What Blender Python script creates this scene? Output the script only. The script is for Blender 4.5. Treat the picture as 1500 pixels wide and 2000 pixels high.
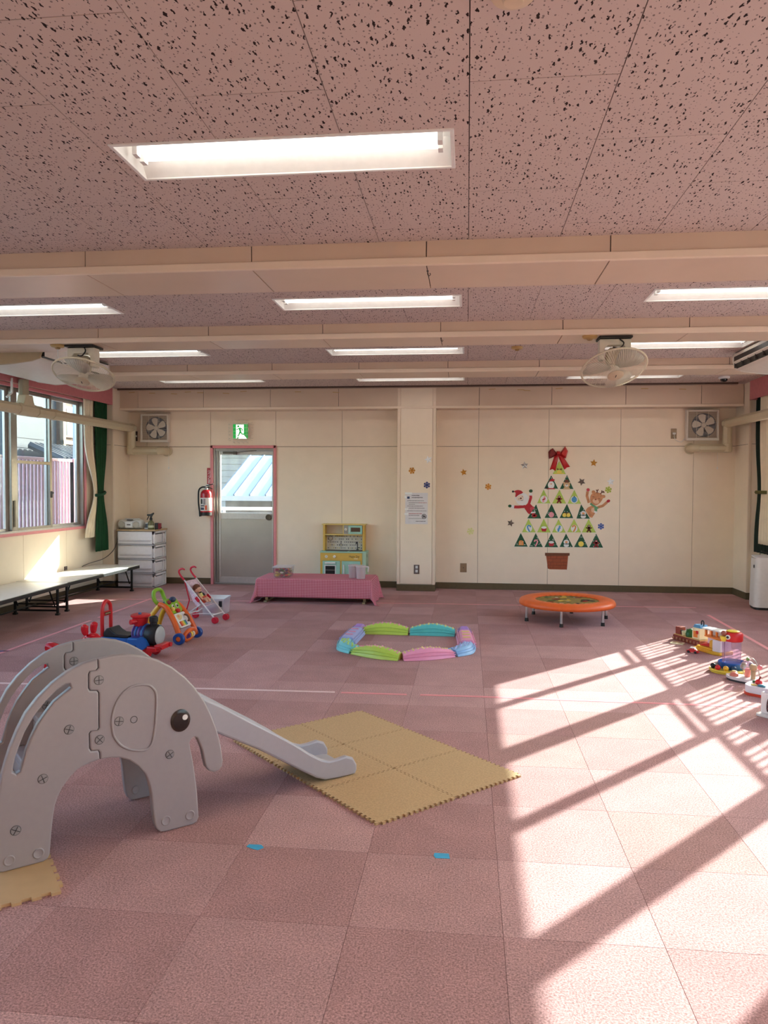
import bpy, bmesh, math, random
from mathutils import Vector, Matrix
from mathutils.geometry import tessellate_polygon
PI = math.pi
for o in list(bpy.data.objects): bpy.data.objects.remove(o)
SC = bpy.context.scene
C = SC.collection
# ---------------------------------------------------------------- camera
YAW, PIT, ROL, CAMH = .10955, .03471, .00442, 1.435
F_ = Vector((-math.sin(YAW)*math.cos(PIT), math.cos(YAW)*math.cos(PIT), -math.sin(PIT)))
R_ = Vector((math.cos(YAW), math.sin(YAW), 0)); U_ = R_.cross(F_)
R2 = R_*math.cos(ROL)+U_*math.sin(ROL); U2 = U_*math.cos(ROL)-R_*math.sin(ROL)
cam = bpy.data.objects.new('camera', bpy.data.cameras.new('camera')); C.objects.link(cam)
cam.data.sensor_fit = 'HORIZONTAL'; cam.data.sensor_width = 36; cam.data.lens = 36*1476/1500
cam.data.clip_start = .05; cam.data.clip_end = 300
cam.matrix_world = Matrix(((R2.x, U2.x, -F_.x, 0), (R2.y, U2.y, -F_.y, 0), (R2.z, U2.z, -F_.z, CAMH), (0, 0, 0, 1)))
SC.camera = cam
# ---------------------------------------------------------------- sky, sun, exposure
SUN_H = Vector((-.6652, -.7466)); SUN_T = .4603
w = bpy.data.worlds.new('sky'); SC.world = w; w.use_nodes = True
nt = w.node_tree; bg = nt.nodes['Background']
sky = nt.nodes.new('ShaderNodeTexSky'); sky.sky_type = 'NISHITA'; sky.sun_disc = False
sky.sun_elevation = math.atan(SUN_T); sky.sun_rotation = math.atan2(.6652, .7466)
sky.air_density = 1.0; sky.dust_density = 2.0; sky.ozone_density = 1.0
nt.links.new(sky.outputs[0], bg.inputs[0]); bg.inputs[1].default_value = .85
sl = bpy.data.lights.new('sun', 'SUN'); sl.energy = 14.5; sl.angle = math.radians(.45); sl.color = (1, .955, .91)
sun = bpy.data.objects.new('sun', sl); C.objects.link(sun)
sun.rotation_euler = Vector((SUN_H.x, SUN_H.y, -SUN_T)).to_track_quat('-Z', 'Y').to_euler()
sun.location = (20, 22, 15)
SC.view_settings.view_transform = 'Standard'; SC.view_settings.look = 'None'
SC.view_settings.gamma = 1; SC.view_settings.use_curve_mapping = False
SC.view_settings.exposure = 0.75
LAMP = 2.6
# ---------------------------------------------------------------- materials
def lin(c):
    return tuple(((v/255)/12.92 if v/255 <= .04045 else ((v/255+.055)/1.055)**2.4) for v in c)
MATS = {}
def mat(name, rgb, rough=.5, metal=0, var=.06, scale=25, bump=0, bscale=200, emit=0, alpha=1, spec=.5, coat=0, trans=0):
    if name in MATS: return MATS[name]
    m = bpy.data.materials.new(name); m.use_nodes = True
    n, l = m.node_tree.nodes, m.node_tree.links
    b = n['Principled BSDF']; c = lin(rgb)
    tc = n.new('ShaderNodeTexCoord'); nz = n.new('ShaderNodeTexNoise')
    nz.inputs['Scale'].default_value = scale; nz.inputs['Detail'].default_value = 4
    l.new(tc.outputs['Object'], nz.inputs['Vector'])
    rp = n.new('ShaderNodeValToRGB'); e = rp.color_ramp.elements
    e[0].position = .3; e[1].position = .7
    e[0].color = (*[v*(1-var) for v in c], 1); e[1].color = (*[min(1, v*(1+var)) for v in c], 1)
    l.new(nz.outputs['Fac'], rp.inputs[0]); l.new(rp.outputs[0], b.inputs['Base Color'])
    b.inputs['Roughness'].default_value = rough; b.inputs['Metallic'].default_value = metal
    b.inputs['Specular IOR Level'].default_value = spec
    if coat: b.inputs['Coat Weight'].default_value = coat
    if trans: b.inputs['Transmission Weight'].default_value = trans
    if alpha < 1: b.inputs['Alpha'].default_value = alpha
    if emit:
        b.inputs['Emission Color'].default_value = (*c, 1); b.inputs['Emission Strength'].default_value = emit
    if bump:
        n2 = n.new('ShaderNodeTexNoise'); n2.inputs['Scale'].default_value = bscale; n2.inputs['Detail'].default_value = 3
        l.new(tc.outputs['Object'], n2.inputs['Vector'])
        bp = n.new('ShaderNodeBump'); bp.inputs['Strength'].default_value = bump; bp.inputs['Distance'].default_value = .004
        l.new(n2.outputs['Fac'], bp.inputs['Height']); l.new(bp.outputs[0], b.inputs['Normal'])
    MATS[name] = m; return m
def P(name, rgb, rough=.35, **k): return mat(name, rgb, rough, var=k.pop('var', .03), **k)

def thin_clear(name, rgb, clear, rough=.05):
    "thin transparent sheet: see-through with a fresnel gloss and a little body colour"
    m = bpy.data.materials.new(name); m.use_nodes = True
    n, l = m.node_tree.nodes, m.node_tree.links; n.clear()
    out = n.new('ShaderNodeOutputMaterial'); tr = n.new('ShaderNodeBsdfTransparent'); tr.inputs[0].default_value = (*lin(rgb), 1)
    df = n.new('ShaderNodeMixShader'); d0 = n.new('ShaderNodeBsdfDiffuse'); d0.inputs[0].default_value = (*lin(rgb), 1); d1 = n.new('ShaderNodeBsdfTranslucent'); d1.inputs[0].default_value = (*lin(rgb), 1); l.new(d0.outputs[0], df.inputs[1]); l.new(d1.outputs[0], df.inputs[2])
    nz = n.new('ShaderNodeTexNoise'); nz.inputs['Scale'].default_value = 3
    mr = n.new('ShaderNodeMapRange'); mr.inputs[3].default_value = clear-.02; mr.inputs[4].default_value = min(1, clear+.02)
    l.new(nz.outputs['Fac'], mr.inputs[0])
    mx = n.new('ShaderNodeMixShader'); l.new(mr.outputs[0], mx.inputs[0]); l.new(df.outputs[0], mx.inputs[1]); l.new(tr.outputs[0], mx.inputs[2])
    gl = n.new('ShaderNodeBsdfGlossy'); gl.inputs['Roughness'].default_value = rough
    lw = n.new('ShaderNodeLayerWeight'); lw.inputs[0].default_value = .5
    pw = n.new('ShaderNodeMath'); pw.operation = 'POWER'; pw.inputs[1].default_value = 4; l.new(lw.outputs['Facing'], pw.inputs[0])
    fr = n.new('ShaderNodeMath'); fr.operation = 'MULTIPLY_ADD'; fr.inputs[1].default_value = .8; fr.inputs[2].default_value = .035; l.new(pw.outputs[0], fr.inputs[0])
    m2 = n.new('ShaderNodeMixShader'); l.new(fr.outputs[0], m2.inputs[0]); l.new(mx.outputs[0], m2.inputs[1]); l.new(gl.outputs[0], m2.inputs[2])
    l.new(m2.outputs[0], out.inputs[0]); MATS[name] = m; return m

def carpet(name, rgb):
    m = bpy.data.materials.new(name); m.use_nodes = True
    n, l = m.node_tree.nodes, m.node_tree.links; b = n['Principled BSDF']; c = lin(rgb)
    ge = n.new('ShaderNodeNewGeometry')
    a = n.new('ShaderNodeTexNoise'); a.inputs['Scale'].default_value = 150; a.inputs['Detail'].default_value = 3; a.inputs['Roughness'].default_value = .7
    d = n.new('ShaderNodeTexNoise'); d.inputs['Scale'].default_value = 5; d.inputs['Detail'].default_value = 3
    l.new(ge.outputs['Position'], a.inputs['Vector']); l.new(ge.outputs['Position'], d.inputs['Vector'])
    r1 = n.new('ShaderNodeValToRGB'); e = r1.color_ramp.elements; e[0].position = .33; e[1].position = .67
    e[0].color = (*[v*.55 for v in c], 1); e[1].color = (*[min(1, v*1.5) for v in c], 1)
    l.new(a.outputs['Fac'], r1.inputs[0])
    r2 = n.new('ShaderNodeValToRGB'); e = r2.color_ramp.elements; e[0].position = .35; e[1].position = .7
    e[0].color = (.93, .93, .93, 1); e[1].color = (1.05, 1.04, 1.04, 1); l.new(d.outputs['Fac'], r2.inputs[0])
    mx = n.new('ShaderNodeMix'); mx.data_type = 'RGBA'; mx.blend_type = 'MULTIPLY'; mx.inputs[0].default_value = 1
    l.new(r1.outputs[0], mx.inputs[6]); l.new(r2.outputs[0], mx.inputs[7]); l.new(mx.outputs[2], b.inputs['Base Color'])
    b.inputs['Roughness'].default_value = .95; b.inputs['Specular IOR Level'].default_value = .12
    bp = n.new('ShaderNodeBump'); bp.inputs['Strength'].default_value = .5; bp.inputs['Distance'].default_value = .003
    l.new(a.outputs['Fac'], bp.inputs['Height']); l.new(bp.outputs[0], b.inputs['Normal'])
    MATS[name] = m; return m

def fissure_board(name, rgb, dark):
    "rock-wool ceiling board: long dark fissures and small pin holes pressed into the face"
    m = bpy.data.materials.new(name); m.use_nodes = True
    n, l = m.node_tree.nodes, m.node_tree.links; b = n['Principled BSDF']
    ge = n.new('ShaderNodeNewGeometry')
    def sub(scl, warp, wsc, lo, hi, rnd):
        nz = n.new('ShaderNodeTexNoise'); nz.inputs['Scale'].default_value = wsc; nz.inputs['Detail'].default_value = 2
        l.new(ge.outputs['Position'], nz.inputs['Vector'])
        ml = n.new('ShaderNodeVectorMath'); ml.operation = 'MULTIPLY_ADD'
        ml.inputs[1].default_value = (warp, warp, 0); l.new(nz.outputs['Color'], ml.inputs[0]); l.new(ge.outputs['Position'], ml.inputs[2])
        mp = n.new('ShaderNodeMapping'); mp.inputs['Scale'].default_value = scl; l.new(ml.outputs[0], mp.inputs['Vector'])
        v = n.new('ShaderNodeTexVoronoi'); v.voronoi_dimensions = '2D'; v.inputs['Scale'].default_value = 1; v.inputs['Randomness'].default_value = rnd
        l.new(mp.outputs[0], v.inputs['Vector'])
        sp = n.new('ShaderNodeSeparateColor'); l.new(v.outputs['Color'], sp.inputs[0])
        th = n.new('ShaderNodeMapRange'); th.inputs[1].default_value = 0; th.inputs[2].default_value = 1
        th.inputs[3].default_value = lo; th.inputs[4].default_value = hi; l.new(sp.outputs[0], th.inputs[0])
        ls = n.new('ShaderNodeMath'); ls.operation = 'LESS_THAN'; l.new(v.outputs['Distance'], ls.inputs[0]); l.new(th.outputs[0], ls.inputs[1])
        return ls.outputs[0]
    f1 = sub((70, 22, 1), .018, 76, -.27, .29, 1.0)
    f2 = sub((58, 46, 1), .003, 90, -.07, .22, 1.0)
    mxm = n.new('ShaderNodeMath'); mxm.operation = 'MULTIPLY'; mxm.inputs[1].default_value = .62; l.new(f2, mxm.inputs[0])
    mm = n.new('ShaderNodeMath'); mm.operation = 'MAXIMUM'; l.new(f1, mm.inputs[0]); l.new(mxm.outputs[0], mm.inputs[1])
    mx = n.new('ShaderNodeMix'); mx.data_type = 'RGBA'; l.new(mm.outputs[0], mx.inputs[0])
    mx.inputs[6].default_value = (*lin(rgb), 1); mx.inputs[7].default_value = (*lin(dark), 1)
    l.new(mx.outputs[2], b.inputs['Base Color']); b.inputs['Roughness'].default_value = .9; b.inputs['Specular IOR Level'].default_value = .15
    MATS[name] = m; return m

def gingham(name, a, bcol, pitch):
    m = bpy.data.materials.new(name); m.use_nodes = True
    n, l = m.node_tree.nodes, m.node_tree.links; b = n['Principled BSDF']
    tc = n.new('ShaderNodeTexCoord'); sx = n.new('ShaderNodeSeparateXYZ'); l.new(tc.outputs['UV'], sx.inputs[0])
    def st(o):
        q = n.new('ShaderNodeMath'); q.operation = 'MULTIPLY'; q.inputs[1].default_value = 1/pitch; l.new(o, q.inputs[0])
        fr = n.new('ShaderNodeMath'); fr.operation = 'FRACT'; l.new(q.outputs[0], fr.inputs[0])
        g = n.new('ShaderNodeMath'); g.operation = 'GREATER_THAN'; g.inputs[1].default_value = .5; l.new(fr.outputs[0], g.inputs[0]); return g.outputs[0]
    ad = n.new('ShaderNodeMath'); l.new(st(sx.outputs[0]), ad.inputs[0]); l.new(st(sx.outputs[1]), ad.inputs[1])
    hf = n.new('ShaderNodeMath'); hf.operation = 'MULTIPLY'; hf.inputs[1].default_value = .5; l.new(ad.outputs[0], hf.inputs[0])
    mx = n.new('ShaderNodeMix'); mx.data_type = 'RGBA'; l.new(hf.outputs[0], mx.inputs[0])
    mx.inputs[6].default_value = (*lin(a), 1); mx.inputs[7].default_value = (*lin(bcol), 1)
    l.new(mx.outputs[2], b.inputs['Base Color']); b.inputs['Roughness'].default_value = .85
    MATS[name] = m; return m
# ---------------------------------------------------------------- mesh helpers
def NB(): return bmesh.new()
def face(bm, vs, mi=0):
    try:
        f = bm.faces.new(vs); f.material_index = mi; return f
    except ValueError: return None
def box(bm, x0, x1, y0, y1, z0, z1, mi=0, M=None):
    v = [Vector((x, y, z)) for x in (x0, x1) for y in (y0, y1) for z in (z0, z1)]
    if M: v = [M @ p for p in v]
    v = [bm.verts.new(p) for p in v]
    for q in ((0, 1, 3, 2), (4, 6, 7, 5), (0, 4, 5, 1), (2, 3, 7, 6), (0, 2, 6, 4), (1, 5, 7, 3)): face(bm, [v[i] for i in q], mi)
def frame_of(d):
    d = Vector(d).normalized(); a = Vector((0, 0, 1)) if abs(d.z) < .9 else Vector((1, 0, 0))
    x = a.cross(d).normalized(); return x, d.cross(x)
def tube(bm, pts, r, n=8, closed=False, mi=0, cap=True, fx=None):
    pts = [Vector(p) for p in pts]; N = len(pts); rs = r if isinstance(r, (list, tuple)) else [r]*N
    rings = []; px = None
    for i, p in enumerate(pts):
        a = pts[i-1] if (i or closed) else p; b = pts[(i+1) % N] if (i < N-1 or closed) else p
        d = (b-a).normalized()
        if px is None: px, py = frame_of(d)
        else:
            px = (px-d*px.dot(d)).normalized()
        py = d.cross(px)
        rings.append([bm.verts.new(p+(px*math.cos(2*PI*k/n)+py*math.sin(2*PI*k/n))*rs[i]) for k in range(n)])
    for i in range(N if closed else N-1):
        A, B = rings[i], rings[(i+1) % N]
        for k in range(n): face(bm, (A[k], A[(k+1) % n], B[(k+1) % n], B[k]), mi)
    if cap and not closed:
        face(bm, rings[0][::-1], mi); face(bm, rings[-1], mi)
def lathe(bm, prof, n=24, M=None, mi=0, arc=2*PI):
    "profile [(r,z)] turned about z"
    M = M or Matrix(); full = arc > 6.28; rings = []
    for r, z in prof:
        if r < 1e-6: rings.append([bm.verts.new(M @ Vector((0, 0, z)))])
        else: rings.append([bm.verts.new(M @ Vector((r*math.cos(arc*k/n), r*math.sin(arc*k/n), z))) for k in range(n if full else n+1)])
    for A, B in zip(rings, rings[1:]):
        m = max(len(A), len(B))
        for k in range(m if full else m-1):
            j = (k+1) % m
            if len(A) == 1: face(bm, (A[0], B[j], B[k]), mi)
            elif len(B) == 1: face(bm, (A[k], A[j], B[0]), mi)
            else: face(bm, (A[k], A[j], B[j], B[k]), mi)
def ball(bm, c, r, n=12, s=(1, 1, 1), mi=0):
    rx = r if isinstance(r, (int, float)) else 1
    prof = [(math.sin(PI*i/(n//2+1)), -math.cos(PI*i/(n//2+1))) for i in range(n//2+2)]
    prof[0] = (0, -1); prof[-1] = (0, 1)
    lathe(bm, prof, n, Matrix.Translation(Vector(c)) @ Matrix.Diagonal((rx*s[0], rx*s[1], rx*s[2], 1)), mi)
def plate(bm, poly, fn, t, holes=(), mi=0, mi_side=None):
    "flat polygon (with holes) of thickness t; fn(u,v,w) -> point"
    loops = [poly]+list(holes); ms = mi if mi_side is None else mi_side
    tri = tessellate_polygon([[Vector((a, b, 0)) for a, b in lp] for lp in loops])
    flat = [p for lp in loops for p in lp]
    A = [bm.verts.new(fn(a, b, 0)) for a, b in flat]; B = [bm.verts.new(fn(a, b, t)) for a, b in flat]
    for q in tri:
        face(bm, [A[i] for i in q], mi); face(bm, [B[i] for i in q[::-1]], mi)
    k = 0
    for lp in loops:
        m = len(lp)
        for i in range(m):
            j = (i+1) % m; face(bm, (A[k+i], A[k+j], B[k+j], B[k+i]), ms)
        k += m
def plate_b(bm, poly, fn, t, e, holes=(), mi=0):
    "plate() with chamfer-rounded rims of radius e"
    loops = [list(poly)]+[list(q) for q in holes]
    def area(l): return sum(l[i][0]*l[(i+1) % len(l)][1]-l[(i+1) % len(l)][0]*l[i][1] for i in range(len(l)))/2
    for k, l in enumerate(loops):
        if (area(l) < 0) != (k > 0): l.reverse()
    def inset(l, d):
        o = []; n = len(l)
        for i in range(n):
            a, b, c = Vector((*l[i-1], 0)), Vector((*l[i], 0)), Vector((*l[(i+1) % n], 0))
            u, v = (b-a).normalized(), (c-b).normalized(); nn = Vector((-u.y-v.y, u.x+v.x, 0))
            nn = nn.normalized() if nn.length > 1e-6 else Vector((-u.y, u.x, 0)); k = min(1.5, 1/max(.5, nn.dot(Vector((-u.y, u.x, 0)))))
            q = b+nn*d*k; o.append((q.x, q.y))
        return o
    lv = []
    for d, z in ((e, 0), (e*.3, e*.3), (0, e), (0, t-e), (e*.3, t-e*.3), (e, t)):
        lv.append([[bm.verts.new(fn(p[0], p[1], z)) for p in inset(l, d)] for l in loops])
    ins = [inset(l, e) for l in loops]
    tri = tessellate_polygon([[Vector((p, q, 0)) for p, q in l] for l in ins])
    F0 = [v for l in lv[0] for v in l]; F1 = [v for l in lv[-1] for v in l]
    for q in tri: face(bm, [F0[i] for i in q], mi); face(bm, [F1[i] for i in q[::-1]], mi)
    for A, B in zip(lv, lv[1:]):
        for la, lb in zip(A, B):
            for i in range(len(la)): face(bm, (la[i], la[(i+1) % len(la)], lb[(i+1) % len(la)], lb[i]), mi)
def FW(y, s=1):   # front-facing sheet on a wall at depth y: thickness grows towards the room
    return lambda a, b, t: Vector((a, y-t*s, b))
def ellipse(cx, cy, rx, ry, n=20, a0=0, rot=0):
    o = []
    for k in range(n):
        x, y = rx*math.cos(a0+2*PI*k/n), ry*math.sin(a0+2*PI*k/n)
        o.append((cx+x*math.cos(rot)-y*math.sin(rot), cy+x*math.sin(rot)+y*math.cos(rot)))
    return o
def rrect(x0, x1, y0, y1, r, n=4):
    o = []
    for cx, cy, a in ((x1-r, y1-r, 0), (x0+r, y1-r, PI/2), (x0+r, y0+r, PI), (x1-r, y0+r, 3*PI/2)):
        for k in range(n+1): o.append((cx+r*math.cos(a+PI/2*k/n), cy+r*math.sin(a+PI/2*k/n)))
    return o
def star(cx, cy, R, r, n=5, rot=PI/2):
    return [(cx+(R if k % 2 == 0 else r)*math.cos(rot+PI*k/n), cy+(R if k % 2 == 0 else r)*math.sin(rot+PI*k/n)) for k in range(2*n)]
def thick(pts, r):
    "2-d stroke outline"
    L, Rr = [], []
    for i, p in enumerate(pts):
        a = pts[max(0, i-1)]; b = pts[min(len(pts)-1, i+1)]; dx, dy = b[0]-a[0], b[1]-a[1]; q = math.hypot(dx, dy) or 1
        rr = r[i] if isinstance(r, (list, tuple)) else r
        L.append((p[0]-dy/q*rr, p[1]+dx/q*rr)); Rr.append((p[0]+dy/q*rr, p[1]-dx/q*rr))
    return L+Rr[::-1]
def spline(pts, k=4, closed=False):
    "Catmull-Rom through points of any dimension"
    P_ = [Vector(p) for p in pts]; N = len(P_); out = []
    for i in range(N if closed else N-1):
        a, b, c, d = (P_[(i-1) % N] if (closed or i) else P_[0]), P_[i], P_[(i+1) % N], (P_[(i+2) % N] if (closed or i+2 < N) else P_[-1])
        for j in range(k):
            t = j/k; out.append(.5*((2*b)+(c-a)*t+(2*a-5*b+4*c-d)*t*t+(3*b-a-3*c+d)*t**3))
    if not closed: out.append(P_[-1])
    return out
def s2(pts, k=4, closed=True): return [(p.x, p.y) for p in spline([(a, b, 0) for a, b in pts], k, closed)]
def obj(name, bm, m, parent=None, bevel=0, seg=2, smooth=0, loc=None, kind=None, label=None, sub=0, solid=0):
    me = bpy.data.meshes.new(name)
    bmesh.ops.recalc_face_normals(bm, faces=bm.faces); bm.to_mesh(me); bm.free()
    for x in (m if isinstance(m, (list, tuple)) else [m]): me.materials.append(x)
    if smooth or sub:
        for p in me.polygons: p.use_smooth = True
        if smooth: me.set_sharp_from_angle(angle=math.radians(smooth))
    o = bpy.data.objects.new(name, me); C.objects.link(o)
    if parent: o.parent = parent
    if loc: o.location = loc
    if solid: q = o.modifiers.new('s', 'SOLIDIFY'); q.thickness = solid; q.offset = 0
    if bevel: q = o.modifiers.new('b', 'BEVEL'); q.width = bevel; q.segments = seg; q.limit_method = 'ANGLE'; q.angle_limit = math.radians(35); q.harden_normals = bool(smooth)
    if sub: q = o.modifiers.new('u', 'SUBSURF'); q.levels = sub; q.render_levels = sub
    if kind: o['kind'] = kind
    if label: o['label'] = label
    return o
def thing(name, label, cat, loc=(0, 0, 0), rotz=0, group=None, rot=None):
    o = bpy.data.objects.new(name, None); C.objects.link(o); o.empty_display_size = .05
    o.location = loc; o.rotation_euler = rot or (0, 0, rotz); o['label'] = label; o['category'] = cat
    if group: o['group'] = group
    return o
def tag(o, label, cat, group=None):
    o['label'] = label; o['category'] = cat
    if group: o['group'] = group
    return o
def struct(name, bm, m, **k):
    return obj(name, bm, m, kind='structure', **k)
def sempty(name, loc=(0, 0, 0)):
    o = bpy.data.objects.new(name, None); C.objects.link(o); o.location = loc; o['kind'] = 'structure'; o.empty_display_size = .05; return o
def bxo(name, d, m, parent=None, bevel=0, **k):
    bm = NB(); box(bm, *d); return obj(name, bm, m, parent, bevel=bevel, **k)
def share(src, parent, loc=None, rot=None, name=None):
    o = src.copy(); C.objects.link(o); o.parent = parent
    if loc is not None: o.location = loc
    if rot is not None: o.rotation_euler = rot
    return o
def dup(root, loc, rotz=None, label=None):
    r = root.copy(); C.objects.link(r); r.location = loc
    if rotz is not None: r.rotation_euler = (0, 0, rotz)
    if label: r['label'] = label
    for ch in list(root.children):
        c = ch.copy(); C.objects.link(c); c.parent = r
        for g in ch.children:
            d = g.copy(); C.objects.link(d); d.parent = c
    return r
def text_mesh(name, s, size, m, parent, fn, extr=.001, vertical=False):
    cu = bpy.data.curves.new(name, 'FONT'); cu.body = s; cu.size = size; cu.extrude = extr; cu.align_x = 'CENTER'; cu.align_y = 'CENTER'
    cu.space_line = 1.0; cu.resolution_u = 3
    t = bpy.data.objects.new(name, cu); C.objects.link(t)
    bpy.context.view_layer.update()
    me = bpy.data.meshes.new_from_object(t.evaluated_get(bpy.context.evaluated_depsgraph_get()))
    bpy.data.objects.remove(t)
    for v in me.vertices: v.co = fn(v.co.x, v.co.y, v.co.z)
    me.materials.clear(); me.materials.append(m)
    o = bpy.data.objects.new(name, me); C.objects.link(o); o.parent = parent
    return o
# ================================================================= SETTING
XL, XR, YB, YF, H = -5.06, 3.71, -2.6, 10.57, 2.774
rnd = random.Random(7)
cream = mat('wall_paint', (244, 225, 203), .55, var=.02, scale=6, bump=.05, bscale=260)
cream2 = mat('trim_paint', (238, 217, 195), .4, var=.02, scale=6)
beamm = mat('beam_board', (216, 190, 168), .33, var=.025, scale=4)
dark_gap = mat('dark_gap', (70, 52, 44), .9)
skirt = mat('vinyl_skirting', (96, 82, 58), .5, var=.08)
pinkp = mat('pink_paint', (226, 140, 146), .45, var=.03)
pinkv = mat('pink_fabric', (204, 122, 126), .8, var=.05, bump=.1)
alu = mat('aluminium_frame', (158, 150, 142), .38, .75, var=.05)
alud = mat('aluminium_dark', (96, 88, 80), .45, .5, var=.08)
alub = mat('aluminium_light', (196, 190, 186), .38, .6, var=.05)
glass = thin_clear('window_glass', (238, 246, 244), .985)
steel = mat('steel', (180, 178, 176), .3, 1, var=.05)
black = P('black_plastic', (22, 21, 22), .45)
white = P('white_plastic', (232, 230, 228), .4)
ivory = P('ivory_plastic', (222, 210, 186), .45)
# ---- floor: concrete slab under loose-laid carpet tiles
fl = bxo('floor', (XL-.1, XR+.1, YB-.1, YF+.1, -.15, -.007), dark_gap, kind='structure')
tints = [carpet('carpet_a', (182, 143, 142)), carpet('carpet_b', (176, 136, 135)), carpet('carpet_c', (191, 152, 151)), carpet('carpet_d', (179, 140, 137))]
def tile_bm(bm, x0, x1, y0, y1, g=.0003, mi=0):
    c = .0006
    lo = [bm.verts.new((x, y, -.007)) for x, y in ((x0+g, y0+g), (x1-g, y0+g), (x1-g, y1-g), (x0+g, y1-g))]
    md = [bm.verts.new((x, y, -.002)) for x, y in ((x0+g, y0+g), (x1-g, y0+g), (x1-g, y1-g), (x0+g, y1-g))]
    hi = [bm.verts.new((x, y, 0)) for x, y in ((x0+g+c, y0+g+c), (x1-g-c, y0+g+c), (x1-g-c, y1-g-c), (x0+g+c, y1-g-c))]
    for a, b in ((lo, md), (md, hi)):
        for k in range(4): face(bm, (a[k], a[(k+1) % 4], b[(k+1) % 4], b[k]), mi)
    face(bm, hi, mi); face(bm, lo[::-1], mi)
full = []
for m in tints:
    bm = NB(); tile_bm(bm, 0, .5, 0, .5); full.append(m)
tile_src = {}
cells = []
for i in range(-13, 9):
    for j in range(-19, 12):
        x0, y0 = .6258+.5*i, 5.8867+.5*j
        a, b, c, d = max(x0, XL), min(x0+.5, XR), max(y0, YB), min(y0+.5, YF)
        if b-a < .01 or d-c < .01: continue
        mx, my = (a+b)/2, (c+d)/2
        v = Vector((mx, my, -CAMH)); z = v.dot(F_); vis = z > .3 and abs(v.dot(R2)/z) < .56 and abs(v.dot(U2)/z) < .74
        hsh = (i*7919+j*104729+i*j*31) % 97
        k = (0 if (i+j) % 2 else 1) if hsh < 62 else (2 if hsh < 84 else 3)
        cells.append((0 if vis else 1, (b-a)*(d-c)/max(z, .3)**2*-1, a, b, c, d, k))
cells.sort()
rest = NB(); nrest = 0
for q, (nv, _, a, b, c, d, k) in enumerate(cells):
    if q < 295:
        key = (round(b-a, 3), round(d-c, 3), k)
        if key not in tile_src:
            bm = NB(); tile_bm(bm, 0, b-a, 0, d-c); tile_src[key] = obj('carpet_tile', bm, tints[k], fl, loc=(a, c, 0))
        else: share(tile_src[key], fl, (a, c, 0))
    else: tile_bm(rest, a, b, c, d, mi=k)
obj('carpet_tile_field', rest, tints, fl, kind='stuff')
# ---- ceiling: slab, rock-wool boards in running bond, cut out round the lamps
LAMPS = [(-.74, 3.06), (-3.36, 5.53), (-.73, 5.53), (1.93, 5.50), (-3.33, 7.46), (-.72, 7.54), (1.93, 7.42), (-3.28, 9.43), (-.72, 9.47), (1.88, 9.44), (-3.36, 3.06), (1.93, 3.06), (-.74, .6), (-3.36, .6), (1.93, .6)]
LW, LD = 1.335, .325
board = fissure_board('ceiling_board', (204, 185, 178), (50, 38, 37))
slab = mat('ceiling_slab', (60, 48, 44), .9)
cl = bxo('ceiling', (XL-.15, XR+.15, YB-.1, YF+.14, 2.9, 3.05), slab, kind='structure')
def cut(rects, hx0, hx1, hy0, hy1):
    o = []
    for a, b, c, d in rects:
        if hx1 <= a or hx0 >= b or hy1 <= c or hy0 >= d: o.append((a, b, c, d)); continue
        if hy0 > c: o.append((a, b, c, hy0))
        if hy1 < d: o.append((a, b, hy1, d))
        c2, d2 = max(c, hy0), min(d, hy1)
        if hx0 > a: o.append((a, hx0, c2, d2))
        if hx1 < b: o.append((hx1, b, c2, d2))
    return o
ctile = {}
for i in range(-11, 9):
    for j in range(-6, 10):
        x0 = -.0037+.4875*i; y0 = 2.5668+.94*j+(.47 if i % 2 else 0)
        a, b, c, d = max(x0, XL)+.0016, min(x0+.4875, XR)-.0016, max(y0, YB)+.002, min(y0+.94, 10.3)-.002
        if b-a < .01 or d-c < .01: continue
        rc = [(a, b, c, d)]
        for lx, ly in LAMPS: rc = cut(rc, lx-LW/2, lx+LW/2, ly-LD/2, ly+LD/2)
        if not rc: continue
        if rc == [(a, b, c, d)]:
            key = (round(b-a, 3), round(d-c, 3))
            if key not in ctile:
                bm = NB(); box(bm, 0, b-a, 0, d-c, H, H+.012); ctile[key] = obj('ceiling_board', bm, board, cl, loc=(a, c, 0))
            else: share(ctile[key], cl, (a, c, 0))
        else:
            bm = NB()
            for r in rc: box(bm, *r, H, H+.012)
            obj('ceiling_board', bm, board, cl)
# ---- ceiling beams boxed in with painted boards
def beam(n, y0, y1, zb, x0, x1, joints, lipz, soff=True):
    r = bxo('trim_%d' % n, (x0, x1, y0+.012, y1, zb+.012, 2.9), dark_gap, kind='structure')
    xs = [x0]+[q for q in joints if x0 < q < x1]+[x1]
    for a, b in zip(xs, xs[1:]):
        bxo('beam_panel', (a+.0025, b-.0025, y0, y0+.012, lipz, H+.02), beamm, r, bevel=.002)
        bxo('soffit_panel', (a+.0025, b-.0025, y0+.012, y1, zb, zb+.012), beamm, r, bevel=.002)
    bxo('lip_moulding', (x0, x1, y0-.012, y0+.014, zb-.004, lipz), cream2, r, bevel=.004)
    bxo('back_panel', (x0, x1, y1, y1+.006, zb, H+.02), beamm, r)
    return r
J1 = [-2.195+.981*k for k in range(-4, 8)]
beam(1, 4.178, 4.672, 2.645, XL, XR, J1, 2.684)
beam(2, 6.235, 6.632, 2.655, XL, XR, [-3.165+.9795*k for k in range(-3, 8)], 2.694)
beam(3, 8.19, 8.65, 2.664, XL, XR, [-3.115+.966*k for k in range(-3, 8)], 2.70)
JW = [-4.632+.9565*k for k in range(0, 9)]
beam(4, 10.27, 10.5695, 2.487, -4.9, 3.55, JW, 2.516)
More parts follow.
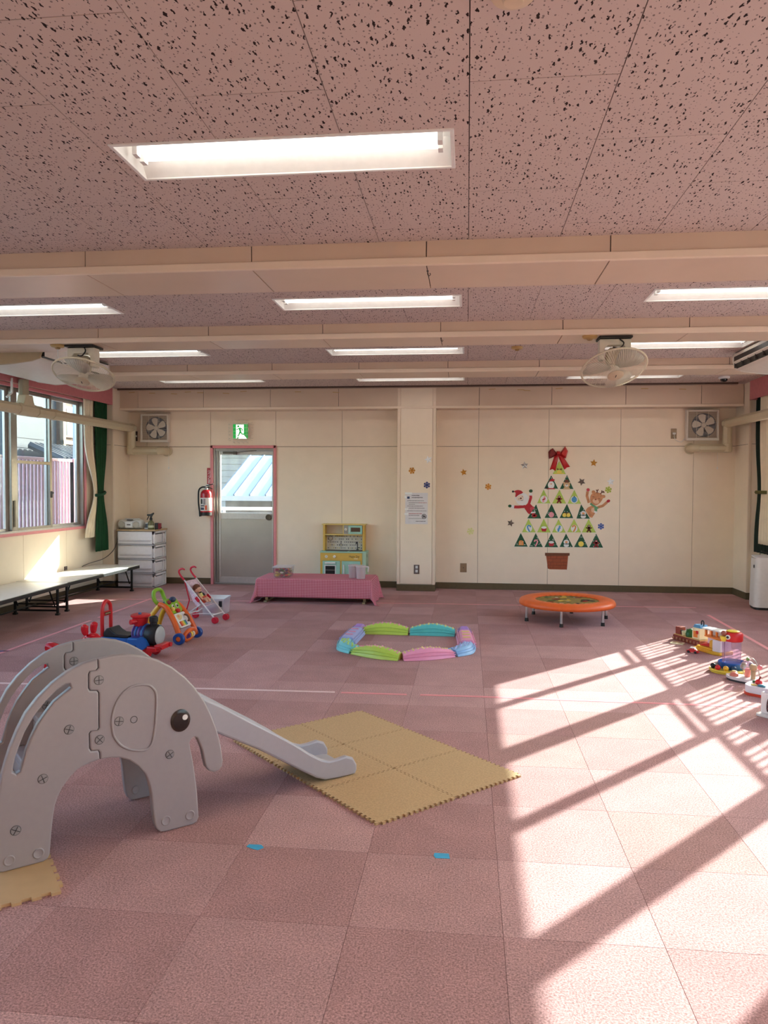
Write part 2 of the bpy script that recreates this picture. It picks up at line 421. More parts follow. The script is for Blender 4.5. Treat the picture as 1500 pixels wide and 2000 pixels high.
# ---- back wall with boards, door opening, column
DX0, DX1, DZ = -3.676, -2.712, 1.993
bm = NB()
box(bm, XL-.14, DX0, YF+.012, YF+.14, -.15, 2.95); box(bm, DX1, XR+.14, YF+.012, YF+.14, -.15, 2.95); box(bm, DX0, DX1, YF+.012, YF+.14, DZ, 2.95)
wb = struct('wall_back', bm, mat('board_backing', (120, 92, 72), .8))
xs = [-4.93]+JW+[3.6]
for a, b in zip(xs, xs[1:]):
    if -1.2 < (a+b)/2 < -.5: a2, b2 = a, b
    if not (abs(a-DX0) < .03 and abs(b-DX1) < .06):
        bxo('wall_panel', (a+.002, b-.002, YF, YF+.012, .088, 1.983), cream, wb, bevel=.0015)
    bxo('wall_panel', (a+.002, b-.002, YF, YF+.012, 1.989 if not abs(a-DX0) < .03 else DZ+.002, 2.6), cream, wb, bevel=.0015)
bm = NB()
for a, b in ((-4.9, DX0-.002), (DX1+.002, -.948), (-.43, 3.557)):
    box(bm, a, b, YF-.008, YF+.004, 0, .088)
struct('baseboard_back', bm, skirt, bevel=.002)
# column on the back wall
cp = bxo('wall_column', (-.948, -.43, 10.276, YF+.012, 0, H+.02), cream2, kind='structure')
bxo('column_panel', (-.905, -.473, 10.268, 10.277, .1, 1.985), cream, cp, bevel=.0015)
bxo('column_panel', (-.905, -.473, 10.268, 10.277, 1.991, H), cream, cp, bevel=.0015)
for a, b in ((-.95, -.909), (-.469, -.428)): bxo('corner_moulding', (a, b, 10.262, 10.285, .09, H), cream2, cp, bevel=.004)
bxo('baseboard_column', (-.952, -.426, 10.262, YF-.008, 0, .09), skirt, kind='structure', bevel=.002)
# corner piers
for nm, a, b, y0, e in (('left', XL, -4.9, 10.05, -4.9), ('right', 3.555, XR, 10.07, 3.555)):
    p = bxo('wall_pier_'+nm, (a, b, y0, YF+.012, 0, H+.02), cream, kind='structure')
    bxo('corner_moulding', ((b-.03, b+.006) if nm == 'left' else (a-.006, a+.03))+(y0-.006, y0+.03, .09, H), cream2, p, bevel=.004)
    bxo('pier_seam', ((b-.0005, b+.001) if nm == 'left' else (a-.001, a+.0005))+(y0+.03, YF, 1.984, 1.988), dark_gap, p)
    bxo('pier_seam', (a, b, y0-.001, y0+.0005, 1.984, 1.988), dark_gap, p)
    bm = NB(); box(bm, *((b-.002, b+.008) if nm == 'left' else (a-.008, a+.002)), y0-.008, YF-.008, 0, .088); box(bm, a, b, y0-.008, y0+.002, 0, .088)
    struct('baseboard_pier_'+nm, bm, skirt, bevel=.002)
# near wall behind the camera
bxo('wall_near', (XL-.14, XR+.14, YB-.14, YB, -.15, 2.95), cream, kind='structure')
# ---- side walls
MULL = [8.02-1.75*k for k in range(0, 6)]
WEND = 9.57; WY0 = MULL[-1]
def side_wall(sd):
    xi = XL if sd < 0 else XR; xo = xi+sd*.14; nm = 'left' if sd < 0 else 'right'
    X = lambda a, b: (min(a, b), max(a, b))
    bm = NB()
    box(bm, *X(xi+sd*.012, xo), YB, 10.6, -.15, .86); box(bm, *X(xi+sd*.012, xo), YB, 10.6, 2.55, 2.95)
    box(bm, *X(xi+sd*.012, xo), WEND, 10.6, .86, 2.55); box(bm, *X(xi+sd*.012, xo), YB, WY0, .86, 2.55)
    wl = struct('wall_'+nm, bm, mat('board_backing', (120, 92, 72), .8))
    js = [10.05]+[9.09-.938*k for k in range(0, 13)]+[YB]
    js = [q for q in js if q >= YB]
    for b, a in zip(js, js[1:]): bxo('wall_panel', X(xi, xi+sd*.012)+(a+.002, b-.002, .088, .862), cream, wl, bevel=.0015)
    bxo('wall_panel', X(xi, xi+sd*.012)+(WEND, 10.05, .866, 1.983), cream, wl, bevel=.0015)
    bxo('wall_panel', X(xi, xi+sd*.012)+(WEND, 10.05, 1.989, H), cream, wl, bevel=.0015)
    bxo('wall_panel', X(xi, xi+sd*.012)+(YB, WEND, 2.552, H), cream, wl)
    bxo('wall_panel', X(xi, xi+sd*.012)+(YB, WY0, .866, 2.55), cream, wl)
    bxo('baseboard_'+nm, X(xi-sd*.008, xi+sd*.004)+(YB, 10.042, 0, .088), skirt, kind='structure', bevel=.002)
    # window band
    wn = sempty('window_1' if sd < 0 else 'window_2', (xi+sd*.07, 0, .9))
    g = xi+sd*.065
    def pb(name, x0, x1, y0, y1, z0, z1, m, par=wn, **k):
        L_ = wn.location
        bm = NB(); box(bm, *X(x0-L_.x, x1-L_.x), y0, y1, z0-.9, z1-.9); return obj(name, bm, m, par, **k)
    pb('sill_trim', xi-sd*.025, xi+sd*.01, WY0, WEND+.02, .852, .884, pinkp, bevel=.004)
    pb('head_trim', xi-sd*.02, xi+sd*.01, WY0, WEND+.02, 2.52, 2.556, pinkp, bevel=.003)
    pb('jamb_trim', xi-sd*.01, xi+sd*.01, WEND-.005, WEND+.03, .87, 2.54, pinkp, bevel=.003)
    pb('frame_sill', xi+sd*.005, xi+sd*.135, WY0, WEND, .878, .905, alub, bevel=.003)
    pb('frame_head', xi+sd*.005, xi+sd*.115, WY0, WEND, 2.515, 2.545, alud, bevel=.003)
    pb('frame_jamb', xi+sd*.01, xi+sd*.115, WEND-.03, WEND, .89, 2.53, alu, bevel=.003)
    for k, y in enumerate(MULL): pb('mullion', g-sd*.042, g+sd*.042, y-.04, y+.04, .89, 2.53, alu, bevel=.004)
    pb('mullion_screw_strip', g-sd*.052, g-sd*.05, 8.005, 8.035, .95, 1.25, alud) if sd < 0 else None
    b1 = WEND-.03
    bays = [(MULL[0]+.04, b1)]+[(MULL[k+1]+.04, MULL[k]-.04) for k in range(5)]
    for k, (y0, y1) in enumerate(bays):
        mid = {0: 8.93 if sd > 0 else 8.80, 1: 7.175}.get(k, (y0+y1)/2+.02)
        for q, (a, b) in enumerate(((y0, mid+.03), (mid-.03, y1))):
            gx = g+sd*(.019 if q else -.019); st = .046
            fr = NB(); L_ = wn.location
            def bb(y_0, y_1, z_0, z_1, t=.014): box(fr, *X(gx-sd*t-L_.x, gx+sd*t-L_.x), y_0, y_1, z_0-.9, z_1-.9)
            bb(a, a+st, .905, 2.515); bb(b-st, b, .905, 2.515); bb(a+st, b-st, .905, .935); bb(a+st, b-st, 2.48, 2.515)
            hasmid = (q == 1) if sd > 0 else (q == 0)
            if hasmid: bb(a+st, b-st, 1.672, 1.708)
            sa = obj('sash', fr, alu if q == 0 else alub, wn, bevel=.002)
            for z0, z1 in (((.935, 1.672), (1.708, 2.48)) if hasmid else ((.935, 2.48),)):
                bm = NB(); box(bm, *X(gx-sd*.002-L_.x, gx+sd*.002-L_.x), a+st, b-st, z0-.9, z1-.9); obj('pane', bm, glass, sa)
            if q == 0:
                bm = NB(); box(bm, *X(gx-sd*.03-L_.x, gx-sd*.012-L_.x), b-.035, b-.012, .37, .45); ball(bm, (gx-sd*.034-L_.x, b-.023, .43), .012, 8); obj('crescent_lock', bm, alud, sa)
    # pelmet over the window
    bm = NB(); xv = xi-sd*.17
    box(bm, *X(xv-sd*.006, xv+sd*.006), YB, 10.02 if sd < 0 else 10.03, 2.535, H); box(bm, *X(xv, xi), 10.0, 10.012, 2.535, H)
    obj('pelmet', bm, pinkv, wn).location = -wn.location
    bm = NB(); tube(bm, [(xi-sd*.07, YB+.2, 2.70), (xi-sd*.07, 9.98, 2.70)], .012, 8); obj('curtain_rail', bm, alu, wn).location = -wn.location
    return wn
win_l = side_wall(-1); win_r = side_wall(1)
# ---- door
dr = sempty('door_1', (-3.19, YF, 0))
def dp(name, d, m, par=dr, **k):
    o = bxo(name, (d[0]+3.19, d[1]+3.19, d[2]-YF, d[3]-YF, d[4], d[5]), m, par, **k); return o
cas = NB()
for d in ((DX0-.002, DX0+.036, 10.548, 10.62, 0, DZ+.01), (DX1-.036, DX1+.002, 10.548, 10.62, 0, DZ+.01), (DX0, DX1, 10.548, 10.62, DZ-.03, DZ+.01)):
    box(cas, d[0]+3.19, d[1]+3.19, d[2]-YF, d[3]-YF, d[4], d[5])
obj('casing', cas, pinkp, dr, bevel=.004)
fm = NB()
for d in ((DX0+.036, DX0+.062, 10.57, 10.66, 0, DZ-.03), (DX0+.07, DX0+.098, 10.60, 10.68, 0, DZ-.03), (DX1-.052, DX1-.036, 10.57, 10.66, 0, DZ-.03), (DX0+.036, DX1-.036, 10.58, 10.68, DZ-.065, DZ-.03), (DX0+.036, DX1-.036, 10.57, 10.7, 0, .02)):
    box(fm, d[0]+3.19, d[1]+3.19, d[2]-YF, d[3]-YF, d[4], d[5])
obj('door_frame', fm, alu, dr, bevel=.003)
LX0, LX1 = DX0+.10, DX1-.054
lf = NB()
for d in ((LX0, -3.548, .02, 1.925), (-2.786, LX1, .02, 1.925), (-3.548, -2.786, 1.872, 1.925), (-3.548, -2.786, .945, 1.036), (-3.548, -2.786, .02, .105)):
    box(lf, d[0]+3.19, d[1]+3.19, .045, .085, d[2], d[3])
leaf = obj('door_leaf', lf, alub, dr, bevel=.003)
dentm = mat('dented_sheet', (176, 168, 160), .32, .55, var=.05, scale=4, bump=.35, bscale=5)
dp('kick_panel', (-3.548, -2.786, 10.622, 10.632, .105, .945), dentm, leaf)
dp('pane', (-3.548, -2.786, 10.632, 10.637, 1.036, 1.872), glass, leaf)
bm = NB(); lathe(bm, [(0, -.055), (.03, -.055), (.036, -.045), (.036, -.025), (.018, -.015), (.018, 0), (.042, 0), (.042, .012), (0, .012)], 20, Matrix.Translation((-2.835+3.19, .033, .975)) @ Matrix.Rotation(-PI/2, 4, 'X') @ Matrix.Rotation(PI, 4, 'X'))
obj('door_knob', bm, mat('knob_metal', (86, 80, 74), .25, .9), leaf, smooth=35)
bm = NB(); box(bm, -3.50+3.19, -3.33+3.19, .0, .045, 1.885, 1.915); box(bm, -3.34+3.19, -3.30+3.19, -.02, .045, 1.872, 1.918); tube(bm, [(-3.32+3.19, -.02, 1.9), (-3.10+3.19, -.035, 1.922), (-3.0+3.19, 0, 1.93)], .006, 6)
obj('door_closer', bm, alud, leaf, bevel=.002)
# ---- ceiling lamps
lampw = P('lamp_white', (238, 236, 232), .4)
tubem = mat('fluorescent_tube', (255, 252, 244), .4, emit=LAMP, var=.01)
def lamp_bm():
    pass
def ceiling_lamp(x, y, label):
    t = thing('ceiling_lamp', label, 'lamp', (x, y, H), group='recessed fluorescent lamps')
    return t
LROW = {3.06: 'before the first beam', 5.5: 'between first and second beams', 7.5: 'between second and third beams', 9.4: 'nearest the end wall', .6: 'behind the viewer'}
def lamp_label(x, y):
    row = min(LROW, key=lambda k: abs(k-y)); col = 'left' if x < -2 else ('middle' if x < 1 else 'right')
    return 'long recessed fluorescent ceiling lamp, %s one of those %s' % (col, LROW[row])
LW2, LD2 = LW/2, LD/2
l0 = None
for x, y in LAMPS:
    if l0 is None:
        l0 = ceiling_lamp(x, y, lamp_label(x, y))
        fr = NB()
        for d in ((-LW2-.012, LW2+.012, -LD2-.012, -LD2+.004), (-LW2-.012, LW2+.012, LD2-.004, LD2+.012), (-LW2-.012, -LW2+.004, -LD2, LD2), (LW2-.004, LW2+.012, -LD2, LD2)): box(fr, *d, -.006, .004)
        obj('rim', fr, lampw, l0, bevel=.002)
        tr = NB(); prof = [(-LD2+.002, 0), (-.075, .085), (.075, .085), (LD2-.002, 0)]
        for (a, za), (b, zb) in zip(prof, prof[1:]):
            v = [tr.verts.new(p) for p in ((-LW2+.002, a, za), (LW2-.002, a, za), (LW2-.002, b, zb), (-LW2+.002, b, zb))]; face(tr, v)
        for e in (-LW2+.002, LW2-.002): face(tr, [tr.verts.new((e, a, z)) for a, z in prof])
        obj('reflector', tr, lampw, l0, solid=.003)
        for s in (-.035, .035):
            bm = NB(); tube(bm, [(-LW2+.05, s, .035), (LW2-.05, s, .035)], .016, 10); tu = obj('tube', bm, tubem, l0, smooth=40)
            for e in (-LW2+.035, LW2-.055): bxo('lamp_holder', (e, e+.02, s-.02, s+.02, .01, .06), white, tu)
    else: dup(l0, (x, y, H), label=lamp_label(x, y))

# ================================================================= OUTSIDE
asph = mat('asphalt', (150, 148, 145), .9, var=.12, scale=8)
bxo('ground', (-60, 60, -60, 70, -.5, -.3), asph, kind='structure')
# ---- railings outside the windows
pinkrail = mat('pink_railing', (226, 178, 188), .5, var=.04)
def railing(x, y0, y1, pitch, label, z0=.25, zt=1.80, br=.0185):
    t = thing('railing', label, 'railing', (x, y0, -.3))
    b0 = None
    bxo('top_rail', (-.016, .016, 0, y1-y0, zt+.3-.04, zt+.3), pinkrail, t, bevel=.006)
    bxo('bottom_rail', (-.02, .02, 0, y1-y0, z0+.3, z0+.35), pinkrail, t, bevel=.006)
    for yy in [0.02+k*1.75 for k in range(int((y1-y0)/1.75)+1)]: bxo('post', (-.03, .03, yy-.02, yy+.02, .02, zt+.3-.04), pinkrail, t, bevel=.004)
    n = int((y1-y0)/pitch)
    for k in range(1, n):
        if b0 is None:
            bm = NB(); tube(bm, [(0, 0, z0+.35), (0, 0, zt+.3-.038)], br, 8); b0 = obj('bar', bm, pinkrail, t, smooth=50, loc=(0, pitch*k, 0))
        else: share(b0, t, (0, pitch*k, 0))
    return t
railing(4.035, 3.6, 10.25, .0872, 'pink painted railing of round upright bars outside the right-hand windows', br=.0105)
rl = railing(-5.75, 7.0, 10.55, .085, 'pale pink railing of upright bars outside the left-hand window')
bm = NB(); box(bm, -.035, .035, 3.50, 3.58, .02, 2.11); obj('gate_post', bm, pinkrail, rl, bevel=.006)
for z in (1.13, 1.98):
    bm = NB(); box(bm, -.01, .045, 3.52, 3.72, z, z+.1); hg = obj('hinge_plate', bm, pinkrail, rl, bevel=.003)
    for yy in (3.62, 3.68):
        for zz in (z+.03, z+.07):
            bm = NB(); lathe(bm, [(0, .006), (.012, .004), (.012, 0)], 8, Matrix.Translation((.045, yy, zz)) @ Matrix.Rotation(PI/2, 4, 'Y')); obj('bolt', bm, alud, hg)
stucco = mat('white_stucco', (206, 208, 214), .9, var=.05, bump=.3, bscale=60)
tag(bxo('garden_wall', (-5.80, -5.64, 10.62, 11.7, -.3, 3.6), stucco, bevel=.01), 'white rendered wall end outside the left window beside the pink gate', 'wall')
# neighbour's house to the left
grey_sheet = mat('grey_cladding', (60, 65, 71), .7, var=.05, scale=3)
kawara = mat('roof_tile_grey', (58, 61, 66), .45, var=.15)
timber = mat('brown_timber', (92, 68, 54), .7, var=.12)
houseglass = mat('house_window', (130, 146, 156), .15, var=.1)
nh = thing('neighbour_house', 'grey and brown neighbouring house seen through the left window', 'house', (-10, 17, -.3))
bxo('wall', (-4, .0, -1.35, .55, 0, 5.2), grey_sheet, nh)
for k in range(5): bxo('cladding_joint', (.0, .012, -1.35, .55, 1.9+k*.22, 1.912+k*.22), mat('joint_grey', (44, 48, 54), .7), nh)
bxo('timber_wall', (-3.9, .1, .55, 2.6, 0, 4.8), timber, nh)
brf = mat('brown_frame', (112, 84, 66), .6)
for z in (2.95, 4.0):
    wf = bxo('window_frame', (.1, .17, .66, 1.12, z-.06, z+.72), brf, nh, bevel=.01)
    bxo('pane', (.165, .18, .72, 1.06, z, z+.66), houseglass, wf)
for y in (.55, 1.2): bxo('corner_board', (.1, .18, y, y+.12, 0, 4.8), brf, nh)
for z in (2.72, 3.82): bxo('belt_board', (.1, .19, .55, 2.6, z, z+.1), brf, nh)
roof = NB()
v = [roof.verts.new(p) for p in ((.0, -1.5, 5.3), (.6, -1.5, 4.95), (.6, 2.8, 4.95), (.0, 2.8, 5.3))]; face(roof, v)
obj('roof', roof, kawara, nh, solid=.12)
lr = NB()
for k in range(19): tube(lr, [(.2, -.9+k*.19, 2.62), (1.0, -.9+k*.19, 2.28)], .09, 6)
obj('lower_roof_tiles', lr, kawara, nh, smooth=60, kind='stuff')
bxo('roof_edge', (.98, 1.08, -1.0, 2.7, 2.1, 2.22), timber, nh)
# distant gabled house and tree at far left
h2 = thing('gabled_house', 'brown gabled house with pale eaves at the far left of the window', 'house', (-15, 21.6, -.3))
bm = NB(); plate(bm, [(-3, 0), (3, 0), (3, 3.4), (0, 6.0), (-3, 3.4)], lambda a, b, t: Vector((t, a, b)), -5); obj('wall', bm, timber, h2)
for s in (-1, 1):
    bm = NB(); v = [bm.verts.new(p) for p in ((.5, 0, 6.3), (.5, s*3.5, 3.25), (-5.5, s*3.5, 3.25), (-5.5, 0, 6.3))]; face(bm, v); obj('roof_slope', bm, kawara, h2, solid=.22)
leafm = mat('tree_leaves', (150, 160, 110), .8, var=.3, scale=6)
tr = thing('garden_tree', 'leafy tree beyond the left window behind the grey house', 'tree', (-20, 31, -.3))
bm = NB(); tube(bm, [(0, 0, 0), (.1, 0, 2.5), (0, .1, 4.5)], [.25, .2, .1], 8); obj('trunk', bm, timber, tr)
bm = NB(); rr = random.Random(3)
for k in range(900):
    a, b = rr.uniform(0, 2*PI), math.acos(rr.uniform(-1, 1)); r = 2.6*rr.random()**.4
    p = Vector((r*math.sin(b)*math.cos(a), r*math.sin(b)*math.sin(a), 6+r*.9*math.cos(b)))
    q = [p+Vector((rr.uniform(-.25, .25), rr.uniform(-.25, .25), rr.uniform(-.25, .25))) for _ in range(3)]
    face(bm, [bm.verts.new(x) for x in q])
obj('foliage', bm, leafm, tr, kind='stuff')
# ---- shed and houses beyond the door
sheet = mat('pale_blue_roof', (146, 164, 182), .45, var=.04, scale=2)
seamm = mat('roof_seam', (62, 76, 92), .5)
sh = thing('shed', 'low shed with pale blue standing-seam roof outside the door', 'shed', (-2.4, 14, -.3))
SL = .39
bm = NB(); fnr = lambda a, b, t: Vector((a, b, 1.52+SL*b+t))
plate(bm, [(-2.32, -.08), (3.2, -.08), (3.2, 2.1), (-2.32, 2.1)], fnr, .04); rf = obj('roof', bm, sheet, sh)
for k in range(18):
    x = -2.3+k*.307; bm = NB()
    box(bm, x-.012, x+.012, 0, math.hypot(2.18, 2.18*SL), 0, .035, M=Matrix.Translation((0, -.08, 1.56-.08*SL)) @ Matrix.Rotation(math.atan(SL), 4, 'X')); obj('standing_seam', bm, seamm, rf)
bxo('fascia', (-2.34, 3.22, -.12, -.08, 1.44, 1.53), mat('shed_fascia', (170, 176, 180), .6), sh)
bxo('wall', (-2.2, 3.1, .05, 2.0, 0, 1.5), mat('weathered_board', (92, 84, 78), .85, var=.2, scale=5), sh)
pr = thing('handrail', 'white pipe handrail outside the door in front of the shed', 'handrail', (-3.6, 12.6, -.3))
bm = NB(); tube(bm, [(-1.2, 0, 1.33), (2.4, 0, 1.33)], .03, 8); obj('rail', bm, white, pr, smooth=50)
for x in (-.55, .75, 2.0):
    bm = NB(); tube(bm, [(x, 0, .02), (x, 0, 1.33)], .025, 8); obj('post', bm, white, pr, smooth=50)
b2 = thing('siding_house', 'white clapboard house with a dark window behind the shed roof', 'house', (-7.5, 25.5, -.3))
sid = mat('white_siding', (160, 156, 150), .7, var=.06)
bxo('wall', (-2, 9, .2, 4, 0, 3.6), mat('siding_shadow', (150, 146, 140), .8), b2)
for k in range(16): bxo('clapboard', (-2, 9, .14+.0*k, .22, .1+k*.215, .3+k*.215), sid, b2)
wf = bxo('window_frame', (.4, 1.75, .06, .14, 1.3, 2.9), alud, b2); bxo('pane', (.5, 1.65, .04, .06, 1.4, 2.8), mat('dark_window', (52, 66, 76), .2), wf)
bm = NB(); v = [bm.verts.new(p) for p in ((-2.3, -.4, 3.05), (9.3, -.4, 3.05), (9.3, 2.5, 4.3), (-2.3, 2.5, 4.3))]; face(bm, v); obj('roof', bm, mat('red_brown_roof', (160, 112, 98), .7, var=.15), b2, solid=.12)

# ================================================================= ELEPHANT SLIDE
EA = math.radians(42.0)
greyp = mat('grey_moulded_plastic', (160, 151, 154), .42, var=.02, scale=40, bump=.06, bscale=400)
greyl = mat('grey_plastic_chute', (172, 167, 174), .38, var=.02, scale=40)
es = thing('elephant_slide', 'grey plastic elephant-shaped toddler slide standing at the left front', 'slide', (-1.13, 3.049, 0), EA)
FRONT = [(-.396, .755), (-.335, .76), (-.272, .756), (-.207, .74), (-.154, .717), (-.1, .683), (-.045, .634), (-.003, .584), (.039, .519), (.068, .458), (.093, .391), (.108, .339), (.117, .288), (.123, .244), (.119, .221), (.104, .206), (.082, .203), (.06, .213), (.045, .233), (.038, .263), (.028, .313), (.013, .351), (.006, .367), (-.004, .373), (-.019, .367), (-.026, .351), (-.022, .323), (-.012, .273), (-.003, .209), (.005, .145), (.01, .074), (.013, .025), (.005, .008), (-.013, .001), (-.131, .001), (-.152, .004), (-.169, .021), (-.177, .044), (-.185, .109), (-.19, .171), (-.199, .219), (-.213, .259), (-.243, .299), (-.275, .329), (-.313, .348), (-.35, .356), (-.392, .358)]
SEAM = [(-.396, .755), (-.395, .72), (-.403, .712), (-.427, .71), (-.432, .7), (-.432, .646), (-.426, .635), (-.401, .631), (-.394, .622), (-.394, .482), (-.4, .475), (-.424, .476), (-.431, .468), (-.43, .409), (-.424, .398), (-.399, .395), (-.393, .386), (-.392, .358)]
REAR = [(-.392, .358), (-.43, .352), (-.46, .343), (-.477, .336), (-.504, .311), (-.53, .28), (-.548, .246), (-.559, .214), (-.566, .169), (-.572, .115), (-.576, .065), (-.579, .032), (-.587, .017), (-.602, .0115), (-.738, .0115), (-.75, .015), (-.763, .031), (-.771, .061), (-.77, .124), (-.764, .198), (-.755, .271), (-.746, .331), (-.74, .372), (-.732, .404), (-.713, .466), (-.688, .528), (-.658, .586), (-.617, .636), (-.566, .683), (-.511, .72), (-.455, .744), (-.396, .755)]
SLOT = [(-.502, .673), (-.496, .657), (-.53, .633), (-.558, .613), (-.59, .574), (-.618, .535), (-.64, .491), (-.656, .45), (-.668, .404), (-.677, .372), (-.69, .365), (-.703, .376), (-.7, .397), (-.694, .429), (-.68, .469), (-.662, .514), (-.639, .554), (-.613, .59), (-.581, .626), (-.548, .656), (-.516, .673)]
EAR = [(-.244, .63), (-.204, .625), (-.181, .608), (-.168, .579), (-.169, .506), (-.176, .428), (-.19, .377), (-.219, .36), (-.268, .372), (-.306, .394), (-.334, .432), (-.343, .466), (-.344, .517), (-.33, .566), (-.304, .604), (-.273, .625)]
BOLTS = [(-.394, .672), (-.393, .437), (-.318, .4965), (-.1125, .321), (-.506, .498), (-.601, .3285), (-.696, .157)]
HOLES = [(-.13, .047), (-.027, .044), (-.619, .049), (-.719, .05)]
fpoly = FRONT[:-1]+[(a+.0012, b) for a, b in SEAM[::-1]][:-1]
rpoly = REAR[:-1]+[(a-.0012, b) for a, b in SEAM][:-1]
boltm = mat('bolt_grey', (150, 146, 148), .4, .2); darkl = mat('seam_shadow', (70, 66, 68), .8)
PT = .035
def side_panel(y0, face_y, s):
    "s=-1: outer face towards the viewer at y0; the panel is PT thick"
    fn = lambda a, b, t: Vector((a, y0+t, b))
    bm = NB(); plate_b(bm, fpoly, fn, PT, .006); fp = obj('front_panel', bm, greyp, es, smooth=21)
    bm = NB(); plate_b(bm, rpoly, fn, PT, .006, [SLOT]); rp = obj('rear_panel', bm, greyp, es, smooth=21)
    yo = face_y; d = s
    bm = NB(); tube(bm, [(a, yo+d*.0005, b) for a, b in s2(EAR, 4)], .005, 8, closed=True); obj('ear_outline', bm, greyp, fp, smooth=60)
    bm = NB(); tube(bm, [(-.2593+.0135*math.cos(q*PI/8), yo+d*.0003, .4925+.0135*math.sin(q*PI/8)) for q in range(16)], .0012, 5, closed=True); obj('ring_mark', bm, darkl, fp)
    for k, (a, b) in enumerate(BOLTS):
        M = Matrix.Translation((a, yo, b)) @ Matrix.Rotation(PI/2 if d < 0 else -PI/2, 4, 'X')
        bm = NB(); lathe(bm, [(.0175, -.002), (.0175, .0008), (.0165, .0025), (0, .003)], 18, M)
        bo = obj('bolt_cap', bm, boltm, fp if a > -.45 else rp, smooth=40)
        bm = NB(); an = k*.7
        for q in (0, PI/2): box(bm, -.0155, .0155, -.0012, .0012, .0022, .0036, M=M @ Matrix.Rotation(an+q, 4, 'Z'))
        obj('cross_slot', bm, darkl, bo)
        bm = NB(); tube(bm, [M @ Vector((.0178*math.cos(q*PI/9), .0178*math.sin(q*PI/9), .0004)) for q in range(18)], .0009, 5, closed=True); obj('bolt_edge', bm, darkl, bo)
    for a, b in HOLES:
        M = Matrix.Translation((a, yo, b)) @ Matrix.Rotation(PI/2 if d < 0 else -PI/2, 4, 'X')
        bm = NB(); lathe(bm, [(.021, -.001), (.0195, .0025), (.0165, .003), (.0145, .0015), (.012, .0006), (0, .0003)], 18, M); obj('foot_dimple', bm, greyp, fp if a > -.45 else rp, smooth=70)
    return fp
fp = side_panel(0, 0, -1); side_panel(.39, .39, -1)
bm = NB(); M = Matrix.Translation((-.0671, -.001, .4547)) @ Matrix.Rotation(PI/2, 4, 'X') @ Matrix.Diagonal((1, 1.12, 1, 1))
lathe(bm, [(.042, -.002), (.042, .002), (.0395, .0035), (0, .0045)], 28, M); eye = obj('eye', bm, P('eye_brown', (52, 38, 34), .25), fp, smooth=40)
bm = NB(); lathe(bm, [(.0315, .0046), (.0315, .0052), (0, .0056)], 24, M @ Matrix.Translation((0, -.002, 0))); obj('iris', bm, P('eye_black', (26, 20, 20), .2), eye)
bm = NB(); lathe(bm, [(.012, .005), (.011, .0068), (0, .0072)], 16, Matrix.Translation((-.049, -.001, .4665)) @ Matrix.Rotation(PI/2, 4, 'X')); obj('eye_highlight', bm, white, eye)
# steps and platform between the panels
for (s0, s1_, z) in ((-.70, -.56, .20), (-.64, -.50, .345), (-.56, -.30, .475)):
    bm = NB(); box(bm, s0, s1_, PT, .39, z-.03, z); box(bm, s0, s0+.02, PT, .39, z-.09, z-.03); obj('step', bm, greyl, es, bevel=.006, seg=3)
# chute: two curved side walls and a bed
UP = [(-.30, .60), (-.05, .575), (.052, .52), (.14, .469), (.271, .381), (.408, .293), (.504, .227), (.592, .161), (.653, .122), (.694, .107), (.736, .107), (.788, .112), (.831, .094), (.853, .057), (.853, .03)]
LO = [(.842, .0115), (.757, .0115), (.673, .018), (.623, .038), (.553, .082), (.455, .147), (.316, .239), (.127, .346), (-.05, .43), (-.30, .44)]
prof = UP+LO
for nm, y0 in (('chute_side', .05), ('chute_side', .325)):
    bm = NB(); plate_b(bm, prof, lambda a, b, t, y0=y0: Vector((a, y0+t, b)), .028, .010); obj(nm, bm, greyl, es, smooth=21)
BED = [(-.30, .475), (-.05, .475), (.04, .44), (.14, .372), (.28, .285), (.42, .2), (.54, .122), (.62, .072), (.69, .045), (.76, .037), (.82, .035), (.846, .028)]
bm = NB(); plate(bm, BED+[(a, b-.02) for a, b in BED[::-1]], lambda a, b, t: Vector((a, .07+t, b)), .26); obj('chute_bed', bm, greyl, es, smooth=50)

# ================================================================= JIGSAW MATS
cork = mat('cork_foam', (196, 164, 122), .85, var=.13, scale=110, bump=.35, bscale=260)
cork2 = mat('plain_tan_foam', (198, 164, 122), .7, var=.05, scale=12)
def jig(L, n=14, d=.011):
    "square with square teeth along all four sides"
    p = L/(2*n); pts = []
    def side(ox, oy, ux, uy, nx, ny, start):
        for k in range(2*n):
            o = d if (k+start) % 2 else 0
            for q in (k, k+1): pts.append((ox+ux*p*q+nx*o, oy+uy*p*q+ny*o))
    side(0, 0, 1, 0, 0, -1, 0); side(L, 0, 0, 1, 1, 0, 0); side(L, L, -1, 0, 0, 1, 0); side(0, L, 0, -1, -1, 0, 0)
    out = []
    for q in pts:
        if not out or (abs(q[0]-out[-1][0])+abs(q[1]-out[-1][1])) > 1e-6: out.append(q)
    if abs(out[0][0]-out[-1][0])+abs(out[0][1]-out[-1][1]) < 1e-6: out.pop()
    return out
ML = .4475; MA = math.radians(44.3)
bm = NB(); plate(bm, jig(ML-.0165, 14, .0125), lambda a, b, t: Vector((a+.008, b+.008, t)), .0105)
mu, mv = Vector((math.cos(MA), math.sin(MA), 0)), Vector((-math.sin(MA), math.cos(MA), 0))
o0 = Vector((-.363, 3.119, 0)); m0 = None
ML_L = {(0, 0): 'nearest cork puzzle mat tile, its corner pointing at the viewer', (1, 0): 'rightmost cork puzzle mat tile, its corner in the sunlight edge', (0, 1): 'cork puzzle mat tile under the near side of the slide end', (1, 1): 'cork puzzle mat tile at the right, midway along the mat edge', (0, 2): 'leftmost cork puzzle mat tile, mostly hidden under the slide chute', (1, 2): 'farthest cork puzzle mat tile, its corner pointing at the wall'}
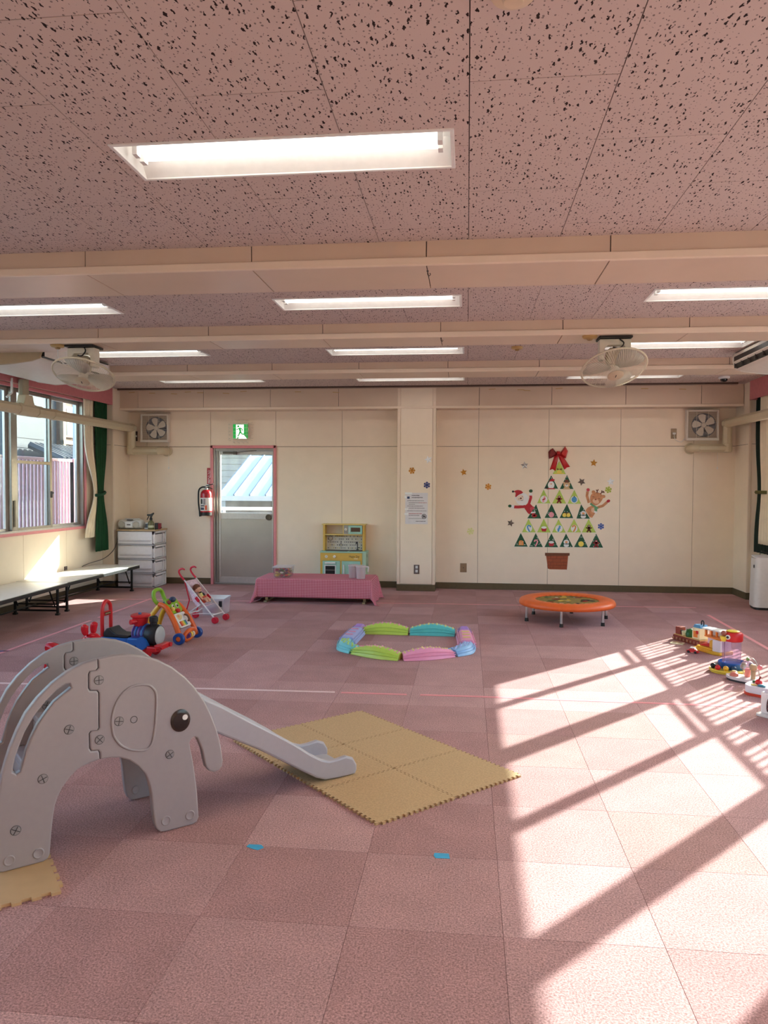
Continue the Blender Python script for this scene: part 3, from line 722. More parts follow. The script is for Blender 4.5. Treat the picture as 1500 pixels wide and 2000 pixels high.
for (i, j), lb in ML_L.items():
    loc = o0+mu*ML*i+mv*ML*j
    if m0 is None: m0 = obj('puzzle_mat', bm, cork); o = m0
    else: o = m0.copy(); C.objects.link(o)
    o.location = loc; o.rotation_euler = (0, 0, MA); tag(o, lb, 'mat', 'cork puzzle mats by the slide')
bm = NB(); plate(bm, jig(.44, 7, .014), lambda a, b, t: Vector((a, b, t)), .0105)
o = obj('puzzle_mat', bm, cork2); o.location = (-1.412-.44*math.cos(math.radians(39.2)), 2.473-.44*math.sin(math.radians(39.2)), 0); o.rotation_euler = (0, 0, math.radians(39.2))
tag(o, 'plain tan puzzle mat tile under the rear leg of the slide', 'mat')

# ================================================================= TAPE ON THE FLOOR
tapeP = mat('pink_tape', (236, 150, 158), .5, var=.05); tapeW = mat('pale_tape', (236, 206, 206), .5); tapeB = mat('blue_tape', (62, 170, 214), .6, var=.08); tapeN = mat('navy_tape', (60, 70, 150), .6)
def tape(a, b, wd, m, label, grp='marking tape on the carpet'):
    a, b = Vector((*a, 0)), Vector((*b, 0)); d = (b-a); L_ = d.length; n = Vector((-d.y, d.x, 0))/L_*wd/2
    bm = NB(); rr = random.Random(int(L_*1000)); pts = [(0, -1), (L_, -1), (L_+rr.uniform(-.01, .01), 1), (rr.uniform(-.01, .01), 1)]
    plate(bm, pts, lambda u, v, t: d/L_*u+n*v+Vector((0, 0, t)), .0012)
    o = obj('floor_tape', bm, m); o.location = a+Vector((0, 0, .0003)); return tag(o, label, 'tape', grp)
tape((-4.62, 8.99), (2.72, 9.306), .03, tapeP, 'long thin pink tape line across the carpet near the end wall')
tape((-3.93, 5.85), (-3.94, 7.55), .035, tapeP, 'pink tape line along the left of the carpet, nearer half')
tape((-3.94, 7.72), (-3.95, 9.1), .035, tapeP, 'pink tape line along the left of the carpet, farther half')
tape((-3.6, 5.06), (-.899, 5.135), .035, tapeW, 'pale worn tape line behind the elephant slide')
tape((-.86, 5.13), (-.40, 5.138), .034, tapeP, 'short pink tape strip left of the gap beyond the puzzle mat')
tape((-.312, 5.142), (.107, 5.148), .034, tapeP, 'short pink tape strip ending at the sun patch edge')
tape((.112, 5.148), (1.9, 5.13), .034, tapeP, 'long pink tape strip running through the sun patch')
tape((2.70, 8.78), (2.66, 6.3), .04, tapeP, 'pink tape line along the right side behind the toys')
def patch(c, pts, m, label):
    bm = NB(); plate(bm, pts, lambda u, v, t: Vector((u, v, t)), .0012); o = obj('floor_tape', bm, m); o.location = (c[0], c[1], .0003); tag(o, label, 'tape', 'marking tape on the carpet')
patch((-.825, 2.875), [(-.03, .02), (.02, .022), (.036, 0), (.018, -.022), (-.005, -.015), (-.035, .0)], tapeB, 'ragged blue tape scrap on the carpet, the left one')
patch((-.086, 2.892), [(-.03, .02), (.026, .021), (.031, -.018), (-.024, -.02), (-.032, -.002)], tapeB, 'square blue tape scrap on the carpet, the right one')
patch((-3.97, 6.05), [(-.03, .012), (.07, .016), (.05, -.012), (-.03, -.014)], tapeN, 'navy blue tape scrap on the carpet at the left edge')
# ================================================================= CEILING AND WALL EQUIPMENT
fanp = P('fan_cream', (208, 196, 170), .45); fanw = P('fan_white', (224, 214, 194), .4); fand = P('fan_dark', (40, 36, 32), .6)
bladeg = P('fan_blade', (190, 182, 166), .35)
def ceiling_fan(x, y, zc, tilt, roll, label, mark):
    t = thing('ceiling_fan', label, 'fan', (x, y, 2.655), group='ceiling fans on the second beam')
    bxo('mount_plate', (-.13, .13, -.1, .1, -.018, 0), fand, t, bevel=.004)
    # yoke: two arms and a cross piece
    bm = NB(); arch = [(-.125, -.02), (.125, -.02), (.125, -.19), (.085, -.19), (.085, -.10), (.06, -.07), (-.06, -.07), (-.085, -.10), (-.085, -.19), (-.125, -.19)]
    plate(bm, arch, lambda a, b, q: Vector((a, -.06+q, b)), .10); obj('yoke', bm, fanw, t, bevel=.008, seg=3, smooth=40)
    bm = NB(); lathe(bm, [(0, -.08), (.035, -.085), (.065, -.11), (.07, -.17), (.06, -.22), (0, -.22)], 18); obj('motor', bm, fanp, t, smooth=40)
    bm = NB(); tube(bm, spline([(.03, -.05, -.02), (.06, -.09, -.06), (.03, -.10, -.1), (-.02, -.07, -.09)], 4), .006, 6); obj('cable', bm, fand, t)
    # head tilted towards the viewer
    M = Matrix.Translation((0, -.01, zc-2.655)) @ Matrix.Rotation(roll, 4, 'Y') @ Matrix.Rotation(-tilt, 4, 'X')
    R = .262
    def pt(r, z, a): return M @ Vector((r*math.cos(a), r*math.sin(a), z))
    bm = NB(); tube(bm, [pt(R, 0, 2*PI*k/48) for k in range(48)], .0085, 8, closed=True); rim = obj('guard_ring', bm, fanp, t, smooth=60)
    prof = [(.06, -.072), (.12, -.07), (.18, -.058), (.225, -.036), (.25, -.015), (.262, 0)]
    bm = NB()
    for k in range(84):
        a = 2*PI*k/84; tube(bm, [pt(r, z, a+(.262-r)*1.1) for r, z in prof], .0014, 3, cap=False)
    obj('front_guard_wires', bm, fanw, rim, kind='stuff')
    back = [(.06, .07), (.15, .062), (.22, .038), (.262, 0)]
    bm = NB()
    for k in range(36):
        a = 2*PI*k/36; tube(bm, [pt(r, z, a) for r, z in back], .0016, 3, cap=False)
    obj('rear_guard_wires', bm, fanw, rim, kind='stuff')
    bm = NB(); lathe(bm, [(0, -.082), (.055, -.08), (.066, -.074), (.066, -.066), (0, -.064)], 24, M); cap = obj('guard_cap', bm, mat('fan_cap', (196, 176, 148), .5), rim, smooth=40)
    bm = NB(); box(bm, -.003, .003, -.016, .014, -.0835, -.081, M=M @ Matrix.Rotation(.15, 4, 'Z')); obj('cap_mark', bm, fand, cap)
    bm = NB(); lathe(bm, [(0, -.04), (.03, -.04), (.04, -.03), (.04, .02), (0, .03)], 18, M); hub = obj('hub', bm, fanw, t, smooth=40)
    for k in range(3):
        bm = NB(); a0 = 2*PI*k/3+.5+mark; sh = []
        for (r, w, tw) in ((.035, .03, .0), (.09, .085, .0), (.15, .125, 0), (.205, .13, 0), (.235, .10, 0), (.245, .05, 0)):
            for e in (-1, 1): sh.append((r, e*w*.85, -e*w*.16))
        vs = [bm.verts.new(M @ Vector((r*math.cos(a0)-q*math.sin(a0), r*math.sin(a0)+q*math.cos(a0), z-.005))) for r, q, z in sh]
        for i in range(0, len(vs)-2, 2): face(bm, (vs[i], vs[i+1], vs[i+3], vs[i+2]))
        obj('fan_blade', bm, bladeg, hub, solid=.003, smooth=60)
    return t
ceiling_fan(-3.38, 6.40, 2.405, math.radians(25), 0, 'cream caged oscillating ceiling fan at the left, near the air conditioner', .2)
ceiling_fan(1.185, 6.40, 2.405, math.radians(27), math.radians(-7), 'cream caged oscillating ceiling fan at the right', .75)
# call points / detectors on beam and ceiling
yel = P('aged_yellow_plastic', (186, 150, 92), .5)
def detector(x, y, z, r, label, cord=None):
    t = thing('detector', label, 'detector', (x, y, z))
    bm = NB(); lathe(bm, [(0, 0), (r, 0), (r, -.012), (r*.85, -.022), (r*.4, -.026), (0, -.026)], 24); obj('body', bm, yel, t, smooth=40)
    bm = NB(); lathe(bm, [(r*.4, -.024), (r*.36, -.036), (r*.2, -.04), (0, -.04)], 16); obj('sensor_tip', bm, mat('aged_tip', (160, 124, 74), .5), t, smooth=40)
    if cord:
        bm = NB(); tube(bm, spline(cord, 5), .004, 6); obj('cord', bm, white, t)
    return t
detector(-3.57, 6.30, 2.655, .06, 'yellowed round detector on the beam beside the left fan', [(0, 0, -.04), (.01, 0, -.12), (.06, .02, -.17), (.1, .03, -.15), (.15, .05, -.16)])
detector(.975, 6.30, 2.655, .06, 'yellowed round detector on the beam beside the right fan')
detector(.464, 7.40, H, .055, 'yellowed round detector on ceiling boards in mid room')
t = thing('smoke_detector', 'cream round detector on the ceiling at the top edge', 'detector', (.112, 2.10, H))
bm = NB(); lathe(bm, [(0, 0), (.062, 0), (.066, -.012), (.058, -.026), (.03, -.034), (0, -.036)], 28); obj('body', bm, P('detector_cream', (214, 192, 164), .5), t, smooth=40)
bm = NB(); lathe(bm, [(.03, -.033), (.026, -.042), (0, -.044)], 20); obj('sensor_tip', bm, P('detector_cream', (214, 192, 164), .5), t, smooth=40)
t = thing('security_camera', 'small dome security camera on the ceiling near the right corner', 'camera', (3.08, 9.6, H))
bm = NB(); lathe(bm, [(0, 0), (.065, 0), (.065, -.02), (.05, -.028), (0, -.028)], 20); obj('base', bm, white, t, smooth=40)
bm = NB(); lathe(bm, [(.042, -.028), (.04, -.045), (.026, -.06), (0, -.066)], 20); obj('dome', bm, P('smoked_dome', (20, 20, 24), .1), t, smooth=40)
t = thing('ceiling_rail', 'dark picture rail fixed to the ceiling along the end wall', 'rail', (-.7, 10.13, H-.0105))
bxo('track', (-4.16, 4.12, -.02, .02, -.012, .0105), mat('rail_brown', (84, 64, 54), .5, .3), t)
bxo('lower_lip', (-4.16, 4.12, -.012, .03, -.018, -.0122), mat('rail_pale', (176, 150, 132), .5), t)
# ---- ceiling-hung air conditioners
acw = P('air_conditioner_white', (222, 212, 200), .4); acc = P('air_conditioner_side', (190, 168, 132), .5)
def aircon(sd, y0, y1, label):
    x = -3.93 if sd < 0 else 2.62
    t = thing('air_conditioner', label, 'air conditioner', (x, (y0+y1)/2, H)); L2 = (y1-y0)/2
    d = sd   # body runs towards the wall: local +u = d
    prof = [(.03, 0), (.0, -.02), (.0, -.09), (.03, -.165), (.10, -.19), (.30, -.215), (.62, -.235), (.84, -.20), (.86, -.03), (.84, 0)]
    fn = lambda a, b, q: Vector((d*a, -L2+.03+q, b))
    bm = NB(); plate(bm, prof, fn, 2*L2-.06); obj('body', bm, acw, t, bevel=.006, smooth=40)
    for e in (-L2, L2-.03):
        bm = NB(); plate(bm, [(a-.004 if a < .1 else a+.004, b-.004) for a, b in prof[1:-1]]+[(.84, 0), (.03, 0)], lambda a, b, q, e=e: Vector((d*a, e+q, b)), .03); obj('end_cap', bm, acc if e < 0 else acw, t, bevel=.01, seg=3, smooth=40)
    if sd < 0:
        bxo('outlet_edge', tuple(sorted((-d*.003, d*.01)))+(-L2+.04, L2-.04, -.032, -.022), black, t)
        bxo('outlet_edge', tuple(sorted((d*.018, d*.032)))+(-L2+.04, L2-.04, -.158, -.142), black, t)
        bm = NB(); plate(bm, [(-.006, -.035), (-.006, -.09), (.02, -.14), (.03, -.14), (.01, -.09), (.01, -.035)], lambda a, b, q: Vector((d*a, -L2+.05+q, b)), 2*L2-.1); obj('outlet_flap', bm, P('flap_white', (236, 228, 222), .3), t, smooth=40)
        bxo('end_line', tuple(sorted((-d*.006, d*.03)))+(-L2+.028, -L2+.04, -.15, -.02), black, t)
    else:
        bm = NB(); plate(bm, [(-.004, -.05), (-.004, -.095), (.03, -.172), (.05, -.172), (.02, -.095), (.02, -.05)], lambda a, b, q: Vector((d*a, -L2+.05+q, b)), 2*L2-.1); obj('outlet_slot', bm, black, t)
        bm = NB(); plate(bm, [(-.012, -.098), (.012, -.118), (.012, -.123), (-.012, -.104)], lambda a, b, q: Vector((d*a, -L2+.06+q, b)), 2*L2-.12); obj('louvre', bm, acw, t)
        for k in range(7): bxo('vane', tuple(sorted((-d*.002, d*.02)))+(-L2+.12+k*.18, -L2+.126+k*.18, -.16, -.06), P('vane_dark', (70, 66, 62), .5), t)
        bm = NB(); plate(bm, [(.02, -.168), (.05, -.186), (.055, -.178), (.03, -.162)], lambda a, b, q: Vector((d*a, -L2+.04+q, b)), 2*L2-.08); obj('lower_lip', bm, acw, t)
    return t
aircon(-1, 6.66, 8.0, 'cream ceiling-hung air conditioner at the left above the window')
aircon(1, 6.66, 7.92, 'white ceiling-hung air conditioner with dark outlet slots at the right')
# ---- pipe covers along the side walls, turning down onto the end wall
ductm = P('duct_beige', (206, 190, 160), .45, var=.02)
def hexring(c, dx, dz_axis, w, h): pass
def duct(sd, label):
    x = -4.80 if sd < 0 else 3.40; zc = 2.245 if sd < 0 else 2.275
    t = thing('pipe_cover', label, 'pipe', (x, 10.42, zc))
    def prof_run(a, b, w, h, up, mi=None):
        "octagonal trunking from a to b"
        a, b = Vector(a), Vector(b); d = (b-a).normalized(); up = Vector(up); s = d.cross(up).normalized(); c = .3
        bm = NB(); q = [(-w, -h*(1-2*c)), (-w, h*(1-2*c)), (-w*(1-2*c), h), (w*(1-2*c), h), (w, h*(1-2*c)), (w, -h*(1-2*c)), (w*(1-2*c), -h), (-w*(1-2*c), -h)]
        A = [bm.verts.new(a+s*u+up*v) for u, v in q]; B = [bm.verts.new(b+s*u+up*v) for u, v in q]
        for k in range(8): face(bm, (A[k], A[(k+1) % 8], B[(k+1) % 8], B[k]))
        face(bm, A[::-1]); face(bm, B); return bm
    Yn = -9.0
    obj('trunking', prof_run((0, -.05, 0), (0, Yn, 0), .055, .055, (0, 0, 1)), ductm, t)
    for yy in ((-2.38, -2.06) if sd < 0 else (-1.62,)):
        obj('joint_sleeve', prof_run((0, yy-.05, 0), (0, yy+.05, 0), .062, .062, (0, 0, 1)), ductm, t, bevel=.003)
    obj('elbow', prof_run((0, .04, 0), (0, -.06, 0), .063, .063, (0, 0, 1)), ductm, t, bevel=.006)
    e = .02 if sd < 0 else .07
    ex = .06 if sd < 0 else .06
    obj('drop_pipe', prof_run((sd*-.0+(-.0), 0, .03), (0, 0, -.33), .055, .055, (0, 1, 0)), ductm, t, bevel=.004)
    obj('elbow', prof_run((0, 0, -.25), (0, 0, -.385), .062, .06, (0, 1, 0)), ductm, t, bevel=.02)
    run = .40 if sd < 0 else -.36
    obj('wall_pipe', prof_run((0, 0, -.325), (run, 0, -.325), .055, .055, (0, 0, 1)), ductm, t, bevel=.004)
    bm = NB(); tube(bm, spline([(run-.02*(1 if run > 0 else -1), 0, -.325), (run+.05*(1 if run > 0 else -1), .02, -.325), (run+.07*(1 if run > 0 else -1), .09, -.325), (run+.07*(1 if run > 0 else -1), .145, -.325)], 4), .056, 14); obj('wall_elbow', bm, ductm, t, smooth=50)
    bm = NB(); lathe(bm, [(0, 0), (.075, 0), (.075, .012), (.06, .02), (0, .02)], 18, Matrix.Translation((run+.07*(1 if run > 0 else -1), .148, -.325)) @ Matrix.Rotation(PI/2, 4, 'X')); obj('wall_flange', bm, ductm, t, smooth=40)
    if sd < 0:   # branch fitting hung from the ceiling
        obj('branch_sleeve', prof_run((0, -2.45, 0), (0, -2.78, 0), .068, .066, (0, 0, 1)), ductm, t, bevel=.006)
        bm = NB(); plate(bm, [(-2.74, .03), (-2.49, .03), (-2.53, .09), (-2.55, .16), (-2.68, .16), (-2.70, .09)], lambda a, b, q: Vector((-.05+q, a, b)), .10); obj('branch', bm, ductm, t, bevel=.01, smooth=40)
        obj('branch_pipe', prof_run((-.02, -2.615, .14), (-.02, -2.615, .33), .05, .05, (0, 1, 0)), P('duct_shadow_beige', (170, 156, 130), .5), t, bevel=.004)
        bm = NB(); tube(bm, [(-.07, -2.75, .33), (-.07, -2.75, .17), (-.10, -2.80, .12)], .012, 6); obj('conduit', bm, white, t)
    return t
duct(-1, 'beige pipe cover running along the left wall above the window')
duct(1, 'beige pipe cover running along the right wall beside the curtain')
# ---- wall ventilators
def ventilator(x0, z0, label):
    w, h = .418, .405
    t = thing('ventilation_fan', label, 'ventilator', (x0+w/2, YF, z0+h/2), group='wall ventilation fans')
    vw = P('ventilator_white', (226, 216, 204), .45); vg = P('ventilator_grey', (170, 150, 130), .5); vb = P('ventilator_back', (96, 104, 124), .6)
    bm = NB(); a, b = w/2, h/2; k = .024
    for d in ((-a, -a+k, -b, b), (a-k, a, -b, b), (-a+k, a-k, b-k, b), (-a+k, a-k, -b, -b+k)): box(bm, d[0], d[1], -.085, 0, d[2], d[3])
    obj('frame', bm, vw, t, bevel=.005)
    bxo('bottom_lip', (-a, a, -.095, -.0851, -b-.004, -b+.03), vw, t, bevel=.003)
    R = .155; hole = ellipse(.02, 0, R, R, 28)
    bm = NB(); plate(bm, [(-a+k, -b+k), (a-k, -b+k), (a-k, b-k), (-a+k, b-k)], lambda u, v, q: Vector((u, -.05-q, v)), .006, [hole]); obj('baffle', bm, vg, t)
    bm = NB(); tube(bm, [(u, -.057, v) for u, v in hole], .003, 6, closed=True); obj('orifice_ring', bm, P('orifice_dark', (60, 62, 78), .5), t)
    for q in range(9):
        z = -.15+q*.0375
        bm = NB(); box(bm, -.14, .18, -.03, -.004, z-.001, z+.001, M=Matrix.Translation((0, 0, 0))); bmesh.ops.rotate(bm, verts=bm.verts, cent=(0, -.017, z), matrix=Matrix.Rotation(.7, 3, 'X')); obj('shutter_slat', bm, P('slat_pale', (150, 156, 172), .5) if q % 2 else vb, t)
    bxo('shutter_back', (-.15, .19, -.003, 0, -.165, .165), vb, t)
    bm = NB(); lathe(bm, [(0, 0), (.032, 0), (.036, .01), (.03, .022), (0, .026)], 18, Matrix.Translation((.02, -.046, 0)) @ Matrix.Rotation(PI/2, 4, 'X')); hub = obj('hub', bm, vw, t, smooth=40)
    for q in range(5):
        an = 2*PI*q/5+PI/2+.1; bm = NB()
        pl = [(.03, -.016), (.03, .016), (.08, .05), (.125, .062), (.145, .04), (.148, 0), (.13, -.035), (.08, -.03)]
        vs = [bm.verts.new((.02+u*math.cos(an)-v*math.sin(an), -.055+v*.12, u*math.sin(an)+v*math.cos(an))) for u, v in pl]; face(bm, vs)
        obj('fan_blade', bm, vw, hub, solid=.003)
    bm = NB()
    for q in range(26):
        z = -b+k+(q+.5)*(h-2*k)/26; box(bm, -a+k, a-k, -.083, -.080, z-.0012, z+.0012)
    for u in (-.08, .07): box(bm, u-.002, u+.002, -.086, -.083, -b+k, b-k)
    obj('guard_wires', bm, vw, t, kind='stuff')
    bm = NB(); tube(bm, [(.202, -.06, -b), (.203, -.06, -b-.36)], .0016, 4); co = obj('pull_cord', bm, white, t)
    bm = NB(); lathe(bm, [(0, 0), (.008, -.004), (.007, -.03), (0, -.032)], 8, Matrix.Translation((.203, -.06, -b-.355))); obj('cord_pull', bm, white, co)
    return t
ventilator(-4.695, 2.05, 'square white wall ventilation fan at the left end of the wall')
ventilator(2.898, 2.06, 'square white wall ventilation fan at the right end of the wall')
# ---- outlets and switches
platem = mat('outlet_metal', (150, 130, 108), .4, .6); brown = P('brown_plate', (96, 78, 66), .5)
def outlet(x, z, y, w, h, m, label, kind):
    t = thing('wall_outlet', label, 'outlet', (x, y, z))
    bxo('cover_plate', (-w/2, w/2, -.007, 0, -h/2, h/2), m, t, bevel=.002)
    if kind == 2:
        for q in (.25*h, -.18*h):
            s = bxo('socket', (-.016, .016, -.010, -.007, q-.018, q+.018), white, t, bevel=.002)
            bxo('slot_pair', (-.008, -.005, -.0105, -.0099, q-.006, q+.006), black, s); bxo('slot_pair', (.005, .008, -.0105, -.0099, q-.006, q+.006), black, s)
    elif kind == 1:
        bm = NB(); lathe(bm, [(0, 0), (.006, 0), (.006, .004), (0, .005)], 10, Matrix.Translation((0, -.007, 0)) @ Matrix.Rotation(PI/2, 4, 'X')); obj('screw', bm, black, t)
    else:
        pl = bxo('plug', (-.02, .02, -.04, -.007, -.012, .014), white, t, bevel=.005)
        bm = NB(); tube(bm, spline([(0, -.03, -.01), (0, -.03, -.05), (.03, -.02, -.09), (.10, -.012, -.11), (.145, -.012, -.06)], 4) if kind == 3 else [(0, -.03, -.01), (0, -.03, -.05)], .004, 6); obj('cable', bm, white, pl)
    return t
outlet(-.678, .297, 10.268, .075, .125, P('outlet_grey', (104, 86, 82), .5), 'grey double outlet low on the column', 2)
outlet(-.045, .297, YF, .09, .125, platem, 'blank brass-coloured wall plate low on the wall beside the column', 1)
outlet(2.756, 2.153, YF, .075, .135, platem, 'wall outlet with white plug left of the right ventilator', 3)
outlet(-4.80, 2.139, YF, .055, .14, brown, 'brown wall outlet behind the pipe left of the ventilator', 4)
t = outlet(0, 0, 0, .07, .05, P('outlet_grey', (104, 86, 82), .5), 'small grey outlet low on the left wall above the table', 1); t.location = (XL, 9.06, .37); t.rotation_euler = (0, 0, PI/2)
# ---- exit sign with wire guard
eg = P('exit_green', (22, 150, 62), .4, emit=.5); ew = P('exit_white', (245, 250, 245), .4, emit=.9)
t = thing('exit_sign', 'green running-man exit sign in a wire guard above the door', 'sign', (-3.22, YF, 2.20))
bxo('housing', (-.113, .113, -.06, 0, -.108, .122), P('sign_housing', (226, 214, 196), .5), t, bevel=.004)
panel = bxo('sign_face', (-.108, .108, -.064, -.06, -.105, .105), eg, t)
sf = lambda a, b, q: Vector((a, -.0642-q, b))
bm = NB(); plate(bm, [(-.062, -.105), (-.062, .095), (.052, .095), (.052, -.052), (.098, -.105)], sf, .0008); door = obj('doorway', bm, ew, panel)
sf2 = lambda a, b, q: Vector((a, -.0652-q, b))
for nm, pl in (('head', ellipse(-.028, .072, .0145, .0145, 14)), ('torso', thick([(-.014, .048), (-.002, .02), (.002, -.005)], [.012, .014, .013])), ('arm', thick([(-.016, .044), (-.042, .026), (-.058, .034)], .006)), ('arm', thick([(-.008, .046), (.022, .036), (.036, .012)], .0065)), ('leg', thick([(.0, -.004), (.022, -.034), (.062, -.04)], [.011, .0085, .007])), ('leg', thick([(-.002, -.006), (-.016, -.04), (-.034, -.072)], [.011, .0085, .007])), ('shadow', [(-.058, -.105), (-.034, -.078), (-.02, -.09), (-.03, -.105)])):
    bm = NB(); plate(bm, pl, sf2, .0008); obj(nm, bm, eg, door)
bm = NB(); yg = -.105
for u in (-.16, -.095, -.03, .035, .10, .16): tube(bm, [(u, -.0, .165 if abs(u) < .15 else .13), (u, yg, .155 if abs(u) < .15 else .12), (u, yg, -.155 if abs(u) < .15 else -.12), (u, 0, -.165 if abs(u) < .15 else -.13)], .0022, 5)
for z in (-.15, -.10, -.05, 0, .05, .10, .15): tube(bm, [(-.17 if abs(z) < .14 else -.10, 0, z), (-.16 if abs(z) < .14 else -.10, yg, z), (.16 if abs(z) < .14 else .10, yg, z), (.17 if abs(z) < .14 else .10, 0, z)], .0022, 5)
obj('wire_guard', bm, P('guard_wire', (232, 220, 204), .4), t)
# ---- fire extinguisher and its sign
red = P('extinguisher_red', (170, 24, 36), .25, coat=.3)
t = thing('fire_extinguisher', 'red fire extinguisher with black hose hanging left of the door', 'extinguisher', (-3.715, 10.475, .995))
bm = NB(); lathe(bm, [(0, 0), (.078, 0), (.08, .01), (.08, .30), (.074, .335), (.05, .365), (.02, .375), (0, .375)], 26); cyl = obj('cylinder', bm, red, t, smooth=40)
bm = NB(); lathe(bm, [(.0805, .07), (.0815, .072), (.0815, .255), (.0805, .257)], 26); lb = obj('label_wrap', bm, P('label_white', (232, 224, 218), .5), cyl, smooth=40)
for nm, a0, a1, z0, z1, m in (('print_block', -2.3, -1.9, .17, .24, black), ('print_block', -1.75, -1.35, .16, .245, P('print_grey', (150, 140, 140), .5)), ('print_block', -2.35, -1.5, .135, .15, black), ('print_block', -1.45, -1.1, .085, .15, P('print_orange', (226, 96, 60), .5)), ('print_block', -2.4, -1.6, .085, .12, P('print_navy', (70, 74, 96), .5))):
    bm = NB(); n = 6; r = .0822
    for k in range(n):
        a, b = a0+(a1-a0)*k/n, a0+(a1-a0)*(k+1)/n
        face(bm, [bm.verts.new((r*math.cos(q), r*math.sin(q), z)) for q, z in ((a, z0), (b, z0), (b, z1), (a, z1))])
    obj(nm, bm, m, lb)
bm = NB(); lathe(bm, [(.0802, .002), (.0825, .004), (.0825, .05), (.0802, .052)], 26); obj('base_band', bm, black, cyl, smooth=40)
bm = NB(); lathe(bm, [(.0, .37), (.022, .37), (.022, .40), (.015, .41), (.015, .43), (0, .43)], 14); obj('valve', bm, steel, t, smooth=40)
bm = NB(); tube(bm, [(-.01, 0, .42), (.03, -.01, .435), (.115, -.02, .455)], [.009, .008, .006], 8); tube(bm, [(0, 0, .405), (.04, -.01, .405), (.105, -.02, .385)], [.009, .008, .006], 8); obj('lever', bm, black, t, smooth=50)
bm = NB(); tube(bm, spline([(-.01, -.01, .41), (-.06, -.015, .405), (-.10, -.02, .36), (-.105, -.025, .22), (-.095, -.03, .12), (-.085, -.03, .05)], 5), .011, 8); obj('hose', bm, black, t, smooth=60)
bm = NB(); tube(bm, [(-.085, -.03, .055), (-.08, -.03, .02), (-.075, -.03, -.01)], [.013, .016, .019], 8); obj('nozzle', bm, black, t, smooth=60)
bm = NB(); box(bm, -.02, .02, .079, .095, .36, .45); box(bm, -.02, .02, .02, .095, .418, .424); obj('wall_hook', bm, steel, t)
t = thing('extinguisher_sign', 'small red vertical sign with white characters above the extinguisher', 'sign', (-3.687, YF, 1.56))
bd = bxo('sign_board', (-.045, .045, -.006, 0, -.12, .12), P('sign_red', (178, 30, 44), .45), t, bevel=.001)
wsg = P('sign_white', (240, 232, 228), .5)
try:
    for k, ch in enumerate('消火器'): text_mesh('character', ch, .07, wsg, bd, lambda x, y, z, k=k: Vector((x, -.0062-z, y+.055-k*.066)))
except Exception as ex: print('text failed', ex)
bm = NB(); tube(bm, [(.028+.009*math.cos(q*PI/8), -.0065, .103+.009*math.sin(q*PI/8)) for q in range(16)], .002, 5, closed=True); obj('round_mark', bm, wsg, bd)
# ---- notice on the column
t = thing('notice_sheet', 'white printed notice sheet taped to the column', 'notice', (-.685, 10.268, 1.128))
paper = P('paper_white', (226, 220, 222), .7); ink = P('ink_dark', (84, 74, 78), .7); inkr = P('ink_red', (176, 66, 62), .7); tapec = P('clear_tape', (244, 242, 240), .3)
pg = bxo('sheet', (-.153, .153, -.0012, 0, -.213, .213), paper, t)
rr = random.Random(5)
def line(x0, x1, z, m=ink, hgt=.007):
    x = x0
    while x < x1:
        wd = rr.uniform(.004, .009); bxo_m = NB(); box(bxo_m, x, min(x+wd, x1), -.0017, -.0012, z-hgt/2*rr.uniform(.5, 1), z+hgt/2); yield bxo_m; x += wd+rr.uniform(.0015, .003)
def para(name, lines):
    bm = NB()
    for x0, x1, z, h, mi in lines:
        x = x0
        while x < x1:
            wd = rr.uniform(.004, .008); box(bm, x, min(x+wd, x1), -.0017, -.0012, z-h/2*rr.uniform(.55, 1), z+h/2, mi); x += wd+rr.uniform(.0015, .003)
    obj(name, bm, [ink, inkr], pg, kind='stuff')
para('printed_heading', [(-.065, .04, .176, .013, 0), (-.065, .085, .148, .013, 0)])
para('printed_text', [(-.125, .10, .105, .008, 0), (-.105, .03, .078, .008, 0), (.03, .14, .078, .008, 1), (-.105, -.02, .056, .007, 0), (-.125, .09, .032, .008, 0), (-.105, .11, .004, .008, 0), (-.125, .135, -.033, .007, 0), (-.105, .075, -.072, .009, 1), (-.105, .04, -.095, .008, 0), (-.105, .09, -.138, .006, 0), (-.01, .125, -.175, .010, 0)])
bm = NB(); box(bm, -.128, -.094, -.0019, -.0012, .132, .162); obj('navy_icon', bm, P('ink_navy', (44, 58, 98), .6), pg)
bm = NB(); tube(bm, [(.105+.03*math.cos(q*PI/12), -.0018, -.108+.03*math.sin(q*PI/12)) for q in range(24)], .0035, 5, closed=True); tube(bm, [(.085, -.0018, -.09), (.126, -.0018, -.127)], .003, 5); obj('no_photo_ring', bm, black, pg)
bm = NB(); plate(bm, [(.088, -.122), (.122, -.122), (.122, -.098), (.111, -.098), (.108, -.092), (.1, -.092), (.097, -.098), (.088, -.098)], lambda a, b, q: Vector((a, -.0012-q, b)), .0006, [ellipse(.105, -.11, .007, .007, 12)]); obj('camera_symbol', bm, black, pg)
for nm, (a, b, c, d) in (('tape_piece', (-.16, -.06, .195, .218)), ('tape_piece', (-.165, -.135, .14, .172)), ('tape_piece', (-.16, -.115, -.02, -.0)), ('tape_piece', (-.165, -.11, -.088, -.062))): bxo(nm, (a, b, -.0022, -.0018, c, d), tapec, t)
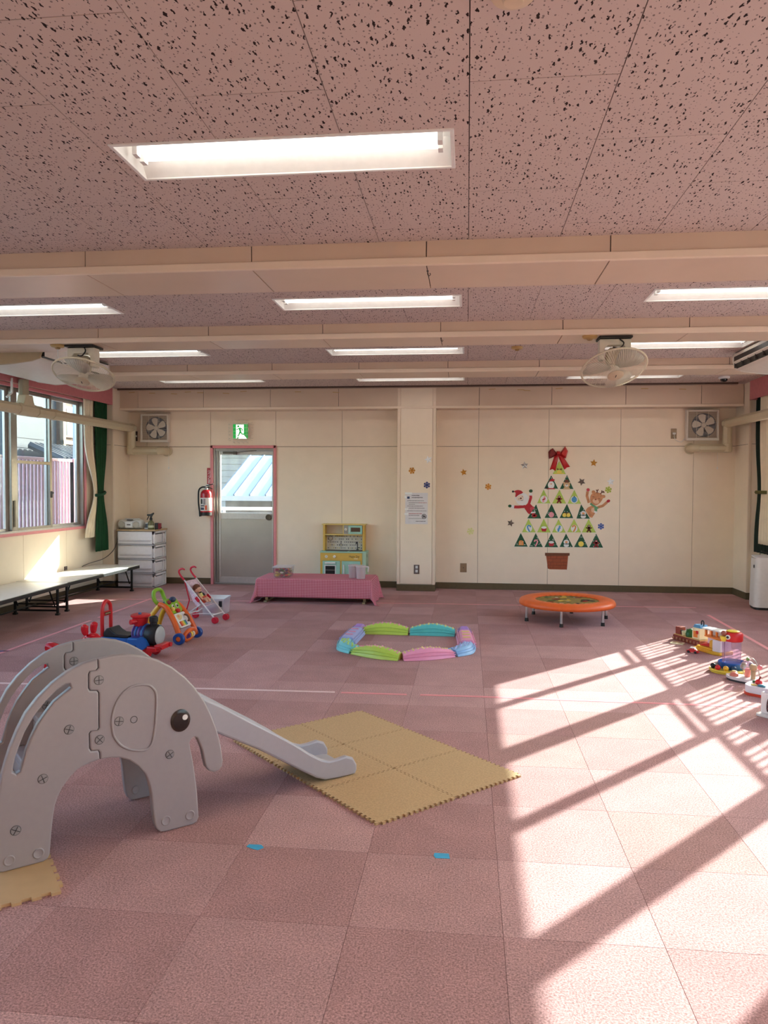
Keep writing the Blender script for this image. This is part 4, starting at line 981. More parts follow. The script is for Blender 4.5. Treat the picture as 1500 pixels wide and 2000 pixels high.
# ---- tape remnants on the end-wall beam
oldt = mat('yellowed_tape', (200, 164, 118), .6)
for k, x in enumerate((-4.72, -4.42, -4.1, -3.9, -3.72, -3.35, -3.1, -2.33, -1.8, .32, .70, .78, 1.2, 2.3, 2.78)):
    o = bxo('tape_remnant', (-.045, .045, -.001, 0, -.006, .006), oldt); o.location = (x, 10.2685, 2.735-.012*(k % 3)); o.rotation_euler = (0, .06*((k % 3)-1), 0)
    tag(o, 'small yellowed tape remnant on the end beam, %s from the left' % ('first second third fourth fifth sixth seventh eighth ninth tenth eleventh twelfth thirteenth fourteenth fifteenth'.split()[k]), 'tape', 'tape remnants on the end beam')
# ---- curtains
green = mat('green_curtain', (10, 66, 32), .85, var=.15, scale=12); beige = mat('beige_curtain', (240, 222, 196), .85, var=.05, scale=12); dkgreen = mat('dark_green_curtain', (18, 36, 26), .9, var=.2)
def curtain_part(name, m, par, y0, y1, z0, z1, x, amp, nfold, tie, tw, ytie, skew=0):
    "pleated cloth hanging along y, gathered at height tie to width tw about ytie"
    bm = NB(); nu, nv = nfold*6, 22; rows = []
    for j in range(nv+1):
        z = z1+(z0-z1)*j/nv
        k = math.exp(-((z-tie)/(.42 if z > tie else .34))**2)
        row = []
        for i in range(nu+1):
            u = i/nu; y = y0+(y1-y0)*u; yt = ytie+(u-.5)*tw
            y = y*(1-k)+yt*k; a = amp*(1-.45*k)
            row.append(bm.verts.new((x+a*math.sin(u*nfold*2*PI)+a*.3*math.sin(u*17+j*.15), y, z)))
        rows.append(row)
    for r0, r1 in zip(rows, rows[1:]):
        for i in range(nu): face(bm, (r0[i], r0[i+1], r1[i+1], r1[i]))
    return obj(name, bm, m, par, smooth=80, solid=.004)
t = thing('curtain', 'green drape over cream lining tied back at the left window', 'curtain', (-5.0, 9.8, .53))
def rel(o, t): o.location = -t.location; return o
rel(curtain_part('drape', green, t, 9.66, 10.02, .53, 2.66, -4.965, .02, 5, 1.315, .17, 9.82), t)
rel(curtain_part('lining', beige, t, 9.40, 9.66, .73, 2.66, -4.985, .018, 4, 1.315, .10, 9.72), t)
bm = NB(); tube(bm, [(-4.965+.045*math.cos(q*PI/10), 9.80+.105*math.sin(q*PI/10), 1.31+.02*math.sin(q*PI/10)) for q in range(20)], .022, 6, closed=True); rel(obj('tie_band', bm, P('green_band', (10, 62, 34), .8), t, smooth=60), t)
t = thing('curtain', 'cream curtain over dark green drape tied back at the right window', 'curtain', (3.6, 9.8, .6))
rel(curtain_part('drape', dkgreen, t, 9.50, 10.04, .62, 2.66, 3.628, .012, 5, 1.38, .3, 9.80), t)
rel(curtain_part('lining', beige, t, 9.36, 9.78, .74, 2.66, 3.585, .012, 5, 1.38, .3, 9.57), t)
bm = NB(); tube(bm, [(3.605+.045*math.cos(q*PI/10), 9.72+.175*math.sin(q*PI/10), 1.375) for q in range(20)], .024, 6, closed=True); rel(obj('tie_band', bm, P('olive_band', (94, 88, 44), .8), t, smooth=60), t)

# ---- little hooks under the first beam
for x, lb in ((-.232, 'small black hook under the first beam near mid room'), (-.226, 'small black hook under the second beam near mid room')):
    y, z = (4.30, 2.645) if x < -.23 else (6.30, 2.655)
    t = thing('ceiling_hook', lb, 'hook', (x, y, z))
    bm = NB(); tube(bm, spline([(0, 0, 0), (0, 0, -.018), (.008, 0, -.028), (.016, 0, -.02), (.012, 0, -.012)], 4), .002, 6); obj('hook_wire', bm, black, t)
    bm = NB(); lathe(bm, [(0, 0), (.007, 0), (.006, -.003), (0, -.004)], 10); obj('hook_base', bm, black, t)
# ================================================================= FURNITURE
ttop = P('table_white_top', (232, 228, 220), .3); tedge = P('table_black_edge', (26, 24, 24), .5); tleg = P('table_leg_black', (24, 23, 24), .4, metal=.3)
def leg_frame(name, par, yy, w, z, grey=False):
    bm = NB()
    for x in (-w, w): tube(bm, [(x, yy, .015), (x, yy, z)], .016, 8)
    tube(bm, [(-w, yy, .05), (w, yy, .05)], .010, 8); tube(bm, [(-w, yy, .12), (w, yy, .12)], .008, 8)
    lg = obj(name, bm, tleg, par, smooth=50)
    for x in (-w, w):
        bm = NB(); tube(bm, [(x, yy-.0, .012), (x, yy+.001, .012)], .01, 6); box(bm, x-.02, x+.02, yy-.02, yy+.02, 0, .02); obj('foot_cap', bm, tedge, lg, bevel=.004)
    sgn = 1 if yy < 0 else -1
    for x in (-w+.03, w-.03):
        bm = NB(); tube(bm, spline([(x, yy, .10), (x, yy+sgn*.06, .19), (x, yy+sgn*.13, z)], 4), .009, 6); obj('brace', bm, tleg, lg, smooth=50)
    return lg
def low_table(cx, cy, L, W, z, rotz, label):
    t = thing('folding_table', label, 'table', (cx, cy, 0), rotz, group='low folding tables along the left wall')
    bxo('tabletop', (-W/2+.004, W/2-.004, -L/2+.004, L/2-.004, z-.006, z), ttop, t)
    bxo('edge_band', (-W/2, W/2, -L/2, L/2, z-.046, z-.0062), tedge, t, bevel=.004)
    leg_frame('leg_frame', t, L/2-.12, W/2-.06, z-.046); leg_frame('leg_frame', t, -L/2+.12, W/2-.06, z-.046)
    bm = NB(); tube(bm, [(0, -L/2+.12, .12), (0, L/2-.12, .12)], .008, 6); obj('stretcher', bm, tleg, t, smooth=50)
    return t
low_table(-4.725, 8.885, 1.90, .60, .345, 0, 'low white-topped folding table by the left wall, farther one')
low_table(-4.655, 6.99, 1.86, .60, .345, math.radians(3), 'low white-topped folding table by the left wall, nearer one')
# ---- chest of drawers
cw = mat('drawer_plastic', (236, 232, 236), .35, var=.03); wood = mat('light_wood', (186, 156, 118), .5, var=.12, scale=14)
t = thing('drawer_chest', 'white plastic four-drawer chest with wooden top in the left corner', 'chest', (-4.5725, 10.255, 0))
hx, hy = .2675, .205
bxo('top_board', (-hx-.015, hx+.02, -hy-.015, hy, .79, .812), wood, t, bevel=.003)
for k in range(4):
    z0 = .0+k*.1975; z1 = z0+.1965
    bm = NB(); fr = .02
    for sx in (-1, 1):
        x0, x1 = (-hx, -hx+.012) if sx < 0 else (hx-.012, hx)
        for d in ((-hy, -hy+.03), (hy-.03, hy), (.09, .105)): box(bm, x0, x1, d[0], d[1], z0, z1)
        box(bm, x0, x1, -hy, hy, z1-.03, z1); box(bm, x0, x1, -hy, hy, z0, z0+.022)
    box(bm, -hx, hx, hy-.008, hy, z0, z1); box(bm, -hx, hx, -hy, hy, z0, z0+.01)
    u = obj('drawer_unit', bm, cw, t, bevel=.002)
    bm = NB(); box(bm, -hx+.014, hx-.014, -hy+.012, hy-.015, z0+.025, z1-.045); d = obj('drawer', bm, cw, u, bevel=.006)
    bm = NB(); plate(bm, [(-hy-.012, z0+.075), (-hy-.004, z1-.012), (-hy+.011, z1-.012), (-hy+.011, z0+.018), (-hy-.004, z0+.018), (-hy-.004, z0+.06)], lambda a, b, q: Vector((-hx+.013+q, a, b)), 2*hx-.05); obj('drawer_front', bm, cw, d, bevel=.003)
    bxo('drawer_lip', (-hx+.012, hx-.034, -hy-.018, -hy-.002, z1-.014, z1-.006), cw, d, bevel=.002)
    bxo('handle_groove', (-hx+.03, hx-.055, -hy-.0135, -hy-.0118, z0+.054, z0+.060), P('groove_grey', (176, 170, 178), .5), d)
# radio, clock, spray bottle, small speaker
t = thing('radio', 'white portable cassette radio on the chest of drawers', 'radio', (-4.69, 10.17, .812))
rw = P('radio_white', (222, 220, 214), .35)
bm = NB(); lathe(bm, [(0, -.18), (.04, -.18), (.062, -.165), (.07, -.14), (.07, .14), (.062, .165), (.04, .18), (0, .18)], 24, Matrix.Translation((0, 0, .068)) @ Matrix.Rotation(PI/2, 4, 'Y') @ Matrix.Diagonal((.95, 1.25, 1, 1))); obj('body', bm, rw, t, smooth=50)
for x in (-.105, .105):
    bm = NB(); lathe(bm, [(.044, 0), (.046, .008), (.040, .011), (.036, .008), (0, .010)], 24, Matrix.Translation((x, -.079, .066)) @ Matrix.Rotation(PI/2, 4, 'X')); obj('speaker_grille', bm, P('grille_grey', (186, 180, 166), .6), t, smooth=50)
bm = NB(); box(bm, -.052, .052, -.097, -.06, .022, .105); pn = obj('cassette_door', bm, P('radio_panel', (236, 234, 232), .3), t, bevel=.004)
bxo('cassette_window', (-.026, .026, -.0985, -.0969, .058, .07), black, pn)
bxo('display', (-.038, .038, -.075, -.03, .125, .135), P('display_dark', (60, 62, 64), .2), t, bevel=.003)
bm = NB(); tube(bm, [(-.12, .02, .11), (-.11, .03, .14), (.11, .03, .14), (.12, .02, .11)], .008, 8); obj('handle', bm, rw, t, smooth=60)
t = thing('desk_clock', 'small white digital clock with dark screen behind the spray bottle', 'clock', (-4.455, 10.19, .812))
bm = NB(); plate(bm, [(-.02, 0), (.03, 0), (.02, .09), (.005, .09)], lambda a, b, q: Vector((-.055+q, a, b)), .11); obj('case', bm, white, t, bevel=.005)
bm = NB(); box(bm, -.044, .044, -.003, 0, .02, .075, M=Matrix.Translation((0, -.0185, 0)) @ Matrix.Rotation(-.27, 4, 'X')); sc = obj('screen', bm, P('lcd_dark', (52, 58, 56), .2), t)
bm = NB()
for r in range(3):
    for q in range(4): box(bm, -.036+q*.02, -.024+q*.02, -.0042, -.0031, .028+r*.015, .037+r*.015, M=Matrix.Translation((0, -.0185, 0)) @ Matrix.Rotation(-.27, 4, 'X'))
obj('digits', bm, P('lcd_digit', (120, 128, 124), .4), sc, kind='stuff')
t = thing('spray_bottle', 'olive spray bottle with black trigger on the chest of drawers', 'spray bottle', (-4.385, 10.12, .812))
bm = NB(); lathe(bm, [(0, 0), (.04, 0), (.043, .01), (.043, .085), (.036, .105), (.018, .125), (.016, .135), (0, .135)], 20); obj('bottle', bm, mat('olive_liquid', (120, 116, 70), .15, var=.05, trans=.3), t, smooth=40)
bm = NB(); lathe(bm, [(.0435, .025), (.044, .027), (.044, .055), (.0435, .057)], 20); obj('label_band', bm, P('band_pale', (200, 200, 170), .5), t, smooth=40)
bm = NB(); lathe(bm, [(0, .13), (.02, .13), (.02, .158), (.012, .165), (.012, .175), (0, .175)], 14); obj('collar', bm, black, t, smooth=40)
bm = NB(); plate(bm, [(-.055, .19), (-.055, .21), (.0, .215), (.04, .235), (.045, .22), (.02, .19), (.012, .17), (-.012, .17), (-.012, .188)], lambda a, b, q: Vector((a, -.011+q, b)), .022); obj('spray_head', bm, black, t, bevel=.003)
bm = NB(); tube(bm, spline([(-.03, 0, .19), (-.04, 0, .165), (-.058, 0, .135)], 4), .006, 6); obj('trigger', bm, black, t, smooth=50)
t = thing('small_speaker', 'small black and red cube at the right of the chest top', 'speaker', (-4.30, 10.17, .812))
bxo('black_half', (-.042, .008, -.035, .035, 0, .088), P('matt_black', (34, 28, 28), .5), t, bevel=.006)
bxo('red_half', (.0081, .035, -.034, .034, .003, .085), P('deep_red', (140, 18, 34), .4), t, bevel=.006)
bm = NB(); tube(bm, [(.035, 0, .025), (.05, 0, .025)], .006, 8); obj('knob', bm, black, t, smooth=50)
bm = NB(); tube(bm, spline([(-4.868, 10.16, .83), (-4.872, 10.13, .72), (-4.875, 10.03, .55), (-4.93, 9.85, .43), (-5.02, 9.6, .38), (-5.045, 9.45, .352)], 6), .005, 6)
tag(obj('power_cable', bm, P('cable_grey', (70, 66, 64), .5)), 'grey power cable looping down from the chest to the table', 'cable')
# ---- table with gingham cloth
TX0, TX1, TY0, TY1, TZ = -2.545, -1.145, 8.985, 9.555, .30
t = thing('play_table', 'low folding table with pale legs under the gingham cloth', 'table', ((TX0+TX1)/2, (TY0+TY1)/2, 0))
palem = P('pale_metal', (196, 180, 140), .4, metal=.4); a, b = (TX1-TX0)/2, (TY1-TY0)/2
bxo('tabletop', (-a, a, -b, b, TZ-.03, TZ-.004), ttop, t, bevel=.004)
for x in (-a+.09, a-.09):
    bm = NB(); box(bm, x-.018, x+.018, -b+.10, -b+.135, .02, TZ-.03); box(bm, x-.018, x+.018, b-.135, b-.10, .02, TZ-.03); lg = obj('leg_frame', bm, palem, t, bevel=.003)
    bxo('foot_bar', (x-.02, x+.02, -b+.03, b-.03, .0, .02), palem, lg, bevel=.004)
bm = NB(); tube(bm, [(-a+.09, -b+.12, .06), (a-.09, -b+.12, .06)], .01, 8); obj('stretcher', bm, palem, t, smooth=50)
ging = gingham('pink_gingham', (234, 166, 178), (174, 34, 70), .02)
bm = NB(); uvl = bm.loops.layers.uv.new('uv'); OF, OS = .235, .31; nx, ny = 84, 46
us = [-OS+(2*a+2*OS)*i/nx for i in range(nx+1)]; vs = [-OF+(2*b+2*OF)*j/ny for j in range(ny+1)]
grid = []
for v in vs:
    row = []
    for u in us:
        du = max(-u, u-2*a, 0); dv = max(-v, v-2*b, 0); cxp, cyp = min(max(u, 0), 2*a), min(max(v, 0), 2*b)
        r = math.hypot(du, dv); sx = (1 if u > a else -1); sy = (1 if v > b else -1)
        if r < 1e-9: p = Vector((TX0+cxp, TY0+cyp, TZ))
        else:
            th = math.atan2(dv, du); corner = math.sin(2*th); drop = min(r*.97, TZ-.004)
            out = .012+.10*r*(1-corner)*(1 if du > dv else .12)+.33*r*corner*(.6+.4*abs(math.cos(2*th)))
            wob = .006*math.sin(u*19)*(dv > 0)*min(1, r*6)+.012*math.sin(v*22)*(du > 0)*min(1, r*6)
            out += wob; ext = max(0, r*.97-(TZ-.004))*.4
            p = Vector((TX0+cxp+sx*math.cos(th)*(out+ext), TY0+cyp+sy*math.sin(th)*(out+ext), TZ-drop+.0005))
        row.append(bm.verts.new(p))
    grid.append(row)
for j in range(ny):
    for i in range(nx):
        f = face(bm, (grid[j][i], grid[j][i+1], grid[j+1][i+1], grid[j+1][i]))
        for lp, (q, w_) in zip(f.loops, ((i, j), (i+1, j), (i+1, j+1), (i, j+1))): lp[uvl].uv = (us[q], vs[w_])
tag(obj('tablecloth', bm, ging, smooth=70, solid=.002), 'pink and white gingham cloth draped over the low table', 'tablecloth')
# container of toy food
clear = thin_clear('clear_plastic', (244, 240, 243), .85, .15); milky = thin_clear('milky_plastic', (244, 234, 238), .45, .3); frost = thin_clear('frosted_plastic', (244, 242, 246), .55, .3)
def open_box(bm, x0, x1, y0, y1, z0, z1, tp=1.0, t_=.003):
    cx, cy = (x0+x1)/2, (y0+y1)/2
    lo = [((x-cx)*tp+cx, (y-cy)*tp+cy) for x, y in ((x0, y0), (x1, y0), (x1, y1), (x0, y1))]; hi = [(x0, y0), (x1, y0), (x1, y1), (x0, y1)]
    A = [bm.verts.new((*p, z0)) for p in lo]; B = [bm.verts.new((*p, z1)) for p in hi]
    for k in range(4): face(bm, (A[k], A[(k+1) % 4], B[(k+1) % 4], B[k]))
    face(bm, A[::-1])
t = thing('toy_food_box', 'clear lidded box of toy food at the left end of the gingham table', 'container', (-2.26, 9.17, TZ+.002), .03)
bm = NB(); open_box(bm, -.105, .105, -.14, .14, .002, .12, .9); obj('tub', bm, clear, t)
bxo('lid', (-.115, .115, -.15, .15, .121, .133), frost, t, bevel=.004)
for e in (-.12, .108): bxo('clip', (e, e+.012, -.04, .04, .095, .132), frost, t, bevel=.003)
foods = [('toy_slice', (168, 60, 84)), ('toy_bread', (216, 176, 110)), ('toy_leaf', (110, 130, 70)), ('toy_pepper', (206, 70, 50)), ('toy_carrot', (232, 140, 76)), ('toy_egg', (238, 226, 204)), ('toy_plum', (110, 50, 80)), ('toy_cheese', (230, 204, 96))]
rr = random.Random(11); n = 0
for lay in range(3):
    for i in range(3):
        for j in range(4):
            nm, c = foods[rr.randrange(len(foods))]; x, y, z = -.06+i*.06, -.095+j*.063, .026+lay*.034
            bm = NB(); ball(bm, (0, 0, 0), .026, 10, (.95, rr.uniform(.8, 1.0), .58)); f = obj(nm, bm, P('food_'+nm, c, .4), smooth=60); f.location = Vector((-2.26+x, 9.17+y, TZ+.002+z)); f.rotation_euler = (rr.uniform(-.2, .2), rr.uniform(-.2, .2), 0)
            tag(f, {'toy_slice': 'wine-red', 'toy_bread': 'bread-brown', 'toy_leaf': 'olive green', 'toy_pepper': 'scarlet', 'toy_carrot': 'orange', 'toy_egg': 'cream', 'toy_plum': 'plum purple', 'toy_cheese': 'yellow'}[nm]+' piece of toy food inside the clear lidded box', 'toy food', nm.replace('_', ' ')+' pieces in the lidded box')
def pitcher(x, y, label, handle):
    t = thing('plastic_pitcher', label, 'pitcher', (x, y, TZ+.002))
    bm = NB(); lathe(bm, [(.052, .002), (.056, .06), (.06, .148)], 24); lathe(bm, [(0, .002), (.052, .002)], 24); obj('jug', bm, milky, t, smooth=50)
    bm = NB(); lathe(bm, [(0, .152), (.064, .152), (.066, .146), (.066, .158), (.05, .164), (0, .165)], 24); obj('lid', bm, P('milky_lid', (206, 196, 196), .5), t, smooth=50)
    if handle:
        bm = NB(); tube(bm, spline([(.06, -.01, .145), (.09, -.015, .147), (.094, -.015, .12), (.09, -.015, .085)], 4), .009, 8); obj('handle', bm, P('milky_handle', (224, 218, 220), .5), t, smooth=60)
    return t
pitcher(-1.385, 9.17, 'milky lidded pitcher holding coloured bits, left of the pair', False)
pitcher(-1.28, 9.09, 'milky lidded pitcher with a side handle, right of the pair', True)
rr = random.Random(4)
for k in range(9):
    bm = NB(); ball(bm, (0, 0, 0), .014, 8); f = obj('toy_bead', bm, P('bead_%d' % (k % 4), [(90, 96, 150), (206, 120, 80), (170, 70, 110), (120, 80, 140)][k % 4], .4), smooth=60)
    f.location = (-1.385+.026*math.cos(k*2.1), 9.17+.026*math.sin(k*2.1), TZ+.022+.028*(k//3)); q_ = ['blue', 'orange', 'magenta', 'purple'][k % 4]; tag(f, 'small %s bead inside the left milky pitcher' % q_, 'bead', q_+' beads in the milky pitcher')
# ---- toy kitchen
ky = P('kitchen_yellow', (222, 180, 84), .5); kyl = P('kitchen_pale_yellow', (226, 196, 120), .5); mint = P('kitchen_mint', (164, 208, 190), .45); kp = P('kitchen_back', (222, 204, 184), .6); kg = P('kitchen_grey', (168, 160, 152), .5)
t = thing('toy_kitchen', 'yellow and mint wooden toy kitchen against the wall behind the table', 'toy kitchen', (-1.708, YF-.012, 0))
def kb(nm, d, m, par=t, **k): return bxo(nm, d, m, par, **k)
W2 = .293
for x in (-W2, W2-.028): kb('upper_side', (x, x+.028, -.16, -.005, .525, .885), ky, bevel=.003)
kb('top_shelf', (-W2-.015, W2+.015, -.175, -.005, .885, .9), kyl, bevel=.003)
kb('middle_shelf', (-W2+.028, W2-.028, -.16, -.005, .742, .757), kyl, bevel=.002)
kb('divider', (-.012, .002, -.16, -.005, .757, .885), kyl)
kb('back_board', (-W2+.028, W2-.028, -.016, -.006, .525, .885), kp)
sp = kb('splash_board', (-W2+.028, W2-.028, -.022, -.0165, .53, .742), P('splash_white', (224, 216, 204), .6), t)
bm = NB(); rr = random.Random(9)
for r in range(5):
    for q in range(20):
        if rr.random() < .2: continue
        x = -.25+q*.0262; z = .728-r*.042
        plate(bm, [(x, z), (x+.017, z), (x+.0085, z-.019)], lambda u, v, w_: Vector((u, -.0222-w_, v)), .0006, mi=rr.randrange(3))
obj('bunting_print', bm, [black, P('print_mustard', (206, 178, 100), .6), P('print_slate', (90, 84, 96), .6)], sp, kind='stuff')
mw = kb('microwave', (.002, W2-.03, -.165, -.02, .757, .882), kg, bevel=.003)
dr_ = kb('microwave_door', (.068, W2-.032, -.178, -.166, .762, .878), mint, mw, bevel=.004)
kb('microwave_window', (.105, .235, -.1795, -.178, .793, .852), P('brown_window', (92, 66, 50), .3), dr_); kb('microwave_handle', (.078, .092, -.195, -.178, .782, .86), white, dr_, bevel=.005)
def knob(x, z, y, r, par):
    bm = NB(); lathe(bm, [(0, 0), (r, 0), (r, .012), (r*.6, .02), (0, .021)], 18, Matrix.Translation((x, y, z)) @ Matrix.Rotation(PI/2, 4, 'X')); k_ = obj('knob', bm, P('knob_cream', (240, 232, 214), .4), par, smooth=40)
    bm = NB(); lathe(bm, [(0, .0212), (r*.2, .0212), (0, .0222)], 8, Matrix.Translation((x, y, z)) @ Matrix.Rotation(PI/2, 4, 'X')); obj('knob_dot', bm, black, k_)
knob(.03, .825, -.166, .019, mw)
for x in (.018, .042): kb('button', (x-.004, x+.004, -.168, -.165, .782, .788), black, mw)
kb('cabinet', (-W2-.018, W2+.035, -.25, -.005, .0, .505), P('kitchen_mint_side', (176, 204, 178), .5), bevel=.003)
kb('counter', (-W2-.025, W2+.04, -.262, -.005, .505, .524), mint, bevel=.003)
kb('control_panel', (-W2-.018, W2-.02, -.262, -.25, .395, .503), ky, bevel=.002)
kb('stile', (-W2-.018, -W2+.012, -.258, -.25, .02, .395), ky); kb('stile', (-.03, -.012, -.258, -.25, .02, .395), ky); kb('stile', (W2-.04, W2-.02, -.258, -.25, .02, .395), ky)
knob(-.225, .452, -.262, .021, t); knob(-.11, .452, -.262, .021, t)
ov = kb('oven_door', (-W2+.015, -.033, -.266, -.2505, .10, .388), mint, bevel=.004)
kb('oven_handle', (-.245, -.095, -.29, -.266, .352, .376), white, ov, bevel=.008); w_ = kb('oven_window', (-.252, -.09, -.2675, -.266, .14, .335), white, ov)
kb('oven_glass', (-.238, -.104, -.2690, -.2675, .15, .322), black, w_); kb('oven_rack', (-.238, -.104, -.27, -.269, .262, .268), kg, w_)
cd = kb('cupboard_door', (-.01, W2-.042, -.266, -.2505, .10, .388), mint, bevel=.004); kb('cupboard_handle', (.01, .03, -.288, -.266, .19, .345), white, cd, bevel=.008)
kb('hob', (-.24, .06, -.235, -.05, .524, .530), P('hob_dark', (62, 60, 58), .3)); kb('sink_rim', (.09, .26, -.235, -.05, .524, .531), P('sink_dark', (76, 74, 72), .3))
bm = NB(); tube(bm, spline([(.185, -.09, .53), (.185, -.09, .62), (.18, -.12, .645), (.172, -.15, .62)], 5), .007, 8); tube(bm, [(.185, -.09, .531), (.185, -.09, .545)], .018, 10); tube(bm, [(.185, -.09, .56), (.215, -.10, .57)], .006, 6); obj('tap', bm, P('tap_grey', (70, 70, 74), .3, metal=.5), t, smooth=60)
bm = NB(); tube(bm, [(-.21+.03*math.cos(q*PI/8), -.026, .69+.03*math.sin(q*PI/8)) for q in range(16)], .003, 5, closed=True); tube(bm, [(-.06, -.026, .655), (-.06, -.026, .61)], .003, 5); tube(bm, [(-.075, -.026, .61), (-.045, -.026, .61), (-.045, -.026, .58), (-.075, -.026, .58)], .003, 5, closed=True); obj('printed_utensils', bm, P('print_slate', (90, 84, 96), .6), sp, kind='stuff')
bxo('printed_patch', (-.13, -.02, -.0226, -.022, .715, .74), P('print_mustard', (206, 178, 100), .6), sp)
text_mesh('painted_words', 'Happy Day', .042, P('words_brown', (70, 48, 34), .6), t, lambda x, y, z: Vector((x*.78+.165, -.2622-z, y+.455)))
kb('painted_underline', (.16, .215, -.2626, -.262, .421, .428), P('words_white', (240, 232, 214), .6))
bm = NB(); box(bm, W2+.035, W2+.037, -.16, -.14, .44, .48); obj('side_hook', bm, black, t)
# ---- air purifier
t = thing('air_purifier', 'tall white air purifier under the right-hand curtain', 'air purifier', (3.53, 9.36, 0), math.radians(-6))
pw_ = P('purifier_white', (228, 222, 220), .35); pb_ = P('purifier_panel', (226, 212, 184), .4)
bm = NB(); n = 9; rows = []
for z, s in ((.03, 1), (.06, 1.0), (.55, .93), (.60, .92)):
    rows.append([bm.verts.new((a*s, b_*s, z)) for a, b_ in rrect(-.165, .165, -.16, .14, .07, 6)])
for A, B in zip(rows, rows[1:]):
    for k in range(len(A)): face(bm, (A[k], A[(k+1) % len(A)], B[(k+1) % len(B)], B[k]))
face(bm, rows[0][::-1]); face(bm, rows[-1]); obj('body', bm, pw_, t, smooth=35)
bm = NB(); plate(bm, rrect(-.155, .155, -.15, .13, .065, 6), lambda a, b_, q: Vector((a, b_, q)), .03); obj('base', bm, P('purifier_base', (30, 28, 28), .5), t)
bm = NB(); plate(bm, rrect(-.15, .15, -.14, .12, .05, 6), lambda a, b_, q: Vector((a, b_, .6+q+.06*(b_+.14))), .012); obj('top_deck', bm, pw_, t, bevel=.003)
bm = NB(); box(bm, -.11, -.02, -.11, -.06, .615, .625, M=Matrix.Rotation(.3, 4, 'Y') @ Matrix.Translation((-.17, 0, .012))); obj('dark_vent', bm, black, t)
bm = NB(); plate(bm, rrect(-.095, .13, .11, .42, .015, 4), lambda a, b_, q: Vector((a, -.156-q+.022*(b_/.6), b_)), .004); obj('front_panel', bm, pb_, t, bevel=.002)
bm = NB(); box(bm, -.166, -.158, -.10, -.082, .49, .525); obj('side_button', bm, black, t); bm = NB(); box(bm, -.120, -.095, -.1545, -.1495, .135, .139); obj('brand_mark', bm, kg, t)
# ================================================================= TRAMPOLINE
t = thing('mini_trampoline', 'round mini trampoline with orange padded rim on six legs', 'trampoline', (1.075, 8.26, 0))
orange = mat('orange_cover', (242, 108, 44), .4, var=.06, scale=14, bump=.25, bscale=22)
bm = NB(); N = 72; prof = [(.49, .165), (.505, .175), (.508, .195), (.495, .222), (.46, .236), (.40, .236), (.345, .226), (.335, .215)]
rings = []
for i in range(N):
    an = 2*PI*i/N; w_ = 1 if i % 2 else -1
    rings.append([bm.verts.new((r*math.cos(an), r*math.sin(an), z+(w_*.0035 if .33 < r < .42 else 0))) for r, z in prof])
for i in range(N):
    A, B = rings[i], rings[(i+1) % N]
    for k in range(len(prof)-1): face(bm, (A[k], B[k], B[k+1], A[k+1]))
obj('padded_rim', bm, orange, t, smooth=60)
bm = NB(); tube(bm, [(.478*math.cos(2*PI*k/48), .478*math.sin(2*PI*k/48), .178) for k in range(48)], .012, 8, closed=True); obj('frame_ring', bm, steel, t, smooth=60)
bm = NB(); lathe(bm, [(0, .208), (.34, .212)], 48); jm = obj('jump_mat', bm, P('mat_olive', (150, 126, 60), .7, var=.1), t)
rr = random.Random(21)
for k in range(26):
    an, r = rr.uniform(0, 2*PI), .3*math.sqrt(rr.random()); bm = NB(); cx, cy = r*math.cos(an), r*math.sin(an)
    dark = cx > .05 and cy < .1; c = 'print_black' if dark and rr.random() < .75 else ['print_red', 'print_yellow', 'print_white', 'print_green'][rr.randrange(4)]
    plate(bm, ellipse(0, 0, rr.uniform(.02, .06), rr.uniform(.015, .04), 10, 0, rr.uniform(0, 3)), lambda a, b_, q: Vector((cx+a, cy+b_, .2122+k*.00012+q)), .0004)
    obj('mat_print', bm, P(c, {'print_black': (32, 32, 34), 'print_red': (160, 50, 30), 'print_yellow': (222, 186, 70), 'print_white': (220, 214, 200), 'print_green': (110, 120, 60)}[c], .7), jm)
for an in [math.radians(q) for q in (-104, -44, 16, 76, 136, 196)]:
    x, y = .452*math.cos(an), .452*math.sin(an)
    bm = NB(); tube(bm, [(x, y, .01), (x, y, .178)], .0135, 10); lg = obj('leg', bm, P('leg_silver', (206, 204, 206), .3, metal=.7), t, smooth=50)
    bm = NB(); lathe(bm, [(0, 0), (.021, 0), (.0185, .035), (.014, .036), (0, .036)], 14, Matrix.Translation((x, y, 0))); obj('rubber_foot', bm, black, lg, smooth=40)
